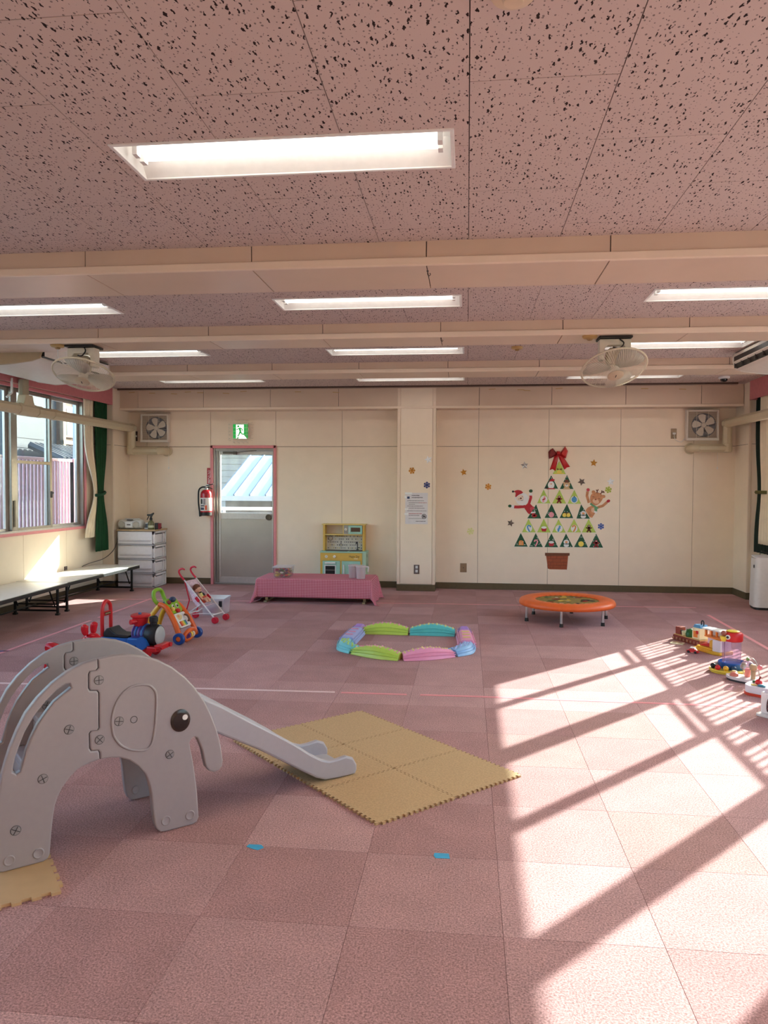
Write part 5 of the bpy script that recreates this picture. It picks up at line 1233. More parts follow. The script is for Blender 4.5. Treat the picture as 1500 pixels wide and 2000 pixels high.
# ================================================================= BALANCE RING
def seg(name, label, path, hfun, m, bump_m, bumps='dots', wd=.075):
    cen = sum((Vector((*p, 0)) for p in path), Vector())/len(path)
    t = thing(name, label, 'balance beam', (cen.x, cen.y, 0), group='pastel balance path pieces')
    pts = [Vector((*p, 0))-Vector((cen.x, cen.y, 0)) for p in path]; sp_ = spline(pts, 6); n = len(sp_); bm = NB(); rows = []
    for i, p in enumerate(sp_):
        d = (sp_[min(i+1, n-1)]-sp_[max(i-1, 0)]).normalized(); s = Vector((d.y, -d.x, 0)); u = i/(n-1); h_ = hfun(u)
        row = []
        for q, z in ((-1, 0), (-.97, .012), (-.82, h_*.42), (-.68, h_*.72), (-.55, h_*.93), (-.42, h_), (.42, h_), (.55, h_*.93), (.68, h_*.72), (.82, h_*.42), (.97, .012), (1, 0)):
            e = .003 if i == 0 else (-.003 if i == n-1 else 0)
            row.append(bm.verts.new(p+d*e+s*q*wd+Vector((0, 0, z))))
        rows.append(row)
    for A, B in zip(rows, rows[1:]):
        for k in range(len(A)-1): face(bm, (A[k], A[k+1], B[k+1], B[k]))
    face(bm, rows[0][::-1]); face(bm, rows[-1]); face(bm, [r[0] for r in rows]+[r[-1] for r in rows[::-1]])
    body = obj('body', bm, m, t, bevel=.004, smooth=30)
    # side flutes
    for q0 in (-1, 1):
        for lv in (.3, .6):
            bm = NB(); L_ = []
            for i, p in enumerate(sp_):
                d = (sp_[min(i+1, n-1)]-sp_[max(i-1, 0)]).normalized(); s = Vector((d.y, -d.x, 0)); h_ = hfun(i/(n-1)); L_.append(p+s*q0*wd*(.995-.28*lv)+Vector((0, 0, .01+h_*lv)))
            tube(bm, L_, .004, 5); obj('flute', bm, m, body, smooth=60)
    bm = NB()
    if bumps == 'dots':
        for i in range(1, n-1):
            p = sp_[i]; d = (sp_[i+1]-sp_[i-1]).normalized(); s = Vector((d.y, -d.x, 0))
            for q in ((-.32, .32) if i % 2 else (0,)):
                M = Matrix.Translation(p+s*q*wd+Vector((0, 0, hfun(i/(n-1))-.002)))
                lathe(bm, [(.009, 0), (.008, .006), (.004, .009), (0, .0095)], 8, M)
    else:
        for k in range(1, 4):
            i = int(n*k/4); p = sp_[i]; d = (sp_[min(i+1, n-1)]-sp_[i-1]).normalized(); s = Vector((d.y, -d.x, 0)); z = Vector((0, 0, hfun(i/(n-1))+.002))
            tube(bm, [p-s*wd*.4+z, p+s*wd*.4+z], .007, 6)
    obj('grip_bumps', bm, bump_m, t, smooth=50, kind='stuff')
    return t
lime = P('pastel_lime', (196, 224, 96), .35); teal = P('pastel_teal', (96, 206, 204), .35); ppink = P('pastel_pink', (248, 166, 200), .35); pblue = P('pastel_blue', (156, 202, 244), .35); peri = P('pastel_periwinkle', (176, 188, 238), .35); purp = P('pastel_purple', (188, 150, 220), .35); cyan = P('pastel_cyan', (128, 216, 222), .35); pyel = P('pastel_yellow', (240, 226, 140), .35); bpk = P('bump_pink', (238, 160, 186), .35)
hump = lambda lo, hi: (lambda u: lo+(hi-lo)*math.sin(PI*u)**1.3)
flat = lambda h_: (lambda u: h_)
seg('balance_beam', 'lime balance beam piece with pink dots, front left of the ring', [(-.535, 6.188), (-.74, 6.245), (-.935, 6.375)], hump(.05, .092), lime, bpk)
seg('balance_beam', 'pink balance beam piece with yellow dots, front right of the ring', [(-.525, 6.188), (-.32, 6.245), (-.125, 6.375)], hump(.05, .092), ppink, pyel)
seg('balance_beam', 'cyan corner piece with lime dots, front left corner of the ring', [(-.945, 6.385), (-1.05, 6.49), (-1.075, 6.70)], hump(.055, .075), cyan, lime)
seg('balance_beam', 'pale blue corner piece with lilac dots, front right corner of the ring', [(-.115, 6.385), (-.01, 6.49), (.015, 6.70)], hump(.055, .075), pblue, peri)
seg('balance_beam', 'periwinkle piece with pink ridges, left side of the ring', [(-1.072, 6.715), (-1.06, 6.95), (-1.048, 7.19)], flat(.07), peri, bpk, 'ridges', .085)
seg('balance_beam', 'pink piece with yellow ridges, right side of the ring', [(.012, 6.715), (.0, 6.95), (-.014, 7.19)], flat(.07), ppink, pyel, 'ridges', .085)
seg('balance_beam', 'plain purple corner piece at the back left of the ring', [(-1.045, 7.205), (-1.045, 7.29), (-1.04, 7.37)], flat(.068), purp, purp, 'ridges', .072)
seg('balance_beam', 'plain purple corner piece at the back right of the ring', [(-.016, 7.205), (-.016, 7.29), (-.022, 7.37)], flat(.068), purp, purp, 'ridges', .072)
seg('balance_beam', 'lime balance beam piece with pink dots, back left of the ring', [(-.995, 7.262), (-.77, 7.262), (-.553, 7.262)], hump(.058, .105), lime, bpk)
seg('balance_beam', 'teal balance beam piece with yellow dots, back right of the ring', [(-.54, 7.262), (-.32, 7.262), (-.105, 7.262)], hump(.058, .105), teal, pyel)
# ================================================================= WALL DECORATIONS
dkg = P('card_dark_green', (22, 82, 52), .55, var=.25, scale=14); ltg = P('card_light_green', (186, 206, 92), .55, var=.14, scale=14); edge = P('card_white_edge', (238, 232, 220), .6)
YW = YF-.0005
def card(name, par, poly, m, y=0.0, th=.001):
    bm = NB(); plate(bm, poly, lambda a, b, q: Vector((a, y-q, b)), th); return obj(name, bm, m, par)
def col(name, c): return P('card_'+name, c, .6)
Wh, Rd, Br, Or, Bl, Yl, Pk, Tan, Gn, Bk, Dr = col('white', (236, 232, 230)), col('red', (186, 36, 48)), col('brown', (112, 58, 38)), col('orange', (232, 150, 84)), col('blue', (84, 154, 206)), col('yellow', (240, 214, 96)), col('pink', (236, 156, 168)), col('tan', (216, 180, 136)), col('green', (70, 130, 66)), col('black', (40, 34, 36)), col('dark_red', (140, 30, 42))
L1, L2 = -.0022, -.0034
def deco(p, kind, cz=-.03):
    "ornament printed and cut in the middle of a card; local coords"
    E_ = lambda x, z, rx, rz=None, rot=0: ellipse(x, z+cz, rx, rz or rx, 16, 0, rot)
    def a(nm, poly, m, y=L2): card(nm, p, poly, m, y)
    def halo(rx, rz=None): a('halo', E_(0, 0, rx, rz), Wh, L1)
    if kind == 'snowman': a('body', E_(0, -.028, .036, .026), Wh); a('head', E_(0, .014, .038, .033), Wh); a('nose', E_(0, .014, .018, .013), Or, L2-.001); a('scarf', thick([(-.03, -.012), (0, -.018), (.03, -.012)], .003) if cz == 0 else [(x, z+cz) for x, z in thick([(-.03, -.010), (0, -.016), (.03, -.010)], .003)], Bk, L2-.001)
    elif kind == 'santa': a('beard', E_(0, -.002, .045, .052), Wh); a('cap', [(x, z+cz) for x, z in ((-.034, .045), (.036, .05), (.05, .07), (.01, .088))], Rd, L2-.001); a('nose', E_(0, .012, .010, .008), Or, L2-.001); a('coat', [(x, z+cz) for x, z in ((-.06, -.06), (.06, -.06), (.04, -.045), (-.04, -.045))], Rd, L2-.0012); a('mitten', E_(-.066, -.04, .016, .014), Bk, L2-.0014)
    elif kind == 'bear': a('head', E_(0, .0, .045, .038), Tan); a('muzzle', E_(0, -.008, .022, .017), Wh, L2-.001); a('nose', E_(0, .0, .008, .006), Bk, L2-.0015); a('ear', E_(-.038, .028, .013), Tan); a('ear', E_(.038, .028, .013), Tan); a('hat', [(x, z+cz) for x, z in ((-.03, .03), (.03, .03), (.02, .07), (-.02, .07))], Br, L2-.001); a('body', [(x, z+cz) for x, z in ((-.05, -.062), (.05, -.062), (.035, -.034), (-.035, -.034))], Tan)
    elif kind == 'gingerbread' or kind == 'ginger_red':
        m = Br if kind == 'gingerbread' else Dr
        a('head', E_(0, .03, .021), m); a('torso', E_(0, -.006, .02, .026), m); a('arms', [(x, z+cz) for x, z in thick([(-.042, .008), (0, .006), (.042, .008)], .0085)], m); a('leg', [(x, z+cz) for x, z in thick([(-.006, -.02), (-.028, -.052)], .0105)], m); a('leg', [(x, z+cz) for x, z in thick([(.006, -.02), (.028, -.052)], .0105)], m); a('icing', E_(0, .033, .009, .006), Wh, L2-.001)
    elif kind == 'ball_pink': a('bauble', E_(0, -.012, .037), Pk); a('cap', E_(0, .03, .008), Dr)
    elif kind == 'ball_yellow': a('bauble', E_(0, -.01, .037), Yl)
    elif kind == 'ball_blue': halo(.05); a('bauble', E_(0, 0, .036, .04), Bl); a('cap', E_(0, .04, .01), Gn)
    elif kind == 'sock': a('foot', E_(.006, -.022, .034, .02, .25), Rd); a('leg', [(x, z+cz) for x, z in ((-.03, -.02), (.018, -.03), (.012, .02), (-.035, .016))], Rd); a('cuff', [(x, z+cz) for x, z in ((-.044, .012), (.018, .018), (.018, .036), (-.046, .03))], Wh, L2-.001)
    elif kind == 'cup': a('cup', [(x, z+cz) for x, z in ((-.038, .0), (.038, .0), (.026, -.042), (-.026, -.042))], Rd); a('cream', E_(0, .012, .036, .017), Wh, L2-.001)
    elif kind == 'bells': a('bell', E_(-.024, -.014, .032, .028, .5), Yl); a('bell', E_(.024, -.014, .032, .028, -.5), Yl); a('ribbon', [(x, z+cz) for x, z in ((-.036, .03), (0, .012), (.036, .03), (.03, .012), (0, .004), (-.03, .012))], Br, L2-.001)
    elif kind in ('cane_blue', 'cane_orange', 'cane_pink'):
        m = {'cane_blue': Bl, 'cane_orange': Or, 'cane_pink': Pk}[kind]; s = -1 if kind == 'cane_blue' else 1
        if kind != 'cane_pink': halo(.046, .05)
        a('cane', [(s*x, z+cz) for x, z in thick([(-.024, .016), (-.016, .036), (.006, .04), (.02, .022), (.012, -.005), (-.01, -.046)], .0095)], m)
    elif kind in ('stick_pink', 'stick_blue'): halo(.05); a('stick', [(x, z+cz) for x, z in thick([(-.012, -.04), (.0, 0), (.014, .04)], .012)], Pk if kind == 'stick_pink' else Bl); a('bow', E_(0, 0, .026, .009, .4), Rd if kind == 'stick_pink' else Bl, L2-.001)
    elif kind == 'gift': a('box', [(x, z+cz) for x, z in ((-.032, -.036), (.036, -.036), (.032, .01), (-.03, .012))], Or); a('ribbon', [(x, z+cz) for x, z in thick([(.0, -.036), (.0, .012)], .005)], Tan, L2-.001); a('bow', E_(-.012, .02, .016, .009, .5), Or); a('bow', E_(.014, .02, .016, .009, -.5), Or)
    elif kind == 'top_bow': a('bells', E_(0, -.02, .034, .022), Yl); a('bow', [(x, z+cz) for x, z in ((-.034, .03), (0, .014), (.034, .03), (.034, .004), (0, .012), (-.034, .004))], Br, L2-.001); a('band', [(x, z+cz) for x, z in ((-.07, -.05), (.07, -.05), (.05, -.036), (-.05, -.036))], Yl, L2)
TRI = [[(1.249, 1.785, 1.164, 1.339, 1.605, 'top_bow')],
 [(1.144, 1.588, 1.05, 1.238, 1.405, 'santa'), (1.355, 1.594, 1.262, 1.444, 1.402, 'bear')],
 [(1.044, 1.393, .957, 1.139, 1.203, 'stick_pink'), (1.258, 1.394, 1.16, 1.348, 1.202, 'ginger_red'), (1.456, 1.392, 1.366, 1.548, 1.201, 'ball_blue')],
 [(.945, 1.188, .826, 1.013, .994, 'sock'), (1.153, 1.195, 1.061, 1.243, 1.003, 'ball_pink'), (1.36, 1.197, 1.263, 1.446, 1.003, 'bells'), (1.55, 1.192, 1.49, 1.671, .998, 'snowman')],
 [(.843, .989, .756, .942, .802, 'cane_blue'), (1.051, .993, .961, 1.146, .802, 'cup'), (1.249, .989, 1.164, 1.349, .803, 'stick_blue'), (1.458, .991, 1.368, 1.555, .808, 'cane_orange'), (1.654, .996, 1.564, 1.753, .808, 'gingerbread')],
 [(.74, .791, .652, .837, .603, 'gift'), (.943, .792, .857, 1.042, .6, 'cane_pink'), (1.156, .791, 1.064, 1.248, .6, 'cup'), (1.353, .791, 1.268, 1.448, .605, 'snowman'), (1.558, .793, 1.463, 1.649, .605, 'ball_yellow'), (1.757, .793, 1.665, 1.851, .603, 'ginger_red')]]
NM = {'top_bow': 'brown bow and bells', 'santa': 'white-bearded Santa', 'bear': 'bear in a hat', 'stick_pink': 'pink wrapped sweet', 'ginger_red': 'red-brown gingerbread figure', 'ball_blue': 'blue bauble', 'sock': 'red stocking', 'ball_pink': 'pink bauble', 'bells': 'yellow bells', 'snowman': 'white snowman', 'cane_blue': 'blue candy cane', 'cup': 'red cup with cream', 'stick_blue': 'blue wrapped sweet', 'cane_orange': 'orange candy cane', 'gingerbread': 'brown gingerbread figure', 'gift': 'orange gift box', 'cane_pink': 'pink candy cane', 'ball_yellow': 'yellow bauble'}
ROWN = ['top', 'second', 'third', 'fourth', 'fifth', 'bottom']
rr = random.Random(2)
for r, row in enumerate(TRI):
    for (ax, az, x0, x1, zb, kd) in row:
        dark = r in (1, 3, 5); cx, cz = (x0+x1)/2, zb+(az-zb)*.4
        t = thing('paper_triangle', '%s green paper triangle with %s, %s row of the wall tree' % ('dark' if dark else 'light', NM[kd], ROWN[r]), 'decoration', (cx, YW, cz), group='paper triangles of the wall tree')
        g_ = .005; card('white_border', t, [(ax-cx, az-cz+g_*1.6), (x0-cx-g_*1.2, zb-cz-g_), (x1-cx+g_*1.2, zb-cz-g_)], edge, 0, .001)
        card('green_card', t, [(ax-cx, az-cz), (x0-cx, zb-cz), (x1-cx, zb-cz)], dkg if dark else ltg, -.0011, .001)
        if dark:
            for _ in range(7):
                u, v = rr.random(), rr.random()
                if u+v > 1: u, v = 1-u, 1-v
                px_, pz_ = (ax-cx)*(1-u-v)+(x0-cx)*u+(x1-cx)*v, (az-cz)*(1-u-v)+(zb-cz)*(u+v)
                card('snow_dot', t, ellipse(px_*.85, pz_*.85, .005, .005, 8), Wh, L1)
        deco(t, kd, -.02)
# bow on top of the tree
t = thing('ribbon_bow', 'large red satin ribbon bow at the top of the wall tree', 'bow', (1.235, YW, 1.86))
satin = mat('red_satin', (190, 26, 32), .3, var=.12, scale=9); satd = mat('dark_red_satin', (130, 18, 28), .35, var=.15, scale=9)
def puff(name, poly, m, d0, d1):
    bm = NB(); n = len(poly); cx, cz = sum(p[0] for p in poly)/n, sum(p[1] for p in poly)/n
    A = [bm.verts.new((a, -d0, b)) for a, b in poly]; B = [bm.verts.new((cx+(a-cx)*.6, -d1, cz+(b-cz)*.6)) for a, b in poly]
    for k in range(n): face(bm, (A[k], A[(k+1) % n], B[(k+1) % n], B[k]))
    face(bm, B); face(bm, A[::-1]); return obj(name, bm, m, t, smooth=45)
puff('tail', [(-.015, .03), (-.055, -.02), (-.115, -.20), (-.075, -.185), (-.035, -.215), (.005, .0)], satin, .004, .022)
puff('tail', [(-.005, .02), (.05, .005), (.16, -.155), (.115, -.165), (.085, -.195), (.02, -.06)], satin, .006, .026)
puff('loop', [(-.02, .03), (-.075, .10), (-.115, .075), (-.135, .045), (-.125, -.045), (-.09, -.035), (-.02, .01)], satd, .01, .05)
puff('loop', [(.02, .03), (.09, .125), (.11, .09), (.128, .06), (.10, -.04), (.06, -.03), (.02, .01)], satin, .01, .05)
puff('knot', [(-.025, .06), (.025, .06), (.03, .01), (-.028, .008)], satin, .02, .065)
# pot under the tree
t = thing('paper_pot', 'paper plant pot with brick pattern under the wall tree', 'decoration', (1.24, YW, .41))
card('pot_body', t, [(-.152, .07), (.145, .075), (.131, -.116), (-.1, -.115), (-.128, -.105)], P('pot_brick', (158, 76, 42), .6, var=.12), 0, .0012)
card('pot_rim', t, [(-.168, .112), (.164, .113), (.164, .078), (.150, .074), (-.153, .069), (-.168, .073)], P('pot_rim', (112, 62, 36), .6, var=.12), -.0013, .0012)
bm = NB()
for z in (.03, -.015, -.06): box(bm, -.13, .135, -.0016, -.0013, z-.002, z+.002)
for k, z in enumerate((.05, .008, -.037, -.085)):
    for x in ((-.06, .04) if k % 2 else (-.09, -.01, .085)): box(bm, x-.0015, x+.0015, -.0016, -.0013, z-.02, z+.02)
obj('brick_lines', bm, P('pot_line', (96, 46, 30), .6), t, kind='stuff')
# Santa cut-out
t = thing('santa_cutout', 'paper cut-out Santa waving both arms left of the wall tree', 'decoration', (.75, YW, 1.2))
O = lambda pts: [(a-.75, b-1.2) for a, b in pts]
card('arm', t, O(thick([(.61, 1.152), (.70, 1.15), (.80, 1.158)], .02)), Rd, 0); card('arm', t, O(thick([(.867, 1.33), (.872, 1.28), (.845, 1.19)], .018)), Rd, 0)
card('body', t, O([(.775, 1.15), (.845, 1.215), (.925, 1.135), (.855, 1.05), (.83, 1.07)]), Rd, -.0002)
card('cuff', t, O(thick([(.605, 1.156), (.645, 1.15)], .024)), Wh, -.0014); card('cuff', t, O(thick([(.868, 1.345), (.866, 1.31)], .024)), Wh, -.0014)
card('mitten', t, O(ellipse(.587, 1.163, .024, .02)), P('card_forest', (40, 84, 48), .6), -.0014); card('mitten', t, O(ellipse(.87, 1.372, .025, .022)), P('card_forest', (40, 84, 48), .6), -.0014)
fc = card('beard', t, O(s2([(.651, 1.275), (.70, 1.32), (.755, 1.345), (.815, 1.325), (.842, 1.26), (.82, 1.2), (.76, 1.172), (.70, 1.19), (.672, 1.23)])), Wh, -.0016)
card('face', fc, O(ellipse(.725, 1.275, .052, .038, 18, 0, .35)), P('card_skin', (238, 214, 196), .6), -.0028)
card('cap', t, O(s2([(.662, 1.285), (.71, 1.32), (.762, 1.345), (.74, 1.375), (.69, 1.385), (.65, 1.372), (.64, 1.36), (.665, 1.345)], 3)), Rd, -.0030); card('cap_bobble', t, O(ellipse(.628, 1.363, .016, .014)), Bk, -.0032)
card('nose', fc, O(ellipse(.735, 1.27, .013, .012)), Br, -.004); card('eye', fc, O(ellipse(.71, 1.262, .005, .006)), Bk, -.004); card('eye', fc, O(ellipse(.752, 1.292, .005, .006)), Bk, -.004)
card('smile', fc, O(thick([(.735, 1.243), (.755, 1.238), (.768, 1.252)], .0025)), Bk, -.004); card('coat_fold', t, O([(.86, 1.14), (.91, 1.16), (.925, 1.135), (.87, 1.09)]), P('card_rose', (206, 72, 84), .6), -.0016)
# reindeer-bear cut-out
t = thing('reindeer_cutout', 'paper cut-out brown reindeer waving both arms right of the wall tree', 'decoration', (1.75, YW, 1.2))
O = lambda pts: [(a-1.75, b-1.2) for a, b in pts]
fur = P('card_fur', (206, 140, 98), .65, var=.2, scale=30); furl = P('card_fur_pale', (232, 190, 156), .65)
card('arm', t, O(thick([(1.634, 1.37), (1.626, 1.31), (1.655, 1.215)], .018)), fur, 0); card('arm', t, O(thick([(1.895, 1.225), (1.84, 1.175), (1.77, 1.152)], .018)), fur, 0)
card('mitten', t, O(ellipse(1.64, 1.392, .022, .022)), P('card_rose', (206, 72, 84), .6), -.0013); card('mitten', t, O(ellipse(1.912, 1.24, .026, .02, 14, 0, .5)), Rd, -.0013)
card('body', t, O([(1.64, 1.15), (1.70, 1.18), (1.765, 1.12), (1.70, 1.01), (1.665, 1.02), (1.61, 1.11)]), fur, -.0003)
card('belly', t, O(ellipse(1.715, 1.115, .03, .034)), furl, -.0013)
hd = card('head', t, O(s2([(1.675, 1.22), (1.672, 1.30), (1.71, 1.352), (1.78, 1.355), (1.842, 1.305), (1.81, 1.225), (1.75, 1.18), (1.70, 1.19)])), fur, -.0014)
card('ear', hd, O(ellipse(1.712, 1.363, .024, .022)), fur, -.0026); card('ear', hd, O(ellipse(1.848, 1.302, .024, .022)), fur, -.0026)
card('muzzle', hd, O(ellipse(1.745, 1.235, .045, .032, 16, 0, -.4)), furl, -.0026); card('nose', hd, O(ellipse(1.742, 1.262, .014, .012)), P('card_nose', (170, 100, 70), .6), -.0038)
for ex in (1.712, 1.785): card('eye', hd, O(thick([(ex-.012, 1.295-(ex-1.712)*.3), (ex, 1.302-(ex-1.712)*.3), (ex+.012, 1.293-(ex-1.712)*.3)], .003)), Br, -.0026)
for pl in ([(1.758, 1.345), (1.762, 1.37), (1.748, 1.395)], [(1.762, 1.37), (1.776, 1.40)], [(1.80, 1.335), (1.822, 1.355), (1.852, 1.375)], [(1.822, 1.355), (1.825, 1.385)], [(1.835, 1.362), (1.86, 1.355)]): card('antler', hd, O(thick(pl, .006)), Br, -.0027)
card('scarf', t, O([(1.665, 1.195), (1.70, 1.17), (1.775, 1.13), (1.782, 1.15), (1.72, 1.185), (1.68, 1.215)]), P('card_sage', (104, 160, 116), .6), -.0030); card('scarf_end', t, O([(1.725, 1.155), (1.765, 1.14), (1.765, 1.09), (1.73, 1.10)]), P('card_sage', (104, 160, 116), .6), -.0042); card('fringe', t, O([(1.722, 1.108), (1.768, 1.094), (1.762, 1.068), (1.722, 1.082)]), Wh, -.0054)
# stars and snowflakes
silver = mat('silver_foil', (196, 188, 186), .3, .8, var=.3, scale=20); whites = P('pearl_white', (240, 240, 242), .3); gold = mat('gold_foil', (204, 142, 56), .35, .5, var=.15); bronze = mat('bronze_foil', (120, 100, 92), .4, .6, var=.3)
def sticker(name, x, z, y, m, kind, R, rot, label):
    t = thing(name, label, 'decoration', (x, y, z), group='foil stars and snowflakes on the wall')
    if kind == 'star':
        bm = NB(); pts = star(0, 0, R, R*.48, 5, rot); A = [bm.verts.new((a, -.002, b)) for a, b in pts]; B0 = [bm.verts.new((a, 0, b)) for a, b in pts]; c = bm.verts.new((0, -.012, 0))
        for k in range(10): face(bm, (A[k], A[(k+1) % 10], c)); face(bm, (A[k], A[(k+1) % 10], B0[(k+1) % 10], B0[k]))
        obj('star', bm, m, t)
    else:
        bm = NB()
        for k in range(6):
            a0 = rot+k*PI/3; plate(bm, thick([(0, 0), (R*math.cos(a0), R*math.sin(a0))], .0075), lambda a, b, q: Vector((a, -q, b)), .002+.0001*k)
            for s in (-.5, .5): plate(bm, thick([(R*.5*math.cos(a0), R*.5*math.sin(a0)), (R*.5*math.cos(a0)+R*.42*math.cos(a0+s*1.6), R*.5*math.sin(a0)+R*.42*math.sin(a0+s*1.6))], .005), lambda a, b, q: Vector((a, -q, b)), .0024+.0001*k)
        obj('flake', bm, m, t)
        bm = NB(); lathe(bm, [(R*.3, 0), (R*.26, .004), (0, .0045)], 12, Matrix.Rotation(PI/2, 4, 'X')); obj('centre', bm, m, t)
PY = 10.2675
sticker('foil_star', -.526, 1.792, PY, whites, 'star', .055, PI/2+.3, 'white star at the top right of the column')
sticker('foil_snowflake', -.749, 1.642, PY, gold, 'flake', .046, .1, 'gold snowflake at the left of the column')
sticker('foil_snowflake', -.545, 1.447, PY, P('navy_foil', (44, 62, 128), .35), 'flake', .046, .5, 'navy snowflake on the column above the notice')
sticker('foil_star', -.052, 1.627, YW, gold, 'star', .05, PI/2+.2, 'gold star on the wall just right of the column')
sticker('foil_snowflake', .288, 1.429, YW, gold, 'flake', .045, .4, 'gold snowflake midway between the column and the tree')
sticker('foil_snowflake', .05, .808, YW, P('lemon_foil', (224, 220, 150), .35), 'flake', .05, .2, 'pale lemon snowflake low on the wall beside the column')
sticker('foil_star', .782, 1.724, YW, silver, 'star', .055, PI/2+.1, 'silver star upper left of the red bow')
sticker('foil_star', 1.711, 1.758, YW, gold, 'star', .052, PI/2-.1, 'gold star upper right of the red bow')
sticker('foil_star', 1.552, 1.501, YW, bronze, 'star', .055, PI/2+.5, 'grey-brown star above the reindeer')
sticker('foil_star', 1.939, 1.503, YW, whites, 'star', .055, PI/2+.1, 'white star at the far right above the reindeer')
sticker('foil_star', .60, .927, YW, bronze, 'star', .052, PI/2-.3, 'dark bronze star below the Santa cut-out')
sticker('foil_snowflake', 1.91, 1.394, YW, P('lime_foil', (170, 186, 50), .35), 'flake', .046, .3, 'lime snowflake beside the reindeer antlers')
sticker('foil_snowflake', 1.818, .894, YW, P('cobalt_foil', (60, 96, 176), .35), 'flake', .044, PI/6, 'blue snowflake right of the fifth tree row')
# ================================================================= TOYS ON THE LEFT
def P3(name, c, r=.35): return P('toy_'+name, c, r)
tr_, tb, tbk, ty, tg, tw, to_ = P3('red', (206, 34, 40)), P3('blue', (38, 104, 184)), P3('black', (30, 28, 30), .45), P3('yellow', (238, 184, 52)), P3('lime', (136, 180, 40)), P3('white', (236, 232, 228)), P3('orange', (236, 104, 36))
# push-along walker
t = thing('baby_walker', 'baby walker with lime loop handle and blue wheels', 'walker', (-2.75, 6.69, 0), math.radians(-7)); t.scale = (1.12, 1.12, 1.06)
TRK = .14
for s in (-1, 1):
    bm = NB(); tube(bm, spline([(-.02, s*.085, .325), (.05, s*.10, .30), (.13, s*.12, .19), (.19, s*TRK, .06)], 5), [.03]*4*4 if 0 else .022, 8); obj('front_leg', bm, to_, t, smooth=60)
    bm = NB(); tube(bm, spline([(-.02, s*.07, .32), (-.09, s*.09, .22), (-.14, s*.11, .10), (-.155, s*.115, .035)], 5), .02, 8); obj('rear_leg', bm, ty, t, smooth=60)
    for x, r in ((.19, .05), (-.155, .036)):
        y = s*(TRK+.012 if x > 0 else .13); M = Matrix.Translation((x, y, r)) @ Matrix.Rotation(PI/2, 4, 'X')
        bm = NB(); lathe(bm, [(r*.45, -.018), (r*.9, -.018), (r, -.01), (r, .01), (r*.9, .018), (r*.45, .018)], 22, M); wl = obj('wheel', bm, P3('royal_blue', (32, 74, 150)), t, smooth=40)
        bm = NB(); lathe(bm, [(0, -.02), (r*.3, -.02), (r*.46, -.012), (r*.46, .012), (r*.3, .02), (0, .02)], 16, M); obj('hub_cap', bm, to_, wl, smooth=40)
bm = NB(); tube(bm, [(-.155, -.115, .045), (-.155, .115, .045)], .012, 8); obj('rear_bar', bm, ty, t, smooth=60)
bm = NB(); tube(bm, spline([(-.03, -.055, .30), (-.07, -.075, .36), (-.085, -.06, .42), (-.085, 0, .44), (-.085, .06, .42), (-.07, .075, .36), (-.03, .055, .30)], 5), .0165, 10); obj('loop_handle', bm, tg, t, smooth=60)
PM = Matrix.Translation((.075, 0, .225)) @ Matrix.Rotation(math.radians(58), 4, 'Y')     # panel: local x runs down the slope, z is its outward normal
def pan(name, poly, th, m, par=t, z0=0, **k):
    bm = NB(); plate(bm, poly, lambda a, b, q: PM @ Vector((a, b, z0+q)), th); return obj(name, bm, m, par, **k)
bk = pan('panel_back', rrect(-.14, .135, -.085, .085, .02), .02, P3('grey_panel', (60, 62, 60)), bevel=.004)
up = pan('upper_panel', rrect(-.145, -.005, -.09, .09, .035), .014, tg, z0=.021, bevel=.005, smooth=40)
lo = pan('lower_panel', rrect(0.0, .135, -.088, .088, .015), .014, tw, z0=.021, bevel=.005)
for y in (-.028, .034):
    pan('eye_ring', ellipse(-.066, y, .02, .017, 16), .004, tw, up, .0352); pan('pupil', ellipse(-.063, y, .011, .010, 12), .003, tbk, up, .0394)
bm = NB(); ball(bm, PM @ Vector((-.02, -.005, .042)), .024, 12, (1, 1, .8)); obj('red_button', bm, tr_, up, smooth=60)
bm = NB(); ball(bm, PM @ Vector((-.045, -.06, .04)), .02, 10); obj('yellow_knob', bm, P3('amber', (226, 190, 90)), up, smooth=60)
bm = NB(); ball(bm, PM @ Vector((-.125, .0, .05)), .026, 12, (1, 1.3, 1)); obj('top_lamp', bm, P3('navy', (38, 52, 84)), up, smooth=60)
bm = NB(); ball(bm, PM @ Vector((-.11, -.06, .04)), .02, 10); obj('side_roller', bm, P3('maroon', (140, 40, 40)), up, smooth=60)
for k, c in enumerate(((210, 70, 50), (236, 150, 60), (236, 210, 90), (110, 180, 110), (70, 120, 180))):
    pan('piano_key', [(.078, -.066+k*.0195), (.078, -.048+k*.0195), (.122, -.048+k*.0195), (.122, -.066+k*.0195)], .006, P3('key_%d' % k, c), lo, .0352)
pan('picture_print', s2([(.02, -.06), (.012, -.02), (.03, .02), (.055, .0), (.065, -.05)], 3), .002, P3('cream', (228, 204, 150)), lo, .0352); pan('picture_patch', ellipse(.03, -.035, .012, .012, 10), .002, P3('peach', (226, 150, 110)), lo, .0374)
bm = NB(); tube(bm, spline([PM @ Vector((.03, .045, .045)), PM @ Vector((.05, .055, .06)), PM @ Vector((.085, .055, .06)), PM @ Vector((.10, .05, .045))], 4), .009, 8); obj('toy_phone', bm, P3('brown', (128, 76, 50)), lo, smooth=60)
bm = NB(); tube(bm, [(.20+.04*math.cos(q*PI/10)*.4, .07*math.sin(q*PI/10)*1.2, .06+.045*math.cos(q*PI/10)) for q in range(20)], .018, 8, closed=True); obj('roller_cage', bm, to_, t, smooth=60)
for k, c in enumerate(((120, 80, 150), (236, 200, 90), (232, 220, 200))):
    bm = NB(); lathe(bm, [(0, -.012), (.03, -.012), (.03, .012), (0, .012)], 14, Matrix.Translation((.20, -.035+k*.035, .06)) @ Matrix.Rotation(PI/2, 4, 'X')); obj('spinning_roller', bm, P3('roll_%d' % k, c), t, smooth=40)
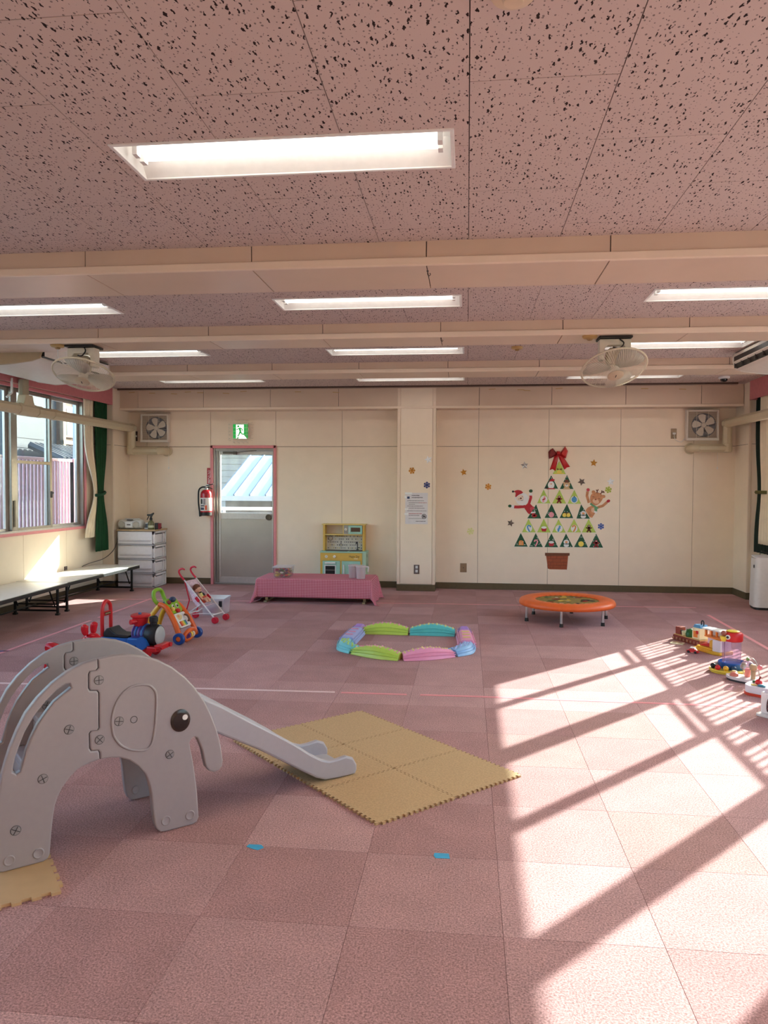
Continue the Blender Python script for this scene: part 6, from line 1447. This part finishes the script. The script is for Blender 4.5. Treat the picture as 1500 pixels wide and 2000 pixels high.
# ride-on train (plain front)
t = thing('ride_on_train', 'blue and red ride-on toy train with tall red back handle', 'ride-on toy', (-2.775, 6.05, 0), math.radians(-8)); t.scale = (.88, .95, .97)
bm = NB(); tube(bm, spline([(-.30, -.062, .12), (-.30, -.062, .38), (-.30, -.04, .44), (-.30, 0, .46), (-.30, .04, .44), (-.30, .062, .38), (-.30, .062, .12)], 5), .018, 10); bh = obj('back_handle', bm, tr_, t, smooth=60)
bm = NB(); box(bm, -.312, -.288, -.058, .058, .335, .375); sg = obj('handle_plate', bm, tr_, bh, bevel=.004); bxo('name_strip', (-.286, -.2845, -.042, .042, .344, .366), P3('plate_black', (44, 38, 30)), sg)
for k in range(5): bxo('strip_mark', (-.2843, -.2838, -.034+k*.015, -.026+k*.015, .350, .361), P3('plate_gold', (200, 170, 110)), sg)
bm = NB(); plate(bm, rrect(-.33, .20, -.085, .085, .03), lambda a, b, q: Vector((a, b, .09+q)), .07); obj('chassis', bm, tb, t, bevel=.012, seg=3, smooth=40)
bm = NB(); plate(bm, [(-.28, .16), (.0, .16), (.0, .185), (-.13, .19), (-.18, .215), (-.215, .245), (-.25, .235), (-.28, .20)], lambda a, b, q: Vector((a, -.08+q, b)), .16); obj('seat', bm, tbk, t, bevel=.016, seg=3, smooth=40)
bm = NB(); lathe(bm, [(0, 0), (.075, 0), (.085, .01), (.085, .13), (.075, .14), (0, .14)], 24, Matrix.Translation((.02, 0, .19)) @ Matrix.Rotation(PI/2, 4, 'Y')); bo = obj('boiler', bm, P3('purple_blue', (70, 62, 130)), t, smooth=40)
for k in range(4):
    bm = NB(); x = .035+k*.033; tube(bm, [(x, .087*math.cos(q*PI/12), .19+.087*math.sin(q*PI/12)) for q in range(13)], .007, 6); obj('coil_band', bm, tb if k % 2 else P3('violet', (104, 66, 150)), bo, smooth=60)
bm = NB(); box(bm, -.01, .16, -.105, .105, .10, .17); obj('side_tank', bm, tb, t, bevel=.015, seg=3)
bm = NB(); lathe(bm, [(0, 0), (.09, 0), (.095, .012), (.095, .10), (.085, .115), (0, .115)], 26, Matrix.Translation((.16, 0, .185)) @ Matrix.Rotation(PI/2, 4, 'Y')); sm = obj('smokebox', bm, tbk, t, smooth=40)
bm = NB(); lathe(bm, [(0, .130), (.05, .129), (.075, .122), (.082, .115), (.082, .11), (0, .11)], 26, Matrix.Translation((.16, 0, .185)) @ Matrix.Rotation(PI/2, 4, 'Y')); obj('plain_front_disc', bm, P3('grey_disc', (168, 170, 172)), sm, smooth=40)
bm = NB(); lathe(bm, [(0, .26), (.032, .262), (.034, .30), (.04, .305), (.04, .345), (.03, .35), (.028, .335), (0, .335)], 18, Matrix.Translation((.21, 0, .0))); obj('funnel', bm, tbk, t, smooth=40)
bm = NB(); lathe(bm, [(0, .26), (.05, .26), (.062, .275), (.075, .335), (.09, .345), (.09, .36), (.07, .365), (0, .36)], 20, Matrix.Translation((.07, 0, .0))); st = obj('steering_drum', bm, tr_, t, smooth=40)
for s in (-1, 1):
    bm = NB(); tube(bm, [(.07, s*.05, .305), (.045, s*.12, .31)], [.02, .022], 10); obj('grip', bm, tr_, st, smooth=60)
bm = NB(); lathe(bm, [(0, .36), (.014, .36), (.016, .375), (0, .382)], 10, Matrix.Translation((.07, -.01, 0))); obj('blue_button', bm, P3('slate_blue', (80, 110, 150)), st, smooth=40)
bm = NB(); box(bm, .20, .30, -.11, .11, .06, .105); box(bm, .27, .335, -.095, .095, .075, .12); obj('front_bumper', bm, tr_, t, bevel=.01)
for s in (-1, 1):
    bm = NB(); tube(bm, [(.33, s*.07, .10), (.35, s*.07, .10)], .02, 12); obj('buffer', bm, tr_, t, smooth=40)
    bm = NB(); lathe(bm, [(0, -.03), (.055, -.03), (.055, .03), (0, .03)], 18, Matrix.Translation((.15, s*.085, .13)) @ Matrix.Rotation(PI/2, 4, 'X')); obj('wheel_arch', bm, tb, t, smooth=40)
    for x in (-.22, .18):
        bm = NB(); lathe(bm, [(0, -.018), (.05, -.018), (.055, -.01), (.055, .01), (.05, .018), (0, .018)], 20, Matrix.Translation((x, s*.075, .055)) @ Matrix.Rotation(PI/2, 4, 'X')); obj('wheel', bm, tr_, t, smooth=40)
# red bouncing animal behind the slide
t = thing('hopping_animal', 'red inflatable hopping animal half hidden behind the slide', 'ride-on toy', (-3.02, 5.50, 0), math.radians(-10)); t.scale = (.95, .95, .82)
bm = NB()
def limb(pts, rs): tube(bm, spline(pts, 5), [rs[0]+(rs[1]-rs[0])*i/((len(pts)-1)*5) for i in range((len(pts)-1)*5+1)], 12)
ball(bm, (0, 0, .165), .11, 18, (1.3, .95, .8)); limb([(.08, 0, .20), (.15, 0, .27), (.18, 0, .31)], [.075, .06]); ball(bm, (.19, 0, .315), .062, 14, (1.2, .9, .85))
for s in (-1, 1):
    limb([(-.09, s*.06, .15), (-.14, s*.085, .08), (-.165, s*.09, .03)], [.055, .034]); limb([(.09, s*.06, .15), (.13, s*.085, .08), (.15, s*.09, .03)], [.055, .034])
limb([(-.12, 0, .17), (-.19, 0, .20), (-.235, 0, .205)], [.05, .045])
obj('body', bm, P3('glossy_red', (200, 24, 38), .2), t, smooth=70)
for s in (-1, 1):
    bm = NB(); tube(bm, spline([(.165, s*.045, .355), (.16, s*.055, .40), (.165, s*.058, .44), (.17, s*.056, .455)], 4), [.018, .022, .025, .027, .028, .029, .029, .029, .028, .026, .02, .013, .006], 10); obj('ear', bm, P3('glossy_red', (200, 24, 38), .2), t, smooth=70)
    for x in (-.168, .153):
        bm = NB(); lathe(bm, [(0, 0), (.036, 0), (.037, .02), (.03, .028), (0, .028)], 12, Matrix.Translation((x, s*.09, 0))); obj('white_foot', bm, tw, t, smooth=50)
# doll stroller and doll
t = thing('doll_stroller', 'red and white doll stroller with curved red handles', 'stroller', (-2.764, 7.70, 0), math.radians(-12))
sm_ = P3('white_tube', (232, 226, 226)); pr_ = P3('cherry_red', (206, 24, 52)); fabric = mat('floral_fabric', (236, 206, 218), .8, var=.2, scale=60)
for s in (-1, 1):
    y = s*.11
    bm = NB(); tube(bm, [(.20, y, .05), (-.16, y, .435)], .0075, 8); mt_ = obj('main_tube', bm, sm_, t, smooth=60)
    bm = NB(); tube(bm, spline([(-.16, y, .435), (-.20, y, .475), (-.225, y, .515), (-.215, y, .545), (-.18, y, .555), (-.155, y, .545)], 4), [.010]*11+[.011]*5+[.010, .009, .008, .007, .006], 10); obj('curved_handle', bm, pr_, t, smooth=60)
    bm = NB(); tube(bm, [(-.16, y, .05), (-.10, y, .23), (-.155, y, .42)], .007, 8); obj('rear_tube', bm, pr_, t, smooth=60)
    bm = NB(); tube(bm, [(-.16, y, .06), (.03, y, .185)], .007, 8); obj('brace_tube', bm, sm_, t, smooth=60)
    bm = NB(); box(bm, -.028, .028, y-.014, y+.014, .225, .26); bmesh.ops.rotate(bm, verts=bm.verts, cent=(0, y, .243), matrix=Matrix.Rotation(.8, 3, 'Y')); obj('clamp', bm, pr_, t, bevel=.004)
    for x, wr in ((.205, .034), (-.165, .034)):
        for o_ in (-.013, .013):
            bm = NB(); lathe(bm, [(0, -.009), (wr*.85, -.009), (wr, -.004), (wr, .004), (wr*.85, .009), (0, .009)], 18, Matrix.Translation((x, y+o_, wr)) @ Matrix.Rotation(PI/2, 4, 'X')); obj('wheel', bm, pr_, t, smooth=40)
bm = NB(); tube(bm, [(-.12, -.11, .085), (-.12, .11, .085)], .006, 6); tube(bm, [(.17, -.11, .085), (.17, .11, .085)], .006, 6); obj('cross_bar', bm, sm_, t, smooth=60)
bm = NB(); tube(bm, spline([(-.13, 0, .06), (0, 0, .075), (.16, 0, .08)], 3), .005, 6); obj('basket_bar', bm, sm_, t, smooth=60)
bm = NB(); pts = [(-.155, .425), (-.12, .375), (-.085, .30), (-.055, .225), (-.03, .175), (.02, .16), (.075, .175)]
rows = [[bm.verts.new((a-(.018 if 0 < k < 6 else 0)*(1-abs(q)), q*.103, b-(.02 if 0 < k < 6 else 0)*(1-abs(q)))) for q in (-1, -.5, 0, .5, 1)] for k, (a, b) in enumerate(pts)]
for A, B in zip(rows, rows[1:]):
    for k in range(4): face(bm, (A[k], A[k+1], B[k+1], B[k]))
obj('sling_seat', bm, fabric, t, smooth=60, solid=.004)
for s in (-1, 1):
    bm = NB(); face(bm, [bm.verts.new(p) for p in ((-.15, s*.107, .42), (-.055, s*.107, .21), (.02, s*.107, .165), (.0, s*.107, .25))]); obj('seat_side', bm, fabric, t, solid=.003)
td = thing('doll', 'small doll with brown hair lying in the doll stroller', 'doll', (-2.764, 7.70, .178), math.radians(-12))
skin = P3('doll_skin', (236, 184, 156)); hair = P3('doll_hair', (112, 62, 36), .6)
bm = NB(); Z = -.178
ball(bm, (-.075, 0, .335+Z), .04, 14, (.95, 1, 1)); tube(bm, [(-.055, 0, .30+Z), (-.03, 0, .27+Z), (.0, 0, .225+Z)], [.016, .034, .036], 10)
for s in (-1, 1):
    tube(bm, spline([(-.04, s*.03, .285+Z), (-.01, s*.05, .26+Z), (.02, s*.045, .235+Z)], 3), [.013, .012, .012, .011, .011, .01, .01], 8); tube(bm, spline([(.0, s*.018, .225+Z), (.04, s*.024, .235+Z), (.065, s*.024, .205+Z)], 3), [.018, .017, .016, .015, .014, .013, .013], 8)
obj('body', bm, skin, td, smooth=70)
bm = NB(); ball(bm, (-.082, 0, .345+Z), .043, 14, (.95, 1.02, .98)); obj('hair', bm, hair, td, smooth=70)
bm = NB(); ball(bm, (-.05, 0, .325+Z), .026, 12, (.9, 1.15, 1.05)); fc = obj('face', bm, skin, td, smooth=70)
for s in (-1, 1):
    bm = NB(); ball(bm, (-.029, s*.013, .332+Z), .0045, 8); obj('eye', bm, tbk, fc)
bm = NB(); ball(bm, (-.026, 0, .324+Z), .004, 6); obj('nose', bm, skin, fc)
bm = NB(); ball(bm, (-.028, 0, .315+Z), .004, 6, (.5, 1.6, .5)); obj('mouth', bm, pr_, fc)
bm = NB(); tube(bm, [(-.048, 0, .295+Z), (-.03, 0, .27+Z), (-.012, 0, .245+Z)], [.022, .039, .041], 12); obj('dark_vest', bm, P3('doll_vest', (40, 36, 34), .6), td, smooth=60)
bm = NB(); tube(bm, [(-.03, -.02, .285+Z), (-.005, -.02, .25+Z)], [.026, .028], 10); obj('yellow_bib', bm, P3('doll_bib', (226, 214, 130), .6), td, smooth=60)
bm = NB(); tube(bm, [(-.012, 0, .245+Z), (.004, 0, .225+Z), (.02, 0, .222+Z)], [.041, .044, .036], 12); obj('orange_trousers', bm, P3('doll_trousers', (210, 84, 60), .6), td, smooth=60)
# clear crate behind the stroller
t = thing('storage_crate', 'clear plastic crate with black clip behind the doll stroller', 'crate', (-2.755, 8.14, 0), math.radians(3)); t.scale = (.88, .95, 1)
bm = NB(); open_box(bm, -.16, .115, -.15, .15, .003, .17, .93); obj('tub', bm, frost, t)
bm = NB(); plate(bm, rrect(-.17, .125, -.16, .16, .02), lambda a, b, q: Vector((a, b, .171+q)), .018); obj('lid', bm, frost, t, bevel=.004)
bxo('clip', (.06, .10, -.172, -.158, .10, .165), tbk, t, bevel=.004); bxo('clip', (-.13, -.09, .158, .172, .10, .165), tbk, t, bevel=.004)
for k, (x, y, c, s) in enumerate(((-.10, -.06, (150, 110, 150), .05), (-.02, -.09, (206, 120, 140), .045), (.05, -.05, (214, 168, 110), .05), (-.06, .05, (110, 70, 90), .05), (.04, .05, (190, 150, 170), .05))):
    bm = NB(); ball(bm, (0, 0, 0), s, 12, (.66, .66, .75)); f = obj('crate_toy', bm, P3('crate_%d' % k, c), smooth=60); f.location = (-2.755+x*.8, 8.14+y*.9, .006+s*.75)
    tag(f, 'rounded %s toy inside the clear crate' % ('mauve', 'rose', 'tan', 'plum', 'lilac')[k], 'toy', 'toys in the clear crate')
# ================================================================= TOYS ON THE RIGHT
brk = mat('toy_brickwork', (146, 62, 48), .5, var=.2, scale=60); cr = P3('cream_wall', (240, 228, 190)); gdk = P3('leaf_green', (34, 96, 44)); lil = P3('pale_lilac', (226, 220, 232)); org = P3('toy_orange', (240, 140, 60)); sky_ = P3('sky_blue', (96, 160, 204)); flt = P3('floor_tan', (222, 176, 110))
t = thing('toy_shop', 'brown toy shop set with green dome and blue roof, leftmost right-hand toy', 'toy house', (2.09, 7.20, 0), math.radians(-62)); t.scale = (.70, .85, .95)
bm = NB(); plate(bm, [(-.29, -.07), (.22, -.10), (.27, -.02), (.24, .10), (-.22, .10), (-.30, .03)], lambda a, b, q: Vector((a, b, q)), .05); bs = obj('brick_base', bm, brk, t, bevel=.004)
for k in range(8):
    x = -.26+k*.062; bxo('base_window', (x, x+.034, -.1035+.0, -.0915, .014, .036), P3('base_tan', (176, 118, 92)), bs, bevel=.002)
bm = NB(); plate(bm, [(-.28, -.06), (.22, -.09), (.25, .09), (-.21, .09)], lambda a, b, q: Vector((a, b, .05+q)), .008); obj('deck', bm, flt, t)
bxo('tower', (.06, .19, -.075, .045, .058, .165), cr, t, bevel=.004); bxo('poster', (.085, .155, -.078, -.075, .075, .135), org, t); bxo('red_window', (.13, .17, -.0795, -.0765, .11, .14), tr_, t)
bm = NB(); plate(bm, [(.05, .165), (.20, .165), (.175, .195), (.08, .195)], lambda a, b, q: Vector((a, -.06+q, b)), .10); obj('blue_roof', bm, sky_, t, bevel=.003)
bm = NB(); tube(bm, [(.15, -.02, .19), (.15, -.02, .225), (.16, -.02, .235), (.18, -.02, .235), (.19, -.02, .225), (.19, -.02, .19)], .007, 8); obj('crane_hook', bm, tbk, t, smooth=60)
bm = NB(); lathe(bm, [(.055, 0), (.058, .03), (.045, .062), (.02, .078), (0, .08)], 18, Matrix.Translation((-.02, -.03, .058))); obj('green_dome', bm, gdk, t, smooth=50)
bxo('brick_hut', (-.27, -.19, -.05, .03, .058, .13), brk, t, bevel=.003)
for k, (x, y, c) in enumerate(((-.15, -.03, tbk), (-.12, .03, cr), (-.08, .06, tr_), (.0, .06, sky_), (-.17, .05, gdk), (-.10, -.055, cr), (-.23, -.01, tr_))):
    bm = NB(); box(bm, -.024, .024, -.008, .008, 0, .05, M=Matrix.Translation((x, y, .058)) @ Matrix.Rotation(k*.9, 4, 'Z') @ Matrix.Rotation(.35, 4, 'X')); obj('sign_card', bm, c, t, bevel=.002)
o = bxo('toy_tray', (-.055, .055, -.035, .035, 0, .012), cr); o.location = (1.925, 7.13, 0); o.rotation_euler = (0, 0, -.5); tag(o, 'small flat cream toy tray lying beside the toy shop', 'toy'); bxo('tray_hollow', (-.04, .04, -.022, .022, .0121, .0126), P3('tray_brown', (150, 120, 80)), o)
t = thing('toy_house', 'white toy house with orange windows on a yellow base', 'toy house', (2.13, 6.84, 0), math.radians(-56))
bm = NB(); plate(bm, [(-.13, -.07), (.10, -.11), (.17, -.10), (.18, .06), (-.02, .09), (-.13, .06)], lambda a, b, q: Vector((a, b, q)), .028); obj('yellow_base', bm, ty, t, bevel=.006)
bm = NB(); plate(bm, [(-.11, -.05), (.08, -.085), (.08, .02), (-.10, .04)], lambda a, b, q: Vector((a, b, .028+q)), .014); obj('yellow_step', bm, ty, t, bevel=.004)
bxo('side_wall', (.085, .165, -.09, .05, .028, .125), lil, t, bevel=.004); bxo('back_wall', (-.06, .085, .03, .05, .028, .125), lil, t, bevel=.003)
bm = NB(); plate(bm, [(-.055, -.02), (.165, -.085), (.165, .05), (-.055, .05)], lambda a, b, q: Vector((a, b, .126+q)), .012); obj('orange_floor', bm, org, t, bevel=.002)
uf = bxo('upper_back', (-.05, .16, .03, .05, .138, .20), tw, t, bevel=.003)
for k in range(3): bxo('window_post', (-.05+k*.055, -.038+k*.055, -.02+.0, .0, .138, .19), org, t)
bm = NB(); plate(bm, [(-.07, -.03), (.17, -.06), (.17, .06), (-.07, .06)], lambda a, b, q: Vector((a, b, .19+q)), .012); obj('white_roof', bm, tw, t, bevel=.003)
bm = NB(); plate(bm, [(.03, .042), (.03, .10), (.04, .112), (.08, .112), (.08, .042)], lambda a, b, q: Vector((a, -.06+q, b)), .07); obj('yellow_arch', bm, P3('ochre', (228, 172, 60)), t, bevel=.005)
bm = NB(); plate(bm, [(-.10, .042), (-.06, .062), (-.02, .07), (.02, .062), (.03, .042)], lambda a, b, q: Vector((a, -.03+q, b)), .05); obj('red_ramp', bm, tr_, t, bevel=.005)
t = thing('toy_car', 'small red and white toy car in front of the toy house', 'toy car', (1.955, 6.755, 0), math.radians(-40))
bm = NB(); plate(bm, [(-.05, .008), (.05, .008), (.05, .022), (.03, .026), (.018, .04), (-.02, .04), (-.032, .026), (-.05, .022)], lambda a, b, q: Vector((a, -.022+q, b)), .044); obj('car_body', bm, tr_, t, bevel=.004)
bxo('white_cabin', (-.022, .018, -.018, .018, .0395, .05), tw, t, bevel=.004)
for x in (-.03, .03):
    for s in (-.022, .022):
        bm = NB(); lathe(bm, [(0, -.005), (.011, -.005), (.011, .005), (0, .005)], 12, Matrix.Translation((x, s, .011)) @ Matrix.Rotation(PI/2, 4, 'X')); obj('wheel', bm, tbk, t, smooth=40)
# ball tower with red whale-like top
t = thing('ball_tower', 'clear toy tower with red top, blue basin and yellow ball tray', 'toy', (2.075, 6.13, 0))
clr2 = thin_clear('tower_clear', (232, 216, 232), .80, .1)
bm = NB(); plate(bm, ellipse(-.03, -.03, .15, .12, 28, 0, .2), lambda a, b, q: Vector((a, b, q)), .018); obj('yellow_tray', bm, P3('lemon', (232, 206, 70)), t, bevel=.004)
bm = NB(); tube(bm, [(a, b, .02) for a, b in ellipse(-.03, -.03, .15, .12, 28, 0, .2)], .008, 8, closed=True); obj('tray_rim', bm, P3('lemon', (232, 206, 70)), t, smooth=60)
bm = NB(); lathe(bm, [(.0, .018), (.085, .018), (.10, .045), (.105, .07), (.098, .075), (.09, .055), (0, .05)], 24, Matrix.Translation((0, .01, 0))); obj('blue_basin', bm, P3('basin_blue', (36, 92, 176)), t, smooth=40)
bm = NB(); lathe(bm, [(.062, .06), (.062, .24)], 24, Matrix.Translation((0, .01, 0))); obj('clear_tube', bm, clr2, t, smooth=60)
bm = NB(); tube(bm, [(-.078, -.02, .03), (-.078, -.02, .235)], .011, 12, cap=False); obj('side_tube', bm, clr2, t, smooth=60)
bm = NB(); lathe(bm, [(.0, .235), (.07, .235), (.074, .245), (.074, .29), (.066, .302), (.03, .308), (0, .308)], 26, Matrix.Translation((0, .01, 0))); hd = obj('red_top', bm, tr_, t, smooth=40)
bm = NB(); lathe(bm, [(.045, .306), (.05, .312), (.04, .316), (0, .316)], 20, Matrix.Translation((0, .01, 0))); obj('yellow_rim', bm, P3('lemon', (232, 206, 70)), hd, smooth=50)
M = Matrix.Translation((-.055, -.045, .272)) @ Matrix.Rotation(math.radians(-40), 4, 'Z') @ Matrix.Rotation(PI/2, 4, 'X')
bm = NB(); lathe(bm, [(.018, -.004), (.018, .004), (0, .006)], 16, M); ey = obj('round_window', bm, tw, hd, smooth=40); bm = NB(); lathe(bm, [(.010, .004), (.010, .008), (0, .009)], 12, M); obj('window_dot', bm, tbk, ey, smooth=40)
bm = NB(); lathe(bm, [(.0, .235), (.014, .235), (.026, .26), (.028, .275), (.0, .276)], 14, Matrix.Translation((-.078, -.02, 0))); obj('yellow_funnel', bm, P3('lemon', (232, 206, 70)), t, smooth=40)
for k, (x, y, z, c) in enumerate(((-.15, -.01, .04, tbk), (-.135, -.075, .04, tr_), (-.085, -.105, .04, ty), (-.11, .04, .04, P3('glass_ball', (190, 190, 190), .1)), (-.03, -.12, .04, P3('deep_blue', (24, 60, 90))), (-.085, -.03, .30, P3('brown_ball', (150, 84, 70))))):
    bm = NB(); ball(bm, (0, 0, 0), .021, 14); f = obj('toy_ball', bm, c, smooth=70); f.location = Vector((2.075+x, 6.13+y, z))
    if k == 5: f.location = (2.075-.078, 6.11, .298)
    tag(f, ['black', 'red', 'yellow', 'grey', 'deep blue', 'brown'][k]+(' ball on the yellow tray of the ball tower' if k < 5 else ' ball resting in the funnel of the ball tower'), 'ball', 'balls of the ball tower')
# bead maze
t = thing('bead_maze', 'white-topped bead toy with clear dome and wooden peg', 'toy', (2.045, 5.81, 0), math.radians(-45))
tri = s2([(-.13, .0), (-.06, -.07), (.08, -.065), (.125, 0), (.07, .075), (-.06, .06)], 4)
bm = NB(); plate(bm, tri, lambda a, b, q: Vector((a*.96, b*.96, q)), .014); obj('dark_base', bm, P3('base_dark', (58, 58, 66)), t)
bm = NB(); plate(bm, tri, lambda a, b, q: Vector((a, b, .0141+q)), .02); obj('white_deck', bm, P3('deck_white', (226, 220, 222)), t, bevel=.008, seg=3)
bm = NB(); lathe(bm, [(0, .034), (.016, .034), (.0165, .09), (.014, .095), (.024, .105), (.026, .125), (.018, .142), (0, .146)], 16, Matrix.Translation((.08, -.02, 0))); obj('wooden_peg', bm, wood, t, smooth=50)
bm = NB(); lathe(bm, [(.05, 0), (.052, .02), (.04, .045), (.02, .056), (0, .058)], 20, Matrix.Translation((.02, .02, .095))); obj('clear_dome', bm, clr2, t, smooth=60)
bm = NB(); tube(bm, [(.02, .02, .034), (.02, .02, .095)], .02, 10); obj('pink_stem', bm, P3('coral', (236, 140, 130)), t, smooth=50)
for nm, p, c in (('coral_dome', (-.055, -.03, .034), (214, 120, 104)), ('tan_dome', (-.08, .02, .034), (206, 176, 120))):
    bm = NB(); lathe(bm, [(.03, 0), (.028, .016), (.016, .026), (0, .028)], 16, Matrix.Translation(p)); obj(nm, bm, P3(nm, c), t, smooth=50)
for k, (p, c, r) in enumerate((((.0, .0, .118), (150, 166, 90), .018), ((.04, .035, .12), (56, 70, 90), .02), ((.02, .02, .165), (130, 156, 90), .013), ((.09, .06, .11), (226, 130, 140), .018), ((-.02, .05, .115), (206, 166, 100), .014))):
    bm = NB(); ball(bm, p, r, 12); obj('bead', bm, P3('bead_%d' % k, c), t, smooth=60)
bm = NB(); tube(bm, spline([(-.02, .05, .034), (-.03, .055, .10), (.02, .05, .17), (.07, .05, .14), (.09, .06, .034)], 6), .003, 6); obj('bead_wire', bm, steel, t, smooth=60)
# cake
t = thing('toy_cake', 'white toy cake with cherry and biscuits on a red base', 'toy cake', (2.09, 5.40, 0), math.radians(-40))
bm = NB(); plate(bm, rrect(-.17, .19, -.09, .10, .06, 6), lambda a, b, q: Vector((a, b, q)), .018); obj('red_base', bm, P3('vermilion', (216, 70, 44)), t, bevel=.004)
bm = NB(); plate(bm, rrect(-.165, .185, -.085, .095, .058, 6), lambda a, b, q: Vector((a, b, .0185+q)), .05); obj('cake_body', bm, P3('icing_lilac', (232, 228, 238)), t, bevel=.012, seg=3, smooth=40)
bm = NB(); ball(bm, (-.085, -.01, .083), .024, 14); ch = obj('cherry', bm, tr_, t, smooth=60)
bm = NB(); tube(bm, [(-.085, -.01, .10), (-.075, 0, .125)], .006, 6); obj('stalk', bm, P3('maroon', (140, 40, 40)), ch)
bm = NB(); ball(bm, (-.12, .03, .075), .02, 10, (1.2, .8, .4)); obj('green_leaf', bm, gdk, t, smooth=60); bm = NB(); ball(bm, (-.05, -.055, .075), .022, 10, (1.3, .8, .45)); obj('blue_sweet', bm, P3('teal_sweet', (70, 130, 150)), t, smooth=60); bm = NB(); ball(bm, (-.10, -.05, .072), .02, 10, (1.1, .9, .35)); obj('cream_sweet', bm, P3('cream_sweet', (236, 206, 130)), t, smooth=60)
for k in range(6):
    bxo('biscuit', (-.005+(k % 3)*.06, .045+(k % 3)*.06, -.055+(k//3)*.075, .005+(k//3)*.075, .0687, .082), P3('biscuit', (232, 186, 84)), t, bevel=.005)
# white box with oval windows and its door tray
t = thing('toy_box', 'white toy box with dark arched windows and purple flowers, right edge', 'toy house', (2.0, 4.95, 0), math.radians(41))
wbx = P3('box_white', (240, 238, 240)); flo = P3('flower_purple', (168, 130, 180)); dkp = P3('window_dark', (70, 44, 50), .3)
bm = NB(); plate(bm, rrect(-.145, .17, -.12, .12, .025), lambda a, b, q: Vector((a, b, q)), .014); obj('base_tray', bm, wbx, t, bevel=.004)
bx = bxo('box_body', (-.115, .16, -.105, .10, .0145, .15), wbx, t, bevel=.008)
bm = NB(); plate(bm, [(-.115, .15), (.16, .15), (.15, .172), (-.10, .172)], lambda a, b, q: Vector((a, -.09+q, b)), .17); obj('box_top', bm, P3('box_lilac', (228, 222, 234)), t, bevel=.004)
for y in (-.062, .022):
    bm = NB(); plate(bm, s2([(-.03+y+.03, .035), (.03+y+.005, .035), (.032+y+.005, .09), (.02+y+.005, .125), (-.018+y+.03, .125), (-.03+y+.03, .09)], 3), lambda a, b, q: Vector((-.1155-q, a, b)), .002); wi = obj('arched_window', bm, dkp, bx)
    for k in range(3): bxo('window_bar', (-.1195, -.1180, y-.026, y+.03, .05+k*.026, .056+k*.026), P3('bar_rose', (170, 96, 100)), wi)
def flower(p, fn, r, par):
    bm = NB(); plate(bm, [(r*(1+.22*math.cos(6*q))*math.cos(q), r*(1+.22*math.cos(6*q))*math.sin(q)) for q in [2*PI*k/36 for k in range(36)]], fn, .0015); obj('flower_print', bm, flo, par)
flower(0, lambda a, b, q: Vector((-.03+a, -.1055-q, .105+b)), .022, bx); flower(0, lambda a, b, q: Vector((.06+a, -.1055-q, .05+b)), .028, bx); flower(0, lambda a, b, q: Vector((-.05+a, -.0915-q*.5, .161+b*.3)), .02, bx)
